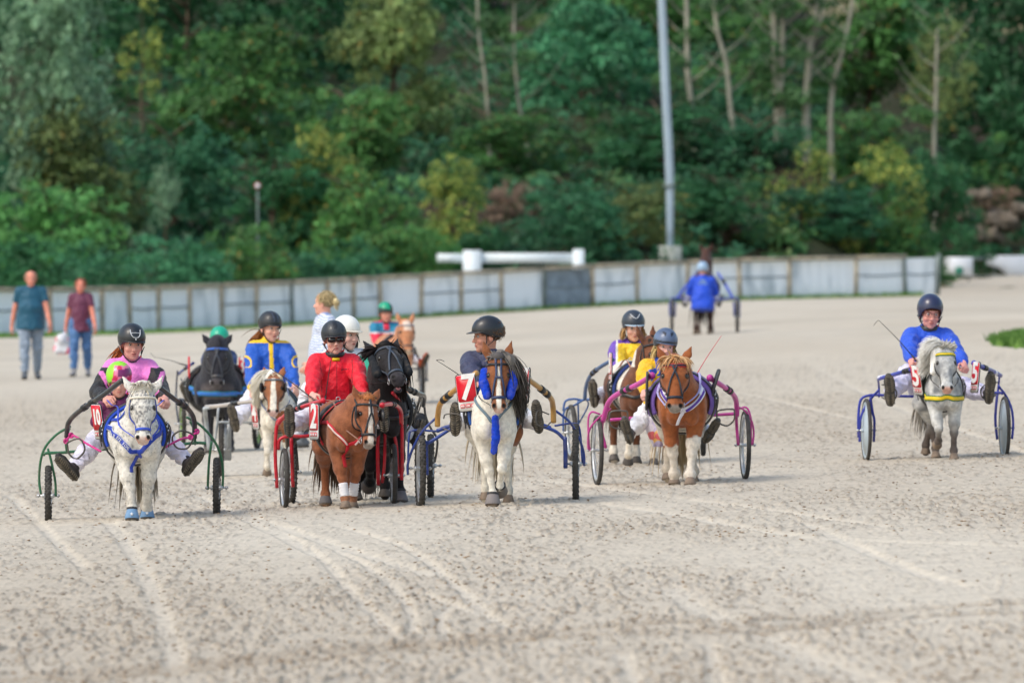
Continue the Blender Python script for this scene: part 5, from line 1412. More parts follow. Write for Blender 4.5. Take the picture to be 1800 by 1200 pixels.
def make_helmet(o, off, Hd, hr, hf, hu, hk, rgb=(34, 36, 40), style='visor', col=None, rough=.42, trim=None, peak=.035, low=-.012, front=.036, sc=1.0, peak_rgb=None, strap=True, ear=0, ridge=None, cup=(220, 30, 40)):
    n, m = 64, 22; a = np.linspace(0, 2*np.pi, n, endpoint=False)   # a=0 front
    rx, ry, rz = .100*sc, .122*sc, .108*sc; c0 = (0, -.010, .048)
    fr = np.clip(np.cos(a), 0, 1)**.8
    cut = np.where(np.cos(a) > 0, low+(front-low)*fr, low+.0*a)
    if ear: cut = cut-ear*np.exp(-((np.abs(np.arctan2(np.sin(a), np.cos(a)))-1.55)/.55)**2)
    V = []; H_ = []
    for shell, s_ in ((0, 1.0), (1, .93)):
        for j in range(m):
            t = j/(m-1)
            zc = (cut-c0[2])/(rz); thc = np.arccos(np.clip(zc, -.72, .95)); th = thc*t
            x = rx*s_*np.sin(th)*np.sin(a); y = ry*s_*np.sin(th)*np.cos(a); z = rz*s_*np.cos(th)
            ext = np.minimum(cut-c0[2]-rz*np.cos(thc), 0)*max(0, (t-.8)/.2) if ear else 0
            z = z+ext
            for i in range(n):
                V.append(Hd(x[i], y[i]+c0[1], z[i]+c0[2])); H_.append((x[i]/rx, y[i]/ry, z[i]/rz, a[i], t))
    V = np.array(V); H_ = np.array(H_); q = []
    for sh_ in (0, 1):
        b = sh_*n*m
        for j in range(m-1):
            for i in range(n):
                f = [b+j*n+i, b+j*n+(i+1) % n, b+(j+1)*n+(i+1) % n, b+(j+1)*n+i]; q.append(f[::-1] if sh_ == 0 else f)
    for i in range(n): q.append([(m-1)*n+i, (m-1)*n+(i+1) % n, n*m+(m-1)*n+(i+1) % n, n*m+(m-1)*n+i][::-1])
    C = np.tile(np.array(lin(rgb)), (len(V), 1))
    if col: C = col(H_, C)
    C[n*m:] = (.012, .012, .014)
    hm = raw_mesh('helmet', V-off, np.array(q), mat('helmet_shell_%d' % int(rough*100), attr=True, rough=rough, spec=.5, coat=.25), o, C)
    bd = lambda mb, nm, mm, par=hm, smooth=True: shift(mb, off).build(nm, mm, par, smooth)
    if peak:
        P_ = []; A = np.linspace(-1.05, 1.05, 21)
        for lay in (0, 1):
            for e in (0, .5, 1):
                for b in A:
                    ln = peak*e*(math.cos(b*1.45)**.6 if abs(b*1.45) < 1.57 else 0); 
                    P_.append(Hd((rx*.995+ln*.25)*math.sin(b), (ry*.99+ln)*math.cos(b)+c0[1], front*.9+.006-(.30*ln)-.004*lay-.010*(1-math.cos(b))))
        P_ = np.array(P_); f1 = grid_faces(21, 3); f2 = f1[:, ::-1]+63
        ed = [[42+i, 43+i, 106+i, 105+i] for i in range(20)]
        raw_mesh('peak', P_-off, np.vstack([f1, f2, ed]), paint('peak_%d_%d_%d' % (peak_rgb or rgb), (peak_rgb or rgb), .4), hm)
    if trim is not None:
        mb = MB()
        for ln, rr, in trim: mb.tube([Hd(x*rx, y*ry+c0[1], z*rz+c0[2]) for x, y, z in [tuple(np.array(p)/np.linalg.norm(p)*1.01) for p in ln]], rr*hk, 6)
        bd(mb, 'trim', paint('silver_trim', (200, 204, 210), .3))
    if strap:
        mb = MB()
        for sx in (-1, 1):
            mb.tube([Hd(sx*.090, .035, low+.02), Hd(sx*.083, .030, -.03), Hd(sx*.060, .045, -.085), Hd(sx*.022, .058, -.120)], .0052*hk, 6, flat=.5)
            mb.tube([Hd(sx*.088, -.05, low+.01), Hd(sx*.086, -.02, -.03), Hd(sx*.072, .02, -.062)], .0045*hk, 6, flat=.5)
        mb.tube([Hd(-.03, .055, -.116), Hd(0, .058, -.124), Hd(.03, .055, -.116)], .010*hk, 8, flat=.6)
        bd(mb, 'chin_strap', MT['leather']())
        if cup: bd(MB().ball(Hd(.062, .052, -.082), .0075*hk, 8), 'buckle', paint('buckle_%d_%d_%d' % cup, cup, .4))
    if ridge is not None:
        r_, c_ = ridge; b = Body().ell(Hd(0, .03, .11), np.array([.022, .085, .055])*hk, .01, np.stack([hr, hf, hu], 1))
        v, q = b.mesh(.006); raw_mesh('vent_ridge', v-off, q, paint('ridge_%d_%d_%d' % c_, c_, .55), hm)
    return hm
def whip(T, a, b, tipv, label, r=.0035, rgb=(24, 24, 26), grp='driving whips'):
    a, b = np.array(a), np.array(b)
    o, off = T.thing('whip', a, label, 'whip', grp)
    mb = MB().tube([a, a*.5+b*.5+np.array([0, 0, .01]), b], [r*1.3, r, r*.6], 6)
    shift(mb, off).build('shaft', paint('whip_%d_%d_%d' % rgb, rgb, .4), o)
    if tipv is not None: shift(MB().tube([b]+[np.array(t) for t in tipv], r*.7, 5), off).build('lash', paint('whip_%d_%d_%d' % rgb, rgb, .4), o)
    shift(MB().tube([a-(b-a)/np.linalg.norm(b-a)*.09, a+(b-a)/np.linalg.norm(b-a)*.02], r*2.2, 8), off).build('grip', MT['leather'](), o)
def reins(P, D, rgb=(28, 26, 26), w=.010, ring=None):
    """rein from each bit ring over the saddle to the hands, part of the pony's harness"""
    m = paint('rein_%d_%d_%d' % rgb, rgb, .6)
    for i, sx in enumerate((-1, 1)):
        b = P['H'](sx*.058, .335, -.02)
        rg = np.array([sx*.075+.0, .26, .885]) if ring is None else np.array([sx*ring[0]+ring[3] if len(ring) > 3 else sx*ring[0], ring[1], ring[2]])
        h_ = D['hands'][i]/P['k'] if D else np.array([sx*.08, 1.1, .95])
        if D is not None:
            # both are in the same frame up to the scale of the pony
            h_ = np.array(D['hands'][i])/P['k']
        P['put'](MB().tube([b, b*.55+rg*.45+np.array([sx*.06, 0, -.01]), rg, (rg+h_)/2+np.array([0, 0, -.015]), h_], w*.5, 6, flat=.35), 'rein', m)
def saddle(P, rgb_pad, y=.27, w=.10, pad=True, ringc=True, leather=True, dx=0, padw=None):
    """padded driving saddle: girth all round, pad on top, tugs and rein rings"""
    c = (dx, .66)
    if pad: ring_strap(P, y, padw or w*1.35, paint('pad_%d_%d_%d' % rgb_pad, rgb_pad, .9, bump=.4, bscale=60), 'saddle_pad', c, .006, .016, a0=-115, a1=115)
    ring_strap(P, y, w*.55, MT['leather'](), 'girth', c, .022 if pad else .008, .008)
    a_ = np.linspace(0, 2*math.pi, 10, endpoint=False)
    for sx in (-1, 1):
        p = P['B'].project(np.array([[dx+sx*.07, y, .95]]), .03, 9)[0][0]
        P['put'](MB().tube([p+np.array([.018*math.cos(t), 0, .018*math.sin(t)+.014]) for t in a_], .0035, 6, closed=True, smooth=1), 'rein_ring', MT['chrome']())
        p = P['B'].project(np.array([[dx+sx*.40, y, .78]]), .035, 9)[0][0]
        mb = MB().tube([p+np.array([0, .02*math.cos(t), .026*math.sin(t)]) for t in a_], .004, 6, closed=True, smooth=1)
        for j in range(4): mb.ball(p+np.array([.004*(-1)**j, -.02, -.03*j+.02]), .009, 8)
        P['put'](mb, 'tug_ring', MT['chrome']())
        p = p-np.array([sx*.005, 0, 0]); mb = MB().tube([p+np.array([0, 0, .03]), p+np.array([sx*.02, -.01, -.06]), p+np.array([sx*.005, .0, -.13])], .012, 6, flat=.5)
        mb.tube([p+np.array([0, .03, .03]), p+np.array([sx*.03, .02, -.04]), p+np.array([sx*.01, .02, -.17])], .008, 6, flat=.5)
        P['put'](mb, 'tug_strap', MT['leather']())
# ------------------------------------------------------------------ teams
def pel_at(T, px, py, dy, k, hkk=1.08, lean=0):
    """pelvis position so that the helmet top lands at photo (px,py)"""
    t = T.L(px, py, dy); hk = k**.55*hkk; l = math.radians(lean)
    return t-np.array([0, -.47*k*math.sin(l), .47*k*math.cos(l)+.008*k+.261*hk])
def arch(T, sx, px_shaft, px_top, pts, dy, r):
    return ([T.L(a, b, dy) for a, b in pts], r)
def colfn(base): 
    return lambda tl, arm, v: np.tile(np.array(lin(base)), (len(tl), 1))
def setc(C, m, rgb): C[m] = lin(rgb); return C

# ======== team 7: brown headed white pony, navy jacket
T = Frame(868, 890, 0)
def wb(V, n3, n2):
    w = np.ones(len(V)); w = np.where((V[:, 1] > .50) & (V[:, 0] > .0) & (V[:, 2] < .62) & (V[:, 2] > .42), 0, w)
    return w
P = pony('white pony with brown head and bright blue fleece cheek rolls, pulling sulky number 7', 868, 890, 0, 1.0, .84, poll=(.03, -.22, 1.055), pitch=20, hyaw=3, frame=T.frame(),
         legs=dict(FR=(4, 3, 0, .42), FL=(22, 62, 1, -.25), HL=(-6, 0, 0), HR=(10, 25, 1, .1)), coat=coat_pinto((150, 92, 56), (226, 220, 208), wb, blaze=.014, blz_top=.06, muzzle=(214, 180, 168), mz=.37, dark=(104, 62, 38)),
         mane=(1, .34, (34, 30, 30), (120, 114, 108), 620, .2, 1.5), forelock=(.06, (92, 88, 88), (150, 144, 140), 160, 'puff'), tail=(.62, (200, 184, 156), (232, 226, 212), 260), ears=(.15, .015))
bridle(P, (24, 24, 28), cheek=(44, 58, 92), face='twin', w=.019)
B, H, put = P['B'], P['H'], P['put']
for sx in (-1, 1):
    v, q = Body().cone(H(sx*.094, .085, -.02), H(sx*.100, .17, -.015), .034, .036, .02).cone(H(sx*.1, .17, -.015), H(sx*.082, .265, -.01), .036, .030, .02).mesh(.006)
    v = v+vnorm(v, q)*(.007*(vn3(v, .012, 4)-.4))[:, None]
    raw_mesh('fleece_cheek_roll', v, q, paint('royal_fleece', (14, 62, 190), .95, bump=.6, bscale=120), P['o'])
mb = MB(); strap(mb, B, [(-.20, .2, .83), (-.13, -.02, .76), (-.04, -.18, .63), (0, -.2, .60), (.04, -.18, .63), (.13, -.02, .76), (.20, .2, .83)], .022, .006, k=8, it=8); put(mb, 'breast_collar', paint('slate_strap', (104, 126, 140), .7))
Bf = Body().cone((.01, -.17, .64), (.015, -.155, .50), .024, .030, .01).cone((.015, -.155, .50), (.0, -.13, .40), .030, .022, .01); v, q = Bf.mesh(.006); v = v+vnorm(v, q)*(.008*(vn3(v, .014, 4)-.4))[:, None]
raw_mesh('breast_fleece', v, q, paint('royal_fleece', (14, 62, 190), .95), P['o'])
saddle(P, (38, 84, 160))
bellboot(P, 'FR', (128, 122, 122)); bellboot(P, 'FL', (120, 112, 106))
o, off = sulky(T, 'sulky with dark blue frame and gold shafts carrying start number 7', [(T.L(739, 823, 1.15), -5), (T.L(1012, 815, 1.15), 1)], .295,
    [([T.L(768, 757, 1.15), T.L(800, 748, 1.15), T.L(870, 748, 1.15), T.L(940, 745, 1.15), T.L(968, 752, 1.15)], .016),
     ([T.L(800, 748, 1.15), T.L(770, 768, 1.13), T.L(750, 780, 1.12)], .013), ([T.L(940, 745, 1.15), T.L(975, 757, 1.13), T.L(992, 772, 1.12)], .013),
     ([T.L(749, 775, 1.12), T.L(749, 800, 1.12), T.L(750, 834, 1.13)], .017), ([T.L(993, 768, 1.12), T.L(994, 795, 1.12), T.L(994, 822, 1.13)], .017),
     ([T.L(769, 732, .95), T.L(745, 755, .98), T.L(727, 785, 1.05), T.L(717, 815, 1.12), T.L(717, 834, 1.15)], .0095),
     ([T.L(974, 720, .95), T.L(1000, 740, .98), T.L(1016, 765, 1.05), T.L(1026, 795, 1.12), T.L(1027, 818, 1.15)], .0095),
     ([T.L(769, 758, 1.2), T.L(728, 756, 1.2), T.L(719, 768, 1.2), T.L(717, 830, 1.16)], .008), ([T.L(975, 748, 1.2), T.L(1008, 744, 1.2), T.L(1019, 755, 1.2), T.L(1024, 815, 1.16)], .008)],
    (36, 62, 138), [[T.L(838, 655, .25), T.L(802, 684, .5), T.L(776, 707, .75), T.L(770, 728, .9), T.L(769, 748, .95)], [T.L(910, 655, .25), T.L(940, 675, .5), T.L(966, 697, .75), T.L(972, 714, .9), T.L(973, 742, .95)]], (186, 140, 76),
    seat=T.L(872, 728, 1.28), shaft_r=.021, stirrups=[([T.L(780, 735, .60), T.L(784, 728, .55), T.L(808, 729, .52), T.L(809, 750, .55), T.L(796, 758, .6), T.L(778, 752, .65)], .005), ([T.L(965, 728, .60), T.L(945, 722, .55), T.L(943, 744, .52), T.L(958, 750, .55), T.L(968, 742, .6)], .005)])
number_plate(o, off, T.L(821, 690, .20), (1, -.28, .12), (-.12, 0, 1), .155, .275, '7', shear=.15)
number_plate(o, off, T.L(925, 677, .22), (.32, -.95, 0), (.06, 0, 1), .15, .26, '7', shear=.1)
def striped(H_, C):
    x, y, z, a, t = H_.T; m = (np.abs(np.abs(x)-.12) < .016) & (z > .1); C[m] = lin((196, 200, 206)); C[(np.abs(x) < .10) & (z > .2)] = lin((36, 42, 66)); return C
pz = pel_at(T, 858, 554, 1.34, .92, 1.06, 4)
D = person(T, 'child in navy jacket and black helmet looking to the left, driving sulky number 7', pz, .92, 4, -6, 0, head=(-72, 2, 0), head_k=1.06, hands=[T.L(842, 683, .85), T.L(875, 683, .85)],
    feet=[T.L(800, 748, .62), T.L(949, 744, .62)], toes=[(-.02, -.1, 1), (-.12, -.1, 1)], sole=[(0, -1, 0), (0, -1, 0)], jacket=colfn((56, 60, 88)), trousers=(228, 230, 236), boots=(52, 48, 44), skin=(204, 146, 124),
    hair_c=(120, 88, 62), hair_kind='short', helmet=dict(rgb=(30, 34, 40), col=striped, peak=.045, low=-.005, front=.042), group='drivers seated on the sulkies', boot_h=.22)
reins(P, D, (30, 30, 34))
whip(T, T.L(842, 686, .82), T.L(767, 633, .80), [T.L(774, 632, .78), T.L(781, 635, .76)], 'thin black whip with bent tip pointing left from the navy jacket driver')

# ======== team 10: speckled grey pony, pink and black jacket
T = Frame(240, 914, 1)
P = pony('white pony speckled with grey, in blue bridle and pale blue hoof boots', 240, 914, 1, .93, 1.14, poll=(.055, -.22, .985), pitch=22, hyaw=2, hl=.42, hw=1.14, frame=T.frame(),
         legs=dict(FR=(16, 4, 0, .34), FL=(-12, 8, 0, -.12), HL=(-8, 0, 0, -.1), HR=(14, 10, 0, .15)), coat=coat_grey((220, 216, 208), (84, 86, 92), .62, face=.95), legw=1.35, hoofm='hoofd',
         mane=(-1, .24, (226, 220, 206), (246, 242, 234), 620, .3), forelock=(.09, (214, 204, 182), (240, 234, 220), 50, 'down'), tail=(.66, (120, 108, 96), (206, 196, 176), 300), ears=(.145, .045), body_dx=-.02)
bridle(P, (222, 214, 198), cheek=(30, 66, 176), nose=True, nose_rgb=(28, 74, 196), w=.019)
B, H, put = P['B'], P['H'], P['put']
mb = MB(); mb.ball(H(0, -.045, -.02), np.array([.085, .06, .07]), 16, col=lin((224, 218, 206))); hair(mb, [H(x, -.07+abs(x)*.3, y) for x, y in RNG.uniform(-.07, .07, (260, 2))], [(0, -.3, 1.)]*260, .05, RNG, .006, 1.5, .4, 5, lin((206, 198, 184)), lin((240, 236, 228)), .6); put(mb, 'plaited_top', MT['hairm'](), color=True)
nv = paint('royal_strap', (30, 62, 170), .6)
mb = MB(); strap(mb, B, [(-.23, .22, .72), (-.19, .04, .70), (-.12, -.10, .62), (-.03, -.18, .53), (0, -.19, .50)], .046, .009, k=9, it=8); put(mb, 'breast_band_edge', paint('pale_edge', (206, 210, 222), .6))
mb = MB(); strap(mb, B, [(-.23, .22, .72), (-.19, .04, .70), (-.12, -.10, .62), (-.03, -.18, .53), (0, -.19, .50)], .036, .012, k=9, it=8); strap(mb, B, [(.23, .22, .72), (.19, .04, .70), (.12, -.10, .62), (.03, -.18, .53), (0, -.19, .50)], .036, .012, k=9, it=8)
strap(mb, B, [(0, -.19, .50), (.01, -.15, .43), (.0, -.08, .38)], .03, .006); strap(mb, B, [(-.25, .22, .80), (-.2, .05, .84), (-.14, -.05, .86)], .03, .007); bb = put(mb, 'breast_band', nv)
# embroidered letters on the left branch of the band
Pc = catmull(np.array([(-.185, .03, .69), (-.12, -.10, .62), (-.03, -.18, .53)]), 7); Pp, Nn = B.project(Pc, .021, 8)
for i, ch in enumerate('SCHUETZ SCHL'[:12]):
    j = 1+i; 
    if ch == ' ' or j >= len(Pp)-1: continue
    t_ = Pp[j+1]-Pp[j-1]; t_ /= np.linalg.norm(t_); up = np.cross(Nn[j], t_); k_ = P['k']
    M = plate_M(Pp[j]*k_, t_, up); lettering(ch, .030, M, paint('pale_edge', (206, 210, 222), .6), P['o'], 'embroidered_letter', 0, .0008, .8)
saddle(P, (30, 70, 178), y=.25, w=.10, dx=-.01)
for key, st in (('FR', True), ('FL', True)): bellboot(P, key, (112, 148, 186), star=st)
S = lambda a, b, d=1.15: T.L(a, b, d)
o, off = sulky(T, 'sulky with green frame, black shafts and pink ropes carrying number 10', [(S(85, 871), -1), (S(381, 857), 1)], .222,
    [([S(76, 800), S(82, 796), S(110, 795), S(170, 790), S(232, 786), S(300, 782), S(345, 778), S(362, 779)], .0115),
     ([S(124, 749, .95), S(100, 763, 1.), S(80, 785, 1.05), S(71, 812, 1.1), S(69, 845, 1.15), S(72, 868, 1.15)], .0095), ([S(328, 733, .95), S(352, 747, 1.), S(375, 772, 1.05), S(388, 800, 1.1), S(392, 830, 1.15), S(391, 858, 1.15)], .0095),
     ([S(84, 788), S(90, 810), S(97, 845), S(98, 872)], .0095), ([S(372, 775), S(368, 805), S(366, 835), S(365, 860)], .0095),
     ([S(118, 795), S(116, 770, 1.), S(122, 752, .97)], .011), ([S(343, 780), S(341, 755, 1.), S(335, 740, .97)], .011)],
    (44, 104, 72), [[S(215, 668, .25), S(180, 695, .5), S(140, 722, .75), S(121, 742, .9), S(117, 768, .95)], [S(280, 680, .3), S(305, 700, .5), S(330, 718, .75), S(341, 738, .9), S(342, 770, .95)]], (52, 52, 56), seat=S(230, 738, 1.3), shaft_r=.019,
    stirrups=[([S(120, 777, .75), S(140, 771, .72), S(149, 790, .72), S(135, 806, .75), S(122, 798, .76), S(119, 785, .76)], .007, True), ([S(340, 764, .75), S(318, 757, .72), S(303, 768, .72), S(310, 786, .75), S(328, 788, .76), S(338, 775, .76)], .007, True)])
number_plate(o, off, S(173, 741, .30), (.62, -.78, .0), (-.22, 0, 1), .125, .265, '10', .15, 0)
rp = paint('pink_rope', (206, 62, 140), .8, bump=.5)
for pts in ([S(116, 775, .93), S(125, 765, .90), S(135, 768, .85), S(150, 778, .7), S(177, 793, .55)], [S(346, 758, .93), S(335, 768, .9), S(322, 770, .85), S(306, 777, .7), S(288, 787, .55)]):
    mb = MB().tube(pts, .0085, 8); 
    for j in (0, 1): c = pts[j]; mb.tube([c+np.array([.013*math.cos(t), .012*math.sin(t*2), .015*math.sin(t)]) for t in np.linspace(0, 6.28, 9)[:-1]], .0085, 6, closed=True, smooth=3)
    shift(mb, off).build('rope', rp, o)
def j10(tl, arm, v):
    x, y, z = tl.T; C = np.tile(np.array(lin((232, 130, 206))), (len(tl), 1)); ax = np.abs(x)
    blk = (ax > .155-.25*(.43-z)*(z > .25)*(z < .43)) & (z < .41); blk |= (ax > .12) & (z < .30); C[blk] = lin((30, 28, 32))
    st = (np.abs(ax-(.235-.55*(.36-z))) < .022) & (z > .16) & (z < .38) & (y > -.06); C[st] = lin((226, 120, 196)); return C
def h10(H_, C): return C
pz = pel_at(T, 229, 568, 1.34, .93, 1.04, 3)
trimA = [([(-.42, .80, .72), (-.34, .93, .36), (-.20, 1, .18), (0, 1.02, .14), (.20, 1, .18), (.34, .93, .36), (.42, .80, .72)], .0038), ([(-.36, .92, .46), (0, 1, .50), (.36, .92, .46)], .003)]
D = person(T, 'girl in pink and black jacket and black helmet with silver trim', pz, .93, 3, 6, 0, head=(16, 6, 2), head_k=1.04, hands=[S(186, 700, .95), S(290, 700, .95)],
    feet=[S(113, 838, .62), S(350, 832, .62)], toes=[(-.62, -.35, .72), (.55, -.35, .75)], sole=[(-.3, -1, -.5), (.3, -1, -.5)], knees=(1.3, 1.3), jacket=j10, trousers=(224, 222, 240), boots=(44, 42, 44), skin=(218, 160, 146), hair_c=(168, 96, 50), hair_kind='ponytail',
    helmet=dict(rgb=(32, 36, 42), col=h10, peak=.030, low=-.03, front=.036, sc=1.03, trim=trimA), group='drivers seated on the sulkies', smile=1)
MB().ball(D['Hd'](0, .121, .050)-D['off'], np.array([.006, .003, .007]), 8).build('badge', paint('silver_trim', (200, 204, 210), .3), [c for c in D['o'].children if c.name.startswith('helmet')][0])
mb = MB().cone if False else MB(); mb.lathe([(.056, 0), (.054, .03), (.050, .034)], D['tr'](0, 0, .475)-D['off'], (0, -.1, 1), 20).build('white_neckband', paint('white_cloth', (226, 226, 234), .8), D['o'])
reins(P, D, (66, 84, 196), .016, ring=(.13, .24, .87, -.02))
def lime(H_, C):
    x, y, z, a, t = H_.T; P3 = np.stack([x, y, z], 1); n = vn3(P3, .35, 4); C[:] = lin((150, 226, 40)); m = (x > -.55+.2*z) & (z < .75+.2*n); C[m] = lin((226, 120, 160)); m2 = m & (n > .55); C[m2] = lin((206, 40, 90)); m3 = (x > -.1) & (z > .12) & (z < .62); C[m3] = lin((120, 30, 96)); return C
pz = pel_at(T, 209, 634, .98, .62, 1.25, 0)
person(T, 'small child passenger in lime and pink helmet in front of the girl in pink', pz, .62, 0, 0, 0, head=(4, 12, 0), head_k=1.25, feet=[pz+np.array([-.09, -.12, -.2]), pz+np.array([.09, -.12, -.2])],
    hands=[pz+np.array([-.07, -.16, .1]), pz+np.array([.07, -.16, .1])], jacket=colfn((96, 26, 78)), trousers=(60, 50, 70), skin=(214, 160, 142), helmet=dict(rgb=(150, 226, 40), col=lime, peak=0, low=-.03, front=.02, rough=.3), vox=.008, boot_h=.1, legs=False)

# ======== team 2: chestnut pony, red jacket with sunglasses
T = Frame(612, 893, 3); S = lambda a, b, d=1.05: T.L(a, b, d)
def wb2(V, n3, n2): return np.zeros(len(V))
P = pony('chestnut pony with white blaze and white bandages on its front legs', 614, 893, 9, .86, 1.12, poll=(.13, -.17, .915), pitch=20, hyaw=14, roll=6, hl=.43, hw=1.08, neck=1.28,
         legs=dict(FR=(16, 6, 0, .30), FL=(-10, 4, 0, -.25), HR=(-10, 0, 0, .1), HL=(12, 8, 0)), coat=coat_pinto((158, 98, 66), (226, 214, 200), wb2, blaze=.020, blz_top=.02, muzzle=(150, 138, 132), mz=.36, dark=(116, 66, 42), sock=dict(FR=(.09, (196, 168, 150)), FL=(.09, (196, 168, 150)))), legw=1.3,
         mane=(1, .16, (150, 96, 62), (200, 150, 104), 300, .2), forelock=(.07, (176, 110, 66), (214, 156, 104), 120, 'puff'), tail=(.62, (92, 74, 62), (140, 116, 96), 300), ears=(.125, .02), hoofm='hoof')
bridle(P, (30, 34, 40), cheek=(30, 36, 44), face='y', blinkers=True, w=.020)
B, H, put = P['B'], P['H'], P['put']
rs = paint('red_strap', (196, 24, 44), .6); ws = paint('white_strap', (222, 196, 190), .6)
mb = MB(); strap(mb, B, [(-.25, .24, .74), (-.2, .08, .74), (-.15, -.04, .70), (-.10, -.11, .62), (-.01, -.17, .52)], .034, .008, k=8, it=8); strap(mb, B, [(.25, .24, .74), (.18, .02, .72), (.10, -.12, .62), (-.01, -.17, .52)], .034, .008, k=8, it=8)
strap(mb, B, [(-.01, -.17, .52), (-.01, -.14, .44), (-.0, -.08, .36)], .040, .008); put(mb, 'breast_collar', rs)
mb = MB(); strap(mb, B, [(-.16, -.02, .71), (-.10, -.11, .62), (-.02, -.165, .53)], .016, .014, k=8, it=8); strap(mb, B, [(.02, -.165, .53), (.10, -.12, .62), (.16, -.02, .71)], .016, .014, k=8, it=8); put(mb, 'collar_stripe', ws)
saddle(P, (40, 38, 40), y=.27, w=.11)
ring_strap(P, .21, .03, rs, 'red_piping', (0, .66), .014, .008, a0=-125, a1=125)
for key in ('FR', 'FL'): legwrap(P, key, (226, 226, 232))
bellboot(P, 'HR', (110, 108, 112))
o, off = sulky(T, 'sulky with bright red frame and shafts carrying start number 2', [(S(500, 843), -4), (S(692, 835), -1)], .238,
    [([S(487, 857), S(484, 800), S(487, 745), S(500, 732), S(520, 722)], .014), ([S(489, 790), S(492, 772), S(510, 766), S(540, 766), S(640, 752), S(668, 748)], .013), ([S(512, 770), S(513, 800), S(515, 855)], .014),
     ([S(667, 742), S(664, 780), S(665, 852)], .015), ([S(668, 745), S(676, 748), S(676, 810), S(672, 848)], .012), ([S(672, 758), S(690, 762), S(697, 785), S(700, 838)], .013), ([S(700, 715), S(706, 745), S(707, 800), S(706, 843)], .014),
     ([S(498, 735), S(540, 745), S(600, 745), S(660, 742)], .012), ([S(690, 690, .9), S(702, 705), S(705, 725)], .013)],
    (200, 28, 50), [[S(568, 704, .15), S(540, 712, .4), S(515, 721, .7), S(500, 731, .9), S(489, 745, 1.0)], [S(672, 712, .2), S(684, 710, .4), S(695, 712, .7), S(704, 722, .9), S(706, 745, 1.0)]], (206, 34, 54), kind='road', seat=S(592, 755, 1.25), shaft_r=.016, tip=(206, 34, 54), tw=.019)
number_plate(o, off, S(553, 741, .10), (.42, -.9, 0), (.0, 0, 1), .155, .27, '2', shear=.08)
def j2(tl, arm, v):
    x, y, z = tl.T; C = np.tile(np.array(lin((226, 16, 44))), (len(tl), 1)); f_ = y > 0
    C[f_ & (np.abs(x-.004) < .0045)] = lin((150, 8, 28)); C[f_ & (np.abs(np.abs(x)-.125-.10*(z-.3)) < .004) & (z > .12) & (z < .43)] = lin((160, 10, 30))
    C[f_ & (np.abs(z-.345-.10*x) < .005) & (x > .045) & (x < .105) & (np.sin(x*420) > -.5)] = lin((40, 14, 30)); return C
def h2(H_, C):
    x, y, z, a, t = H_.T; C[(np.abs(x) > .52)] = lin((30, 34, 44)); C[(np.abs(x) < .17) & (z > .42) & (z < .9) & (y > 0)] = lin((20, 24, 32)); return C
pz = pel_at(T, 588, 562, 1.28, .90, 1.02, 4)
D = person(T, 'child in bright red jacket, dark sunglasses and black helmet', pz, .90, 4, 4, 0, head=(6, 2, -3), head_k=1.02, hands=[S(549, 702, .80), S(640, 700, .9)],
    feet=[S(505, 752, .55), S(683, 745, .55)], toes=[(-.02, -.1, 1), (-.05, -.1, 1)], sole=[(0, -1, 0), (0, -1, 0)], jacket=j2, trousers=(228, 228, 238), boots=(40, 42, 46), skin=(222, 174, 158), glasses='sun', eyes=False,
    helmet=dict(rgb=(50, 54, 60), col=h2, peak=.018, low=-.04, front=.034, sc=1.0, rough=.55, ridge=None), group='drivers seated on the sulkies', boot_h=.22, body_w=1.06)
MB().lathe([(.052, 0), (.056, .02), (.050, .035)], D['tr'](0, 0, .50)-D['off'], (0, -.1, 1), 20).build('white_neckband', paint('white_cloth', (226, 226, 234), .8), D['o'])
MB().lathe([(.074, 0), (.078, .015), (.066, .03)], D['tr'](0, 0.01, .465)-D['off'], (0, -.25, 1), 20).build('black_collar', MT['leather'](), D['o'])
MB().box(D['tr'](0.0, .095, .435)-D['off'], (.055, .012, .022)).build('yellow_patch', paint('patch_yellow', (226, 190, 20), .5), D['o'], False)
reins(P, D, (150, 112, 96), .022, ring=(.10, .26, .90))
whip(T, S(549, 700, .78), S(464, 640, .95), None, 'long thin whip lying against the left arm of the red jacket driver')
whip(T, S(572, 700, .86), S(583, 625, .93), [S(584, 618, .92), S(588, 613, .9)], 'thin black whip standing upright in front of the red jacket')

# ======== black pony right behind team 2
T = Frame(672, 884, 5); S = lambda a, b, d=1.15: T.L(a, b, d)
P = pony('black pony with raised head and open mouth, right behind the red jacket driver', 668, 884, 6, 1.02, 1.12, poll=(.0, -.24, 1.115), pitch=56, hyaw=10, roll=-3, hl=.43, hw=1.04, frame=T.frame(), mouth=True,
         legs=dict(FR=(14, 62, 1, .1), FL=(4, 3, 0, .15), HR=(-4, 0, 0), HL=(5, 20, 1)), coat=coat_plain((40, 36, 38), (20, 19, 22), muz=(54, 50, 54)), legw=1.25, hoofm='hoofd', neck=1.2,
         mane=(1, .36, (24, 20, 20), (58, 46, 42), 900, .15, 1.0), forelock=(.07, (30, 26, 26), (60, 54, 52), 200, 'puff'), tail=(.70, (20, 18, 18), (54, 48, 46), 380), ears=(.14, .03))
bridle(P, (60, 70, 84), cheek=(64, 74, 88), face='cross', w=.019, blinkers=False)
B, H, put = P['B'], P['H'], P['put']
for sx in (-1, 1): 
    v, q = Body().cone(H(sx*.10, .06, -.02), H(sx*.105, .22, -.03), .030, .034, .02).mesh(.007); v = v+vnorm(v, q)*(.006*(vn3(v, .012, 4)-.4))[:, None]
    raw_mesh('fleece_cheek_roll', v*P['k'], q, paint('black_fleece', (26, 30, 36), .95), P['o'])
pk = MB(); pk.tube([H(-.012, .372, -.045), H(0, .384, -.050), H(.012, .376, -.045)], .008, 8); put(pk, 'tongue', paint('tongue', (196, 130, 136), .5))
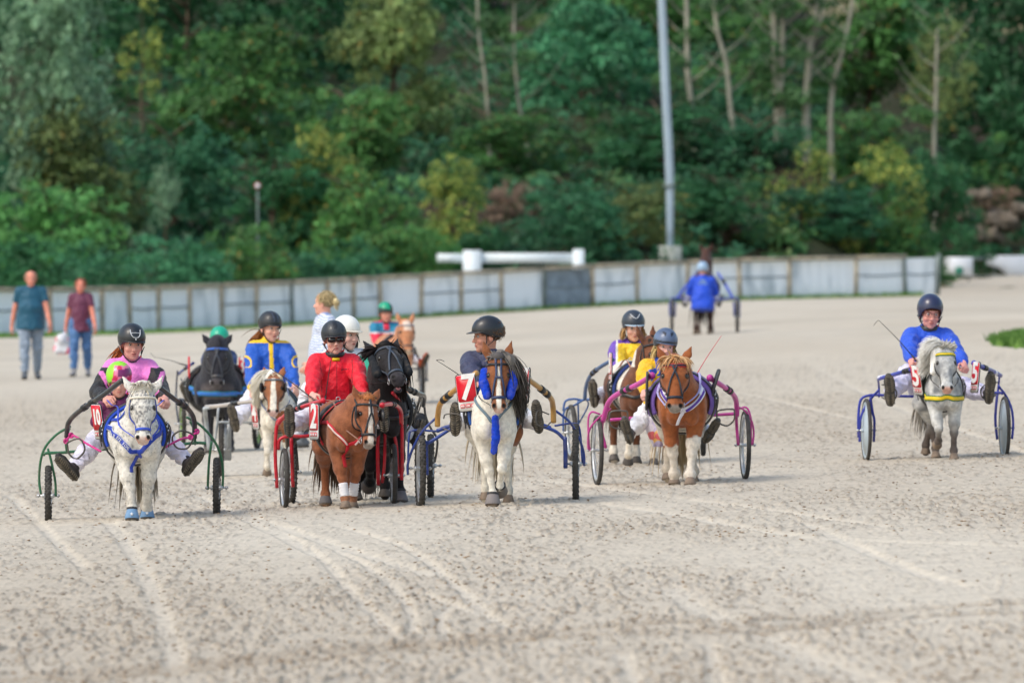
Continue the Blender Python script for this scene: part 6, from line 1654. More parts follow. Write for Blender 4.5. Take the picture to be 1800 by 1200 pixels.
mb = MB(); hair(mb, [H(-.03+.01*a, -.02, 0) for a in RNG.normal(size=120)], [(-1, -.2, .1)]*120, .16, RNG, .006, .5, .1, 6, lin((24, 20, 20)), lin((60, 48, 46)), .2); put(mb, 'side_lock', MT['hairm'](), color=True)
strap_m = paint('white_strap', (222, 196, 190), .6); chest_band(P, .62, .03, MT['leather'](), 'breast_band')
saddle(P, (34, 34, 38), y=.26, w=.11)
bellboot(P, 'FR', (96, 88, 86)); bellboot(P, 'FL', (112, 108, 112)); ring_strap(P, .20, .03, paint('red_strap', (196, 24, 44), .6), 'red_piping', (0, .66), .012, .006, a0=60, a1=150)
o, off = sulky(T, 'sulky with black and steel frame beside the black pony', [(S(511, 830), -4), (S(757, 818), 6)], .24,
    [([S(740, 690, .9), S(735, 710), S(729, 735), S(722, 760), S(720, 772)], .010), ([S(745, 700), S(748, 730), S(757, 752), S(768, 770), S(768, 790), S(764, 812)], .009), ([S(712, 745), S(640, 748), S(560, 752), S(520, 760)], .014),
     ([S(708, 746), S(735, 746)], .012), ([S(517, 762), S(520, 790), S(523, 826)], .014), ([S(742, 705), S(734, 728), S(724, 752), S(722, 742)], .006)],
    (66, 62, 60), [[S(600, 690, .4), S(560, 700, .6), S(525, 715, .8), S(515, 740, .95)], [S(700, 672, .25), S(715, 682, .4), S(733, 691, .6), S(745, 696, .8), S(744, 712, .95)]], (46, 48, 52), seat=S(640, 735, 1.3), shaft_r=.019)
mb = MB(); mb.ball(S(738, 742), np.array([.065, .02, .075]), 16); shift(mb, off).build('mudguard', MT['leather'](), o)
def jb(tl, arm, v):
    x, y, z = tl.T; C = np.tile(np.array(lin((222, 226, 232))), (len(tl), 1)); C[(x > .0) & (z > .12) & (z < .42)] = lin((30, 158, 132)); return C
pz = pel_at(T, 607, 553, 1.22, .90, 1.05, 2)
D = person(T, 'child in white helmet and teal and white jacket behind the child in red', pz, .90, 2, 10, 0, head=(38, 4, 0), head_k=1.05, hands=[S(625, 690, .9), S(680, 690, .9)],
    feet=[S(520, 768, .95), S(724, 772, .95)], toes=[(-.1, -.2, 1), (.1, -.2, 1)], jacket=jb, trousers=(228, 228, 238), skin=(224, 178, 164), helmet=dict(rgb=(232, 232, 226), peak=.04, low=-.005, front=.044, rough=.3, peak_rgb=(206, 200, 186), cup=None), group='drivers seated on the sulkies', hair_c=(60, 44, 40), hair_kind='sides')
reins(P, D, (30, 30, 34))

# ======== team 1: chestnut and white pony, pink-purple sulky
T = Frame(1200, 852, 0); S = lambda a, b, d=1.15: T.L(a, b, d)
def wb1(V, n3, n2): return np.where((V[:, 1] > .20+.10*(n3-.5)) & (V[:, 2] > .30), 1., np.where((V[:, 2] < .30) & (V[:, 1] > .5) & (V[:, 0] < 0), 0, 0))
P = pony('stocky chestnut and white pony with blond forelock and purple saddle pad', 1200, 852, 0, .95, 1.22, poll=(-.07, -.22, 1.00), pitch=21, hyaw=0, hl=.44, hw=1.22, frame=T.frame(), neck=1.15,
         legs=dict(FR=(-8, 10, 0, .20), FL=(14, 3, 0, -.22), HL=(-6, 0, 0), HR=(10, 16, 1)), coat=coat_pinto((164, 96, 54), (228, 220, 206), wb1, blaze=0, muzzle=(150, 140, 132), mz=.345, dark=(126, 66, 36), sock=dict(FR=(.33, (224, 214, 200)), FL=(.40, (224, 214, 200)), HL=(.26, (214, 202, 186)), HR=(.26, (214, 202, 186)))), legw=1.3, fet_r=1.28,
         mane=(-1, .20, (206, 158, 110), (236, 204, 164), 380, .3), forelock=(.15, (204, 150, 98), (238, 204, 160), 320, 'part'), tail=(.70, (196, 170, 130), (232, 214, 182), 340), ears=(.12, .015))
bridle(P, (34, 44, 60), cheek=(26, 40, 56), face='cross', w=.018, edge=(196, 30, 50))
B, H, put = P['B'], P['H'], P['put']
wp = paint('white_plastic', (228, 226, 236), .5); pp = paint('purple_band', (88, 54, 160), .6)
for w_, of_, m_, nm in ((.044, .008, wp, 'breast_band'), (.022, .013, pp, 'band_inlay')):
    mb = MB()
    for sx in (-1, 1): strap(mb, B, [(sx*.22, .18, .84), (sx*.17, .0, .76), (sx*.11, -.12, .66), (sx*(.0 if w_ > .03 else .02), -.20, .585)], w_, of_, k=8, it=8)
    put(mb, nm, m_)
mb = MB(); strap(mb, B, [(0, -.2, .59), (-.01, -.18, .52), (-.02, -.12, .44)], .030, .008); put(mb, 'breast_strap', wp)
for sx in (-1, 1): put(strap(MB(), B, [(sx*.26, .16, .86), (sx*.2, .0, .82), (sx*.15, -.08, .73)], .045, .012, k=8, it=8), 'white_strap', wp)
saddle(P, (104, 78, 150), y=.26, w=.12, padw=.26)
o, off = sulky(T, 'sulky with magenta frame and shafts and thin wheels, behind the stocky chestnut pony', [(S(1050, 791), -7), (S(1310, 782), -5)], .275,
    [([S(1070, 738), S(1110, 735), S(1180, 732), S(1240, 730), S(1292, 727)], .013), ([S(1060, 735, 1.0), S(1058, 758), S(1065, 787)], .013), ([S(1294, 722, 1.0), S(1295, 750), S(1298, 782)], .013),
     ([S(1073, 718, .9), S(1055, 732, 1.), S(1040, 748, 1.05), S(1034, 765, 1.1), S(1034, 792)], .008), ([S(1055, 728), S(1040, 724), S(1034, 738), S(1035, 775), S(1037, 792)], .008),
     ([S(1292, 713, .9), S(1310, 722, 1.), S(1322, 742, 1.1), S(1325, 762), S(1323, 780)], .008), ([S(1295, 720), S(1312, 716), S(1320, 735), S(1320, 762), S(1322, 782)], .008)],
    (194, 60, 146), [[S(1146, 660, .25), S(1120, 676, .45), S(1090, 690, .7), S(1070, 707, .88), S(1060, 740, 1.0)], [S(1248, 664, .25), S(1270, 678, .45), S(1286, 690, .7), S(1294, 705, .88), S(1295, 730, 1.0)]], (200, 66, 156), kind='road', seat=S(1180, 722, 1.3), shaft_r=.021, tip=(190, 60, 150), tw=.018,
    stirrups=[([S(1075, 723, .8), S(1098, 722, .78), S(1103, 726, .78), S(1102, 745, .78), S(1088, 753, .8), S(1074, 748, .8), S(1071, 735, .8)], .0065, True), ([S(1288, 719, .8), S(1264, 721, .78), S(1260, 728, .78), S(1263, 742, .78), S(1278, 748, .8), S(1290, 738, .8), S(1291, 725, .8)], .0065, True)])
shift(MB().prism(rrect(.07, .30, .03), plate_M(S(1254, 681, .22), (.3, -.95, 0), (.35, 0, 1)), .012), off).build('number_plate', MT['leather'](), o, False)
shift(MB().prism(rrect(.10, .30, .03), plate_M(S(1137, 687, .22), (.08, -.99, 0), (.03, 0, 1)), .012), off).build('number_plate', MT['leather'](), o, False)
def j1(tl, arm, v):
    x, y, z = tl.T; C = np.tile(np.array(lin((240, 186, 24))), (len(tl), 1)); C[(z > .33-.1*np.abs(x)) & (np.abs(x) < .19)] = lin((34, 84, 190)); C[(z > .40) & (x < -.09) & (x > -.19)] = lin((240, 186, 24)); return C
def h1(H_, C):
    x, y, z, a, t = H_.T; n = vn3(np.stack([x, y, z], 1), .4, 4); C[:] = np.array(lin((88, 104, 134)))*(.6+.7*n[:, None]); m = (np.abs(x) < .5) & (np.abs(x) > .2) & (z > .45) & (z < .75) & (y > 0) & (np.abs(x)-.2 < (z-.45)); C[m] = lin((26, 32, 44)); C[z < .1] = lin((38, 46, 62)); return C
pz = pel_at(T, 1163, 576, 1.28, .84, 1.02, 8)
D = person(T, 'small blond child in yellow and blue star jacket and steel blue helmet', pz, .84, 8, 12, 0, head=(10, 8, 6), head_k=1.02, hands=[S(1132, 690, .85), S(1215, 670, .85)],
    feet=[S(1107, 762, .66), S(1256, 768, .66)], toes=[(-.28, -.3, .95), (.5, -.3, .85)], sole=[(-.3, -1, 0), (-.2, -1, -.3)], knees=(1.2, 1.0), jacket=j1, trousers=(232, 234, 242), boots=(72, 76, 80), skin=(226, 172, 160), hair_c=(222, 186, 130), hair_kind='sides', sleeve_w=1.06,
    helmet=dict(rgb=(88, 104, 134), col=h1, peak=.012, low=-.03, front=.040, sc=1.04), group='drivers seated on the sulkies', boot_h=.28, body_w=1.05)
ol = [(.044*(1 if i % 2 == 0 else .45)*math.sin(i*math.pi/5+.2), .044*(1 if i % 2 == 0 else .45)*math.cos(i*math.pi/5+.2)) for i in range(10)]
MB().prism(ol, plate_M(D['tr'](-.075, .125, .335)-D['off'], (1, .15, .1), (0, .2, 1)), .006).build('yellow_star', paint('star_yellow', (244, 196, 30), .6), D['o'], False)
reins(P, D, (176, 170, 214), .020, ring=(.14, .22, .90))
whip(T, S(1216, 672, .82), S(1268, 590, .95), None, 'thin red whip slanting up to the right of the blond forelock pony', .003, (206, 60, 80))
# patterned cloth of the seat hanging below the driver
def pcloth():
    o_, off_ = T.thing('cloth_bag', S(1155, 765, .95), 'white cloth bag with orange and pink dots hanging below the yellow jacket driver', 'bag')
    nx, ny = 40, 34; V = []
    c4 = [S(1126, 735, .98), S(1172, 722, .95), S(1176, 782, .92), S(1148, 786, .9)]
    for lay in (0, 1):
        for j in range(ny):
            for i in range(nx):
                u, v_ = i/(nx-1), j/(ny-1); p = (c4[0]*(1-u)+c4[1]*u)*(1-v_)+(c4[3]*(1-u)+c4[2]*u)*v_
                b = math.sin(math.pi*u)**.6*math.sin(math.pi*v_)**.6
                V.append(p+np.array([0, (-.05 if lay == 0 else .05)*b+.008*math.sin(u*14+v_*5), .004*math.sin(u*9)]))
    V = np.array(V); f1 = grid_faces(nx, ny); C = np.tile(np.array(lin((226, 220, 234))), (len(V), 1)); g = np.random.default_rng(4)
    for _ in range(13):
        a, b = g.random(2); c = (c4[0]*(1-a)+c4[1]*a)*(1-b)+(c4[3]*(1-a)+c4[2]*a)*b; r = .018+.022*g.random(); m = np.linalg.norm((V-c)[:, [0, 2]], axis=1) < r; C[m] = lin([(226, 110, 116), (240, 190, 100), (196, 186, 226)][_ % 3])
    raw_mesh('bag_cloth', V-off_, np.vstack([f1, f1[:, ::-1]+nx*ny]), mat('cloth', attr=True), o_, C)
pcloth()

# ======== team 5: dappled pony, blue jacket, glasses
T = Frame(1662, 808, 4); S = lambda a, b, d=1.1: T.L(a, b, d)
P = pony('trotting dappled grey pony with white mane and yellow breast band', 1662, 808, 5, .88, .9, poll=(-.03, -.20, 1.02), pitch=24, hyaw=-2, hl=.43, hw=1.08, frame=T.frame(),
         legs=dict(FR=(30, 78, 1, .18), FL=(2, 2, 0, -.05), HR=(14, 6, 0, .30), HL=(22, 50, 1, -.4)), coat=coat_grey((206, 206, 204), (104, 108, 116), .45, legs=(86, 74, 68), face=.4, dapple=.85, low=.95), legw=1.2, hoofm='hoof',
         mane=(-1, .26, (246, 243, 236), (254, 252, 248), 900, .9, 2.3), forelock=(.10, (190, 186, 176), (232, 228, 220), 120, 'up'), tail=(.55, (150, 140, 130), (206, 200, 190), 200), ears=(.105, -.01), ear_in=None)
bridle(P, (232, 196, 20), cheek=(40, 40, 44), face=None, w=.020, nose=False, edge=(36, 120, 60))
yb = paint('yellow_band', (236, 200, 20), .5); chest_band(P, .57, .036, yb, 'breast_band', zs=.02, edge=paint('green_band', (40, 110, 60), .6), v=-.01)
saddle(P, (34, 44, 40), y=.26, w=.12)
o, off = sulky(T, 'sulky with royal blue frame and disc wheels carrying start number 5', [(S(1523, 756), -1), (S(1766, 752), -1)], .268,
    [([S(1509, 768), S(1509, 730), S(1513, 703), S(1526, 695), S(1545, 694), S(1580, 696), S(1650, 697), S(1720, 692), S(1755, 690), S(1763, 692)], .0115), ([S(1530, 697), S(1534, 725), S(1537, 740), S(1536, 776)], .0115), ([S(1545, 685, 1.0), S(1530, 702), S(1516, 725), S(1511, 748), S(1511, 776)], .0105),
     ([S(1753, 692), S(1750, 725), S(1750, 745), S(1753, 772)], .0115), ([S(1755, 678, 1.0), S(1768, 695), S(1778, 718), S(1781, 745), S(1779, 771)], .0105), ([S(1543, 664, .9), S(1545, 680), S(1545, 698)], .009), ([S(1757, 660, .9), S(1755, 680), S(1754, 694)], .009)],
    (44, 56, 160), [[S(1622, 646, .3), S(1600, 650, .45), S(1565, 660, .7), S(1545, 665, .9)], [S(1712, 638, .3), S(1728, 645, .45), S(1745, 652, .7), S(1759, 660, .9)]], (60, 70, 168), kind='disc', seat=S(1640, 700, 1.25), shaft_r=.018, tip=(56, 60, 170), tw=.016,
    stirrups=[([S(1550, 676, .65), S(1564, 677, .6), S(1576, 688, .6), S(1572, 702, .6), S(1558, 702, .65), S(1550, 698, .7)], .006), ([S(1754, 672, .65), S(1738, 673, .6), S(1724, 684, .6), S(1728, 699, .6), S(1742, 700, .65), S(1752, 692, .7)], .006)])
for a, b, c_, d_ in ((1545, 664, 1562, 661), (1757, 659, 1748, 654)): shift(MB().tube([S(a, b, .9), S(c_, d_, .74)], .0195, 12, smooth=1), off).build('white_sleeve', wp, o)
number_plate(o, off, S(1612, 668, .20), (.52, -.85, -.05), (-.26, 0, 1), .125, .255, '5', shear=.0)
number_plate(o, off, S(1715, 663, .20), (.42, -.9, .0), (.12, 0, 1), .115, .26, '5', shear=.0)
pz = pel_at(T, 1632, 516, 1.34, 1.02, 1.07, 2)
HL_ = S(1602, 642, .75)
D = person(T, 'teenager with glasses in royal blue jacket and dark blue helmet', pz, 1.02, 2, 4, 0, head=(6, 8, 3), head_k=1.07, hands=[HL_, S(1700, 650, .8)],
    feet=[S(1562, 696, .60), S(1738, 692, .60)], toes=[(-.08, -.1, 1), (.06, -.1, 1)], sole=[(.1, -1, 0), (0, -1, 0)], jacket=colfn((36, 84, 206)), trousers=(220, 216, 242), boots=(46, 44, 44), skin=(226, 158, 146), glasses='thin', hair_c=(120, 76, 48), hair_kind='fringe',
    helmet=dict(rgb=(40, 46, 78), peak=0, low=-.030, front=.058, ear=.045, sc=1.02, rough=.28), group='drivers seated on the sulkies', boot_h=.22, eyecol=(90, 90, 100), curl=(75, 85, 60), palm=[(.6, .4, -.1), (-.5, 0, -.8)])
MB().lathe([(.056, 0), (.060, .02), (.056, .045), (.05, .05)], D['tr'](0, 0, .49)-D['off'], (0, -.1, 1), 20).build('white_neckband', paint('white_cloth', (226, 226, 234), .8), D['o'])
MB().lathe([(.080, 0), (.078, .03), (.068, .036)], D['tr'](0, 0.01, .462)-D['off'], (0, -.2, 1), 20).build('black_collar', MT['leather'](), D['o'])
reins(P, D, (40, 40, 44))
whip(T, S(1606, 628, .74), S(1545, 563, .72), [S(1541, 565, .72), S(1536, 572, .72)], 'thin black whip held up by the teenager with glasses')

# ======== team 4: brown and white pony, blue and yellow jacket
T = Frame(488, 838, 2); S = lambda a, b, d=1.1: T.L(a, b, d)
def wb4(V, n3, n2): return np.where((V[:, 0] > -.03+.05*(n3-.5)) & (V[:, 2] < .66) & (V[:, 2] > .34) & (V[:, 1] < .4), 0., 1.)
P = pony('brown and white pony with cream mane, in front of the blue and yellow jacket driver', 488, 838, 2, .87, 1.0, poll=(-.04, -.22, 1.00), pitch=22, hyaw=-3, hl=.42, hw=1.12, frame=T.frame(),
         legs=dict(FR=(5, 30, 1, 0), FL=(0, 0, 0), HL=(0, 0, 0), HR=(4, 4, 0)), coat=coat_pinto((164, 106, 72), (228, 220, 206), wb4, blaze=.024, blz_top=.03, muzzle=(214, 176, 168), mz=.35, dark=(132, 80, 52)),
         mane=(-1, .30, (240, 230, 208), (252, 248, 238), 700, .4, 1.9), forelock=(.09, (222, 204, 170), (240, 230, 208), 140, 'part'), tail=(.5, (200, 190, 170), (230, 224, 210), 160), ears=(.11, 0), vox=.009)
bridle(P, (90, 100, 110), cheek=(50, 54, 60), blinkers=True, nose=False); mb = MB(); strap(mb, P['B'], [(-.22, .2, .80), (-.15, -.02, .72), (-.06, -.15, .60), (.02, -.17, .56), (.1, -.1, .62), (.2, .1, .75)], .02, .006, k=8, it=8); P['put'](mb, 'breast_collar', paint('grey_strap', (140, 150, 166), .6))
saddle(P, (60, 74, 84), y=.27, w=.10)
o, off = sulky(T, 'sulky with silver frame carrying start number 4', [(S(389, 790), 0), (S(568, 782), 0)], .235,
    [([S(360, 718, .9), S(362, 740), S(368, 790)], .02), ([S(360, 718, .9), S(395, 712, .9), S(408, 716, .95)], .014), ([S(384, 715), S(380, 760), S(374, 790)], .012), ([S(384, 742), S(430, 742), S(500, 745), S(560, 745)], .012), ([S(402, 745), S(400, 790)], .014), ([S(556, 745), S(556, 785)], .014)],
    (166, 172, 176), [[S(455, 703, .3), S(420, 708, .55), S(385, 713, .8), S(362, 715, .95)], [S(525, 700, .3), S(545, 708, .6), S(568, 715, .95)]], (186, 178, 172), seat=S(480, 735, 1.25), shaft_r=.018)
shift(MB().prism(rrect(.10, .34, .01), plate_M(S(397, 775, 1.12), (1, 0, 0), (0, 0, 1)), .008), off).build('side_panel', paint('alu_panel', (186, 190, 194), .4, metal=.4), o, False)
number_plate(o, off, S(449, 731, .15), (.40, -.92, 0), (-.12, 0, 1), .13, .24, '4', shear=.05)
def j4(tl, arm, v, hands=[S(440, 690, .95), S(525, 690, .95)]):
    x, y, z = tl.T; C = np.tile(np.array(lin((24, 88, 190))), (len(tl), 1)); ye = lin((240, 196, 30))
    C[(np.abs(x-.005) < .020) & (y > 0) & (z < .46)] = ye; C[z > .455] = ye
    r = np.hypot(np.abs(x)-.235, (z-.28)*.85); C[(np.abs(r-.042) < .0085) & (z > .235) & (y > -.03)] = ye
    for h_ in hands: C[np.linalg.norm(v-h_, axis=1) < .085] = ye
    return C
def h4(H_, C):
    x, y, z, a, t = H_.T; C[(np.abs(np.abs(x)-.2) < .05) & (z > .2)] = lin((64, 72, 90)); return C
pz = pel_at(T, 473, 546, 1.34, .94, 1.04, 2)
D = person(T, 'girl in blue jacket with yellow collar and stripes and black helmet', pz, .94, 2, 6, 0, head=(28, 4, 2), head_k=1.04, hands=[S(444, 693, .95), S(522, 693, .95)],
    feet=[S(410, 745, .62), S(545, 745, .65)], toes=[(-.25, -.1, 1), (.1, -.1, 1)], sole=[(.15, -1, 0), None], jacket=j4, trousers=(228, 228, 240), boots=(62, 58, 52), skin=(222, 168, 148), hair_c=(150, 96, 56), hair_kind='ponytail', helmet=dict(rgb=(34, 36, 42), col=h4, peak=.028, low=-.02, front=.040, rough=.5), group='drivers seated on the sulkies', vox=.0065, boot_h=.2)
reins(P, D, (120, 128, 160), ring=(.10, .26, .88))

# ======== team 3: black pony with blue band, green helmet behind
T = Frame(383, 796, 0, fixed=None); S = lambda a, b, d=1.1: T.L(a, b, d)
P = pony('round black pony with blue browband and blue breast band, walking behind the speckled pony', 383, 796, 0, .98, 1.62, poll=(0, -.20, 1.11), pitch=16, hyaw=0, hl=.46, hw=1.08, frame=T.frame(), neck=1.7,
         coat=coat_plain((52, 52, 60), (34, 34, 42), muz=(84, 78, 80)), mane=(1, .12, (30, 30, 34), (56, 54, 58), 200, .3), forelock=(.08, (30, 30, 34), (50, 50, 54), 100, 'down'), tail=(.5, (30, 28, 30), (50, 50, 54), 120), ears=(.11, .04), vox=.01, hoofm='hoofd')
bridle(P, (44, 100, 190), cheek=(60, 64, 74), face='cross', w=.024)
chest_band(P, .615, .042, paint('blue_band', (52, 116, 200), .6), 'breast_band', zs=.06, off=.012, edge=paint('teal_edge', (40, 110, 120), .6))
saddle(P, (30, 30, 36), y=.24, w=.10)
o, off = sulky(T, 'sulky with blue and steel frame and lime green wheel rims, beside the round black pony', [(S(321, 745), -6), (S(452, 745), 6)], .25,
    [([S(312, 652, .8), S(310, 680), S(310, 712), S(314, 745)], .010), ([S(316, 700), S(350, 712), S(390, 715), S(440, 712)], .010), ([S(318, 665, .8), S(328, 690), S(334, 745)], .006)],
    (74, 84, 104), [[S(340, 638, .3), S(325, 648, .6), S(313, 658, .9)], [S(428, 640, .3), S(440, 650, .6), S(450, 668, .9)]], (44, 66, 150), seat=S(383, 700, 1.25), shaft_r=.014)
lm = paint('lime_rim', (150, 186, 90), .5)
for w_ in [c for c in o.children if c.name.startswith('wheel')]: shift(MB().lathe([(.20, -.014), (.175, -.014), (.175, .014), (.20, .014), (.2, -.014)], (0, 0, 0), (1, 0, 0), 32), 0).build('lime_rim', lm, w_)
number_plate(o, off, S(427, 648, .2), (.55, -.84, 0), (0, 0, 1), .15, .25, '3', shear=.05)
shift(MB().prism(rrect(.10, .25, .02), plate_M(S(332, 648, .25), (.15, -.95, 0), (0, 0, 1)), .01), off).build('number_plate', paint('plate_red', (214, 20, 44), .35), o, False)
pz = pel_at(T, 386, 574, 1.34, .80, 1.04, 6)
D = person(T, 'driver in green helmet hidden behind the round black pony', pz, .80, 6, 0, 0, head=(0, 14, 0), head_k=1.04, hands=[S(365, 670, .95), S(400, 670, .95)], feet=[S(330, 690, .75), S(440, 700, .75)], jacket=colfn((40, 60, 110)), trousers=(228, 228, 240), boots=(50, 50, 54),
    helmet=dict(rgb=(20, 170, 136), peak=0, low=-.02, front=.03, sc=1.1), group='drivers seated on the sulkies', vox=.009)
whip(T, S(320, 640, .9), S(272, 628, .9), [S(268, 624, .9), S(264, 620, .9)], 'thin whip pointing left beside the round black pony')

# ======== team 8: bay and white pony, purple and yellow jacket
T = Frame(1127, 818, 3); S = lambda a, b, d=1.1: T.L(a, b, d)
def wb8(V, n3, n2):
    w = np.where((V[:, 2] < .16), 1., 0.); w = np.where((V[:, 1] > .08) & (V[:, 1] < .30) & (V[:, 0] < -.02) & (V[:, 2] > .48), 1, w); w = np.where((V[:, 1] > .25) & (V[:, 2] > .80), 1, w); return np.where((V[:, 1] < .1) & (V[:, 1] > -.1) & (V[:, 2] > .86), 1, w)
P = pony('bay pony with white patches, half hidden by the small blond child', 1124, 818, 8, .98, 1.02, poll=(.05, -.20, 1.08), pitch=26, hyaw=34, hl=.44, hw=1.0, frame=T.frame(),
         legs=dict(FR=(10, 24, 1, 0), FL=(-2, 0, 0, .1), HL=(0, 0, 0), HR=(8, 8, 1)), coat=coat_pinto((120, 74, 50), (224, 216, 204), wb8, blaze=0, muzzle=(70, 60, 56), mz=.33, dark=(84, 50, 34), sock=dict(FR=(.30, (222, 212, 196)), FL=(.30, (222, 212, 196)))), legw=1.2, mane=(1, .12, (40, 34, 32), (70, 58, 50), 260, .6),
         forelock=(.07, (50, 44, 40), (80, 70, 62), 80, 'down'), tail=(.5, (30, 28, 26), (60, 52, 46), 120), ears=(.15, .0), vox=.009, hoofm='hoofd')
bridle(P, (30, 34, 40), cheek=(30, 34, 38), blinkers=False, nose=True)
chest_band(P, .60, .03, MT['leather'](), 'breast_band'); saddle(P, (44, 60, 120), y=.24, w=.10)
o, off = sulky(T, 'sulky with steel blue frame behind the bay and white pony', [(S(1004, 760), -6), (S(1236, 752), 3)], .245,
    [([S(990, 722), S(994, 705), S(1008, 701), S(1022, 703), S(1030, 702)], .010), ([S(1030, 700, .95), S(1010, 712), S(992, 722), S(990, 760)], .009), ([S(1016, 703), S(1017, 745)], .008), ([S(1028, 700, .95), S(1034, 712), S(1017, 745)], .007), ([S(1030, 702), S(1090, 700), S(1160, 700), S(1220, 700)], .012), ([S(1220, 702), S(1226, 745)], .01)],
    (62, 96, 156), [[S(1078, 632, .3), S(1055, 645, .5), S(1038, 660, .7), S(1030, 680, .88), S(1028, 700, .95)], [S(1170, 632, .3), S(1200, 650, .6), S(1222, 690, .95)]], (74, 98, 138), kind='road', seat=S(1118, 690, 1.25), shaft_r=.017)
number_plate(o, off, S(1074, 646, .22), (.10, -.99, 0), (0, 0, 1), .13, .26, '8', shear=.05)
def j8(tl, arm, v):
    x, y, z = tl.T; C = np.tile(np.array(lin((240, 200, 40))), (len(tl), 1)); C[(np.abs(x) > .155)] = lin((110, 70, 176)); C[z > .45] = lin((104, 60, 170)); C[(np.abs(np.abs(x)-.152) < .008)] = lin((226, 222, 214)); return C
pz = pel_at(T, 1113, 544, 1.34, .92, 1.06, 3)
tr8 = [([(-.45, .6, .80), (-.20, .85, .55), (0, .92, .46), (.20, .85, .55), (.45, .6, .80)], .004)]
D = person(T, 'child in yellow jacket with purple sleeves and black helmet', pz, .92, 3, -4, 0, head=(8, 8, 0), head_k=1.06, hands=[S(1090, 660, .9), S(1140, 660, .9)], feet=[S(1044, 700, .62), S(1190, 700, .62)], toes=[(-.1, -.15, 1), (.1, -.1, 1)], sole=[(-.2, -1, 0), None],
    jacket=j8, trousers=(228, 228, 238), boots=(50, 46, 42), skin=(222, 170, 150), hair_c=(190, 150, 100), hair_kind='sides', helmet=dict(rgb=(46, 54, 66), peak=.028, low=-.025, front=.040, trim=tr8, peak_rgb=(170, 190, 206)), group='drivers seated on the sulkies', vox=.0065)
reins(P, D, (176, 120, 96), .018, ring=(.10, .24, .92))

# ======== far chestnut pony with the green helmet child
T = Frame(703, 712, 12); S = lambda a, b, d=1.0: T.L(a, b, d)
P = pony('distant light chestnut pony with pale forehead, following the black pony', 703, 712, 12, .98, 1.0, poll=(.04, -.2, 1.06), pitch=20, hl=.44, hw=1.15, frame=T.frame(), coat=coat_pinto((206, 146, 108), (226, 204, 186), lambda V, a, b: np.zeros(len(V)), blaze=.05, blz_top=-.02, blz_bot=.12, muzzle=(204, 176, 152), mz=.34, dark=(176, 112, 80)),
         mane=(1, .2, (206, 160, 124), (230, 200, 170), 200, .3), tail=(.5, (200, 160, 120), (220, 190, 160), 80), vox=.013, ears=(.14, 0))
bridle(P, (150, 150, 160), cheek=(90, 80, 80)); saddle(P, (40, 40, 50))
o, off = sulky(T, 'distant sulky with grey frame behind the light chestnut pony', [(S(622, 670), 0), (S(742, 668), 8)], .28,
    [([S(735, 640), S(737, 670)], .014), ([S(750, 636), S(750, 670)], .014), ([S(735, 640), S(750, 636)], .014), ([S(735, 648), S(680, 650), S(625, 650)], .014)], (130, 130, 138), [[S(722, 600, .3), S(730, 618, .6), S(738, 636, .95)], [S(690, 620, .3), S(650, 630, .6), S(626, 648, .95)]], (60, 60, 70), seat=S(680, 640, 1.2))
def jf(tl, arm, v):
    x, y, z = tl.T; C = np.tile(np.array(lin((226, 30, 66))), (len(tl), 1)); C[(z > .32) & (z < .50)] = lin((24, 124, 160)); C[np.abs(z-.315) < .010] = lin((220, 220, 224)); C[(z > .47) | ((np.abs(x) < .04) & (z > .36) & (y > 0))] = lin((214, 40, 76)); return C
def hf_(H_, C):
    x, y, z, a, t = H_.T; C[(x < .35) & (z > .15-.2*x)] = lin((16, 160, 120)); return C
pz = pel_at(T, 677, 530, 1.34, .86, 1.06, 2)
person(T, 'distant child in teal and red jacket and green helmet', pz, .86, 2, 0, 0, head=(6, 4, 0), head_k=1.06, hands=[S(668, 625, .9), S(700, 620, .9)], feet=[S(640, 650, .6), S(756, 640, .6)], jacket=jf, trousers=(226, 226, 236), boots=(190, 92, 60), skin=(226, 160, 140), helmet=dict(rgb=(34, 62, 60), col=hf_, peak=.02), vox=.009, body_w=1.08, group='drivers seated on the sulkies')

# ======== driver seen from behind on the far curve
T = Frame(1240, 586, 180); S = lambda a, b, d=0.0: T.L(a, b, d)
P = pony('dark bay trotter seen from behind on the far curve', 1256, 586, 176, 1.30, .88, poll=(.0, -.26, 1.20), pitch=30, frame=T.frame(), legw=.75, coat=coat_plain((84, 52, 40), (52, 34, 32)), mane=(1, .15, (30, 26, 26), (60, 50, 46), 200, .3), tail=(.6, (26, 22, 24), (54, 44, 42), 160), vox=.016, name='horse', group=None, legs=dict(HL=(8, 10, 0), HR=(-6, 0, 0)))
bridle(P, (60, 50, 50)); saddle(P, (40, 50, 120))
o, off = sulky(T, 'distant blue sulky seen from behind on the far curve', [(S(1181, 556, -1.8), 0), (S(1296, 556, -1.8), 0)], .33,
    [([S(1181, 526, -1.8), S(1186, 524, -1.8), S(1240, 527, -1.8), S(1292, 524, -1.8), S(1297, 526, -1.8)], .022), ([S(1178, 556, -1.8), S(1178, 530, -1.8), S(1186, 524, -1.7)], .022), ([S(1299, 556, -1.8), S(1299, 530, -1.8), S(1292, 524, -1.7)], .022),
     ([S(1186, 556, -1.8), S(1187, 530, -1.8)], .02), ([S(1291, 556, -1.8), S(1290, 530, -1.8)], .02)], (58, 76, 150), [[S(1225, 480, -.6), S(1208, 500, -1.2), S(1190, 524, -1.7)], [S(1262, 480, -.6), S(1275, 500, -1.2), S(1288, 524, -1.7)]], (60, 84, 190), seat=S(1238, 520, -1.8), kind='disc', tw=.03, shaft_r=.026)
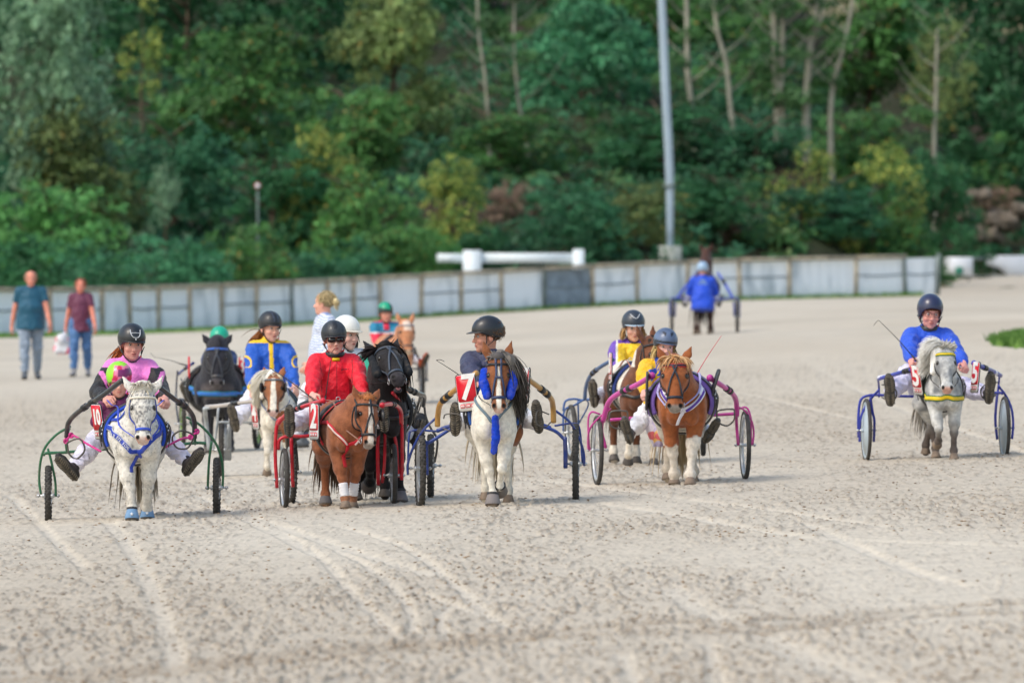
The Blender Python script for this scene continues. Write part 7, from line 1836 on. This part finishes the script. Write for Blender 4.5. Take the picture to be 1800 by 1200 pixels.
def jk(tl, arm, v):
    x, y, z = tl.T; C = np.tile(np.array(lin((26, 76, 206))), (len(tl), 1)); m = (y < 0) & (((np.abs(x) < .05) & (np.abs(z-.38) < .016)) | ((np.abs(x) < .08) & (np.abs(z-.33) < .012))); C[m] = lin((120, 150, 170)); return C
pz = pel_at(T, 1235, 459, -1.8, 1.0, 1.1, 8)
person(T, 'distant driver in blue jacket and pale blue helmet seen from behind', pz, 1.0, 8, 0, 0, head=(0, 5, 0), head_k=1.1, hands=[pz+np.array([-.14, -.4, .12]), pz+np.array([.14, -.4, .12])], feet=[pz+np.array([-.30, -.62, .0]), pz+np.array([.30, -.62, .0])], jacket=jk, trousers=(226, 226, 240), skin=(200, 150, 130), helmet=dict(rgb=(150, 178, 206), peak=.02), vox=.012, body_w=1.15, group='drivers seated on the sulkies', boots=(80, 80, 86), hem=1)

# ======== people on foot
def walker(px, py, top, label, k, sleeve, jc, tc, hair_c, hair_kind, yaw=0, skin=SK, sw=(.02, -.02), handx=.30, belly=0, boots=(90, 96, 104), bw=1.0, hands=None, hz=.77, head=(0, 4, 0), hs=(1, 1), fx=.10, name='person', hf_=0, fy=(-.24, .22), fz=(0, .05)):
    T = Frame(px, py, yaw); pz = np.array([0, 0, .90*k])
    hh = hands or [(-handx*k, .10, hz*k), (handx*k, -.22, (hz+.03)*k)]
    return T, person(T, label, pz, k, 2, 0, 0, head=head, hands=hh, feet=[(-fx*k, fy[0], .085*k+fz[0]), (fx*k, fy[1], .085*k+fz[1])], jacket=jc, sleeve=sleeve, trousers=tc, hair_c=hair_c, hair_kind=hair_kind, skin=skin, belly=belly, boots=boots, body_w=bw, jm='shirt', collar=False, hem=1,
        toes=[(-.12, -1, -.05), (.12, -1, -.25)], boot_h=.08, vox=.009, curl=(25, 30, 20), name=name, palm=[(.9, .2, 0), (-.9, .2, 0)])
def jeans(a, b):
    def f(v, r): n = vn3(v, np.array([.05, .2, .4]), 3); return ramp(np.clip(n*.8+.1, 0, 1), lin(a), lin(b))
    return f
walker(54, 667, 475, 'man in teal T-shirt and grey jeans walking on the track at the left edge', 1.10, .52, colfn((24, 84, 110)), jeans((120, 136, 156), (150, 164, 182)), (200, 160, 140), 'bald', 6, (222, 146, 126), belly=.035, bw=1.15, handx=.285, boots=(92, 98, 106), hz=.74)
T, D = walker(142, 662, 495, 'woman in maroon T-shirt and blue jeans carrying a bag at the left', 1.0, .55, colfn((104, 48, 76)), jeans((46, 84, 140), (96, 140, 190)), (168, 110, 88), 'short', -4, (226, 142, 122), handx=.27, boots=(150, 150, 156), bw=.92, hz=.76, fx=.09)
hb = np.array(D['hands'][0])
bo, boff = T.thing('shopping_bag', hb+np.array([0, 0, -.42]), 'white plastic bag with pink print hanging from the hand of the woman', 'bag')
V = Body().ell(hb+np.array([-.05, -.02, -.27]), (.14, .06, .17), .04).ell(hb+np.array([-.15, -.02, -.38]), .05, .08).ell(hb+np.array([.05, -.02, -.38]), .05, .08).cone(hb+np.array([-.06, -.02, -.18]), hb+np.array([.0, -.02, -.10]), .10, .03, .03); v, q = V.mesh(.012); v = v+vnorm(v, q)*(.02*(vn3(v, .07, 5)-.5))[:, None]
n = vn3(v, .09, 6); C = ramp(np.clip((n-.34)*8, 0, 1)*(v[:, 2] < hb[2]-.15), lin((222, 224, 230)), lin((226, 90, 122)))
raw_mesh('bag_body', v-boff, q, mat('bag_plastic', attr=True, rough=.35), bo, C)
shift(MB().tube([hb+np.array([-.05, -.02, -.13]), hb+np.array([-.02, -.02, -.05]), hb+np.array([0, -.02, -.03]), hb+np.array([.02, -.02, -.06]), hb+np.array([-.01, -.02, -.13])], .008, 6), boff).build('bag_handle', paint('bag_blue', (90, 150, 206), .5), bo)
def jstripe(tl, arm, v): z = tl[:, 2]+.15*np.abs(tl[:, 0]); C = np.tile(np.array(lin((222, 226, 234))), (len(tl), 1)); C[np.sin(z*2*math.pi/.026) > .45] = lin((120, 150, 206)); return C
walker(574, 790, 508, 'blonde woman in blue and white striped shirt with pinned up hair', .985, 1.0, jstripe, (60, 66, 90), (214, 190, 146), 'bun', -75, (226, 168, 148), head=(-30, -2, 0), hz=.85, handx=.24)
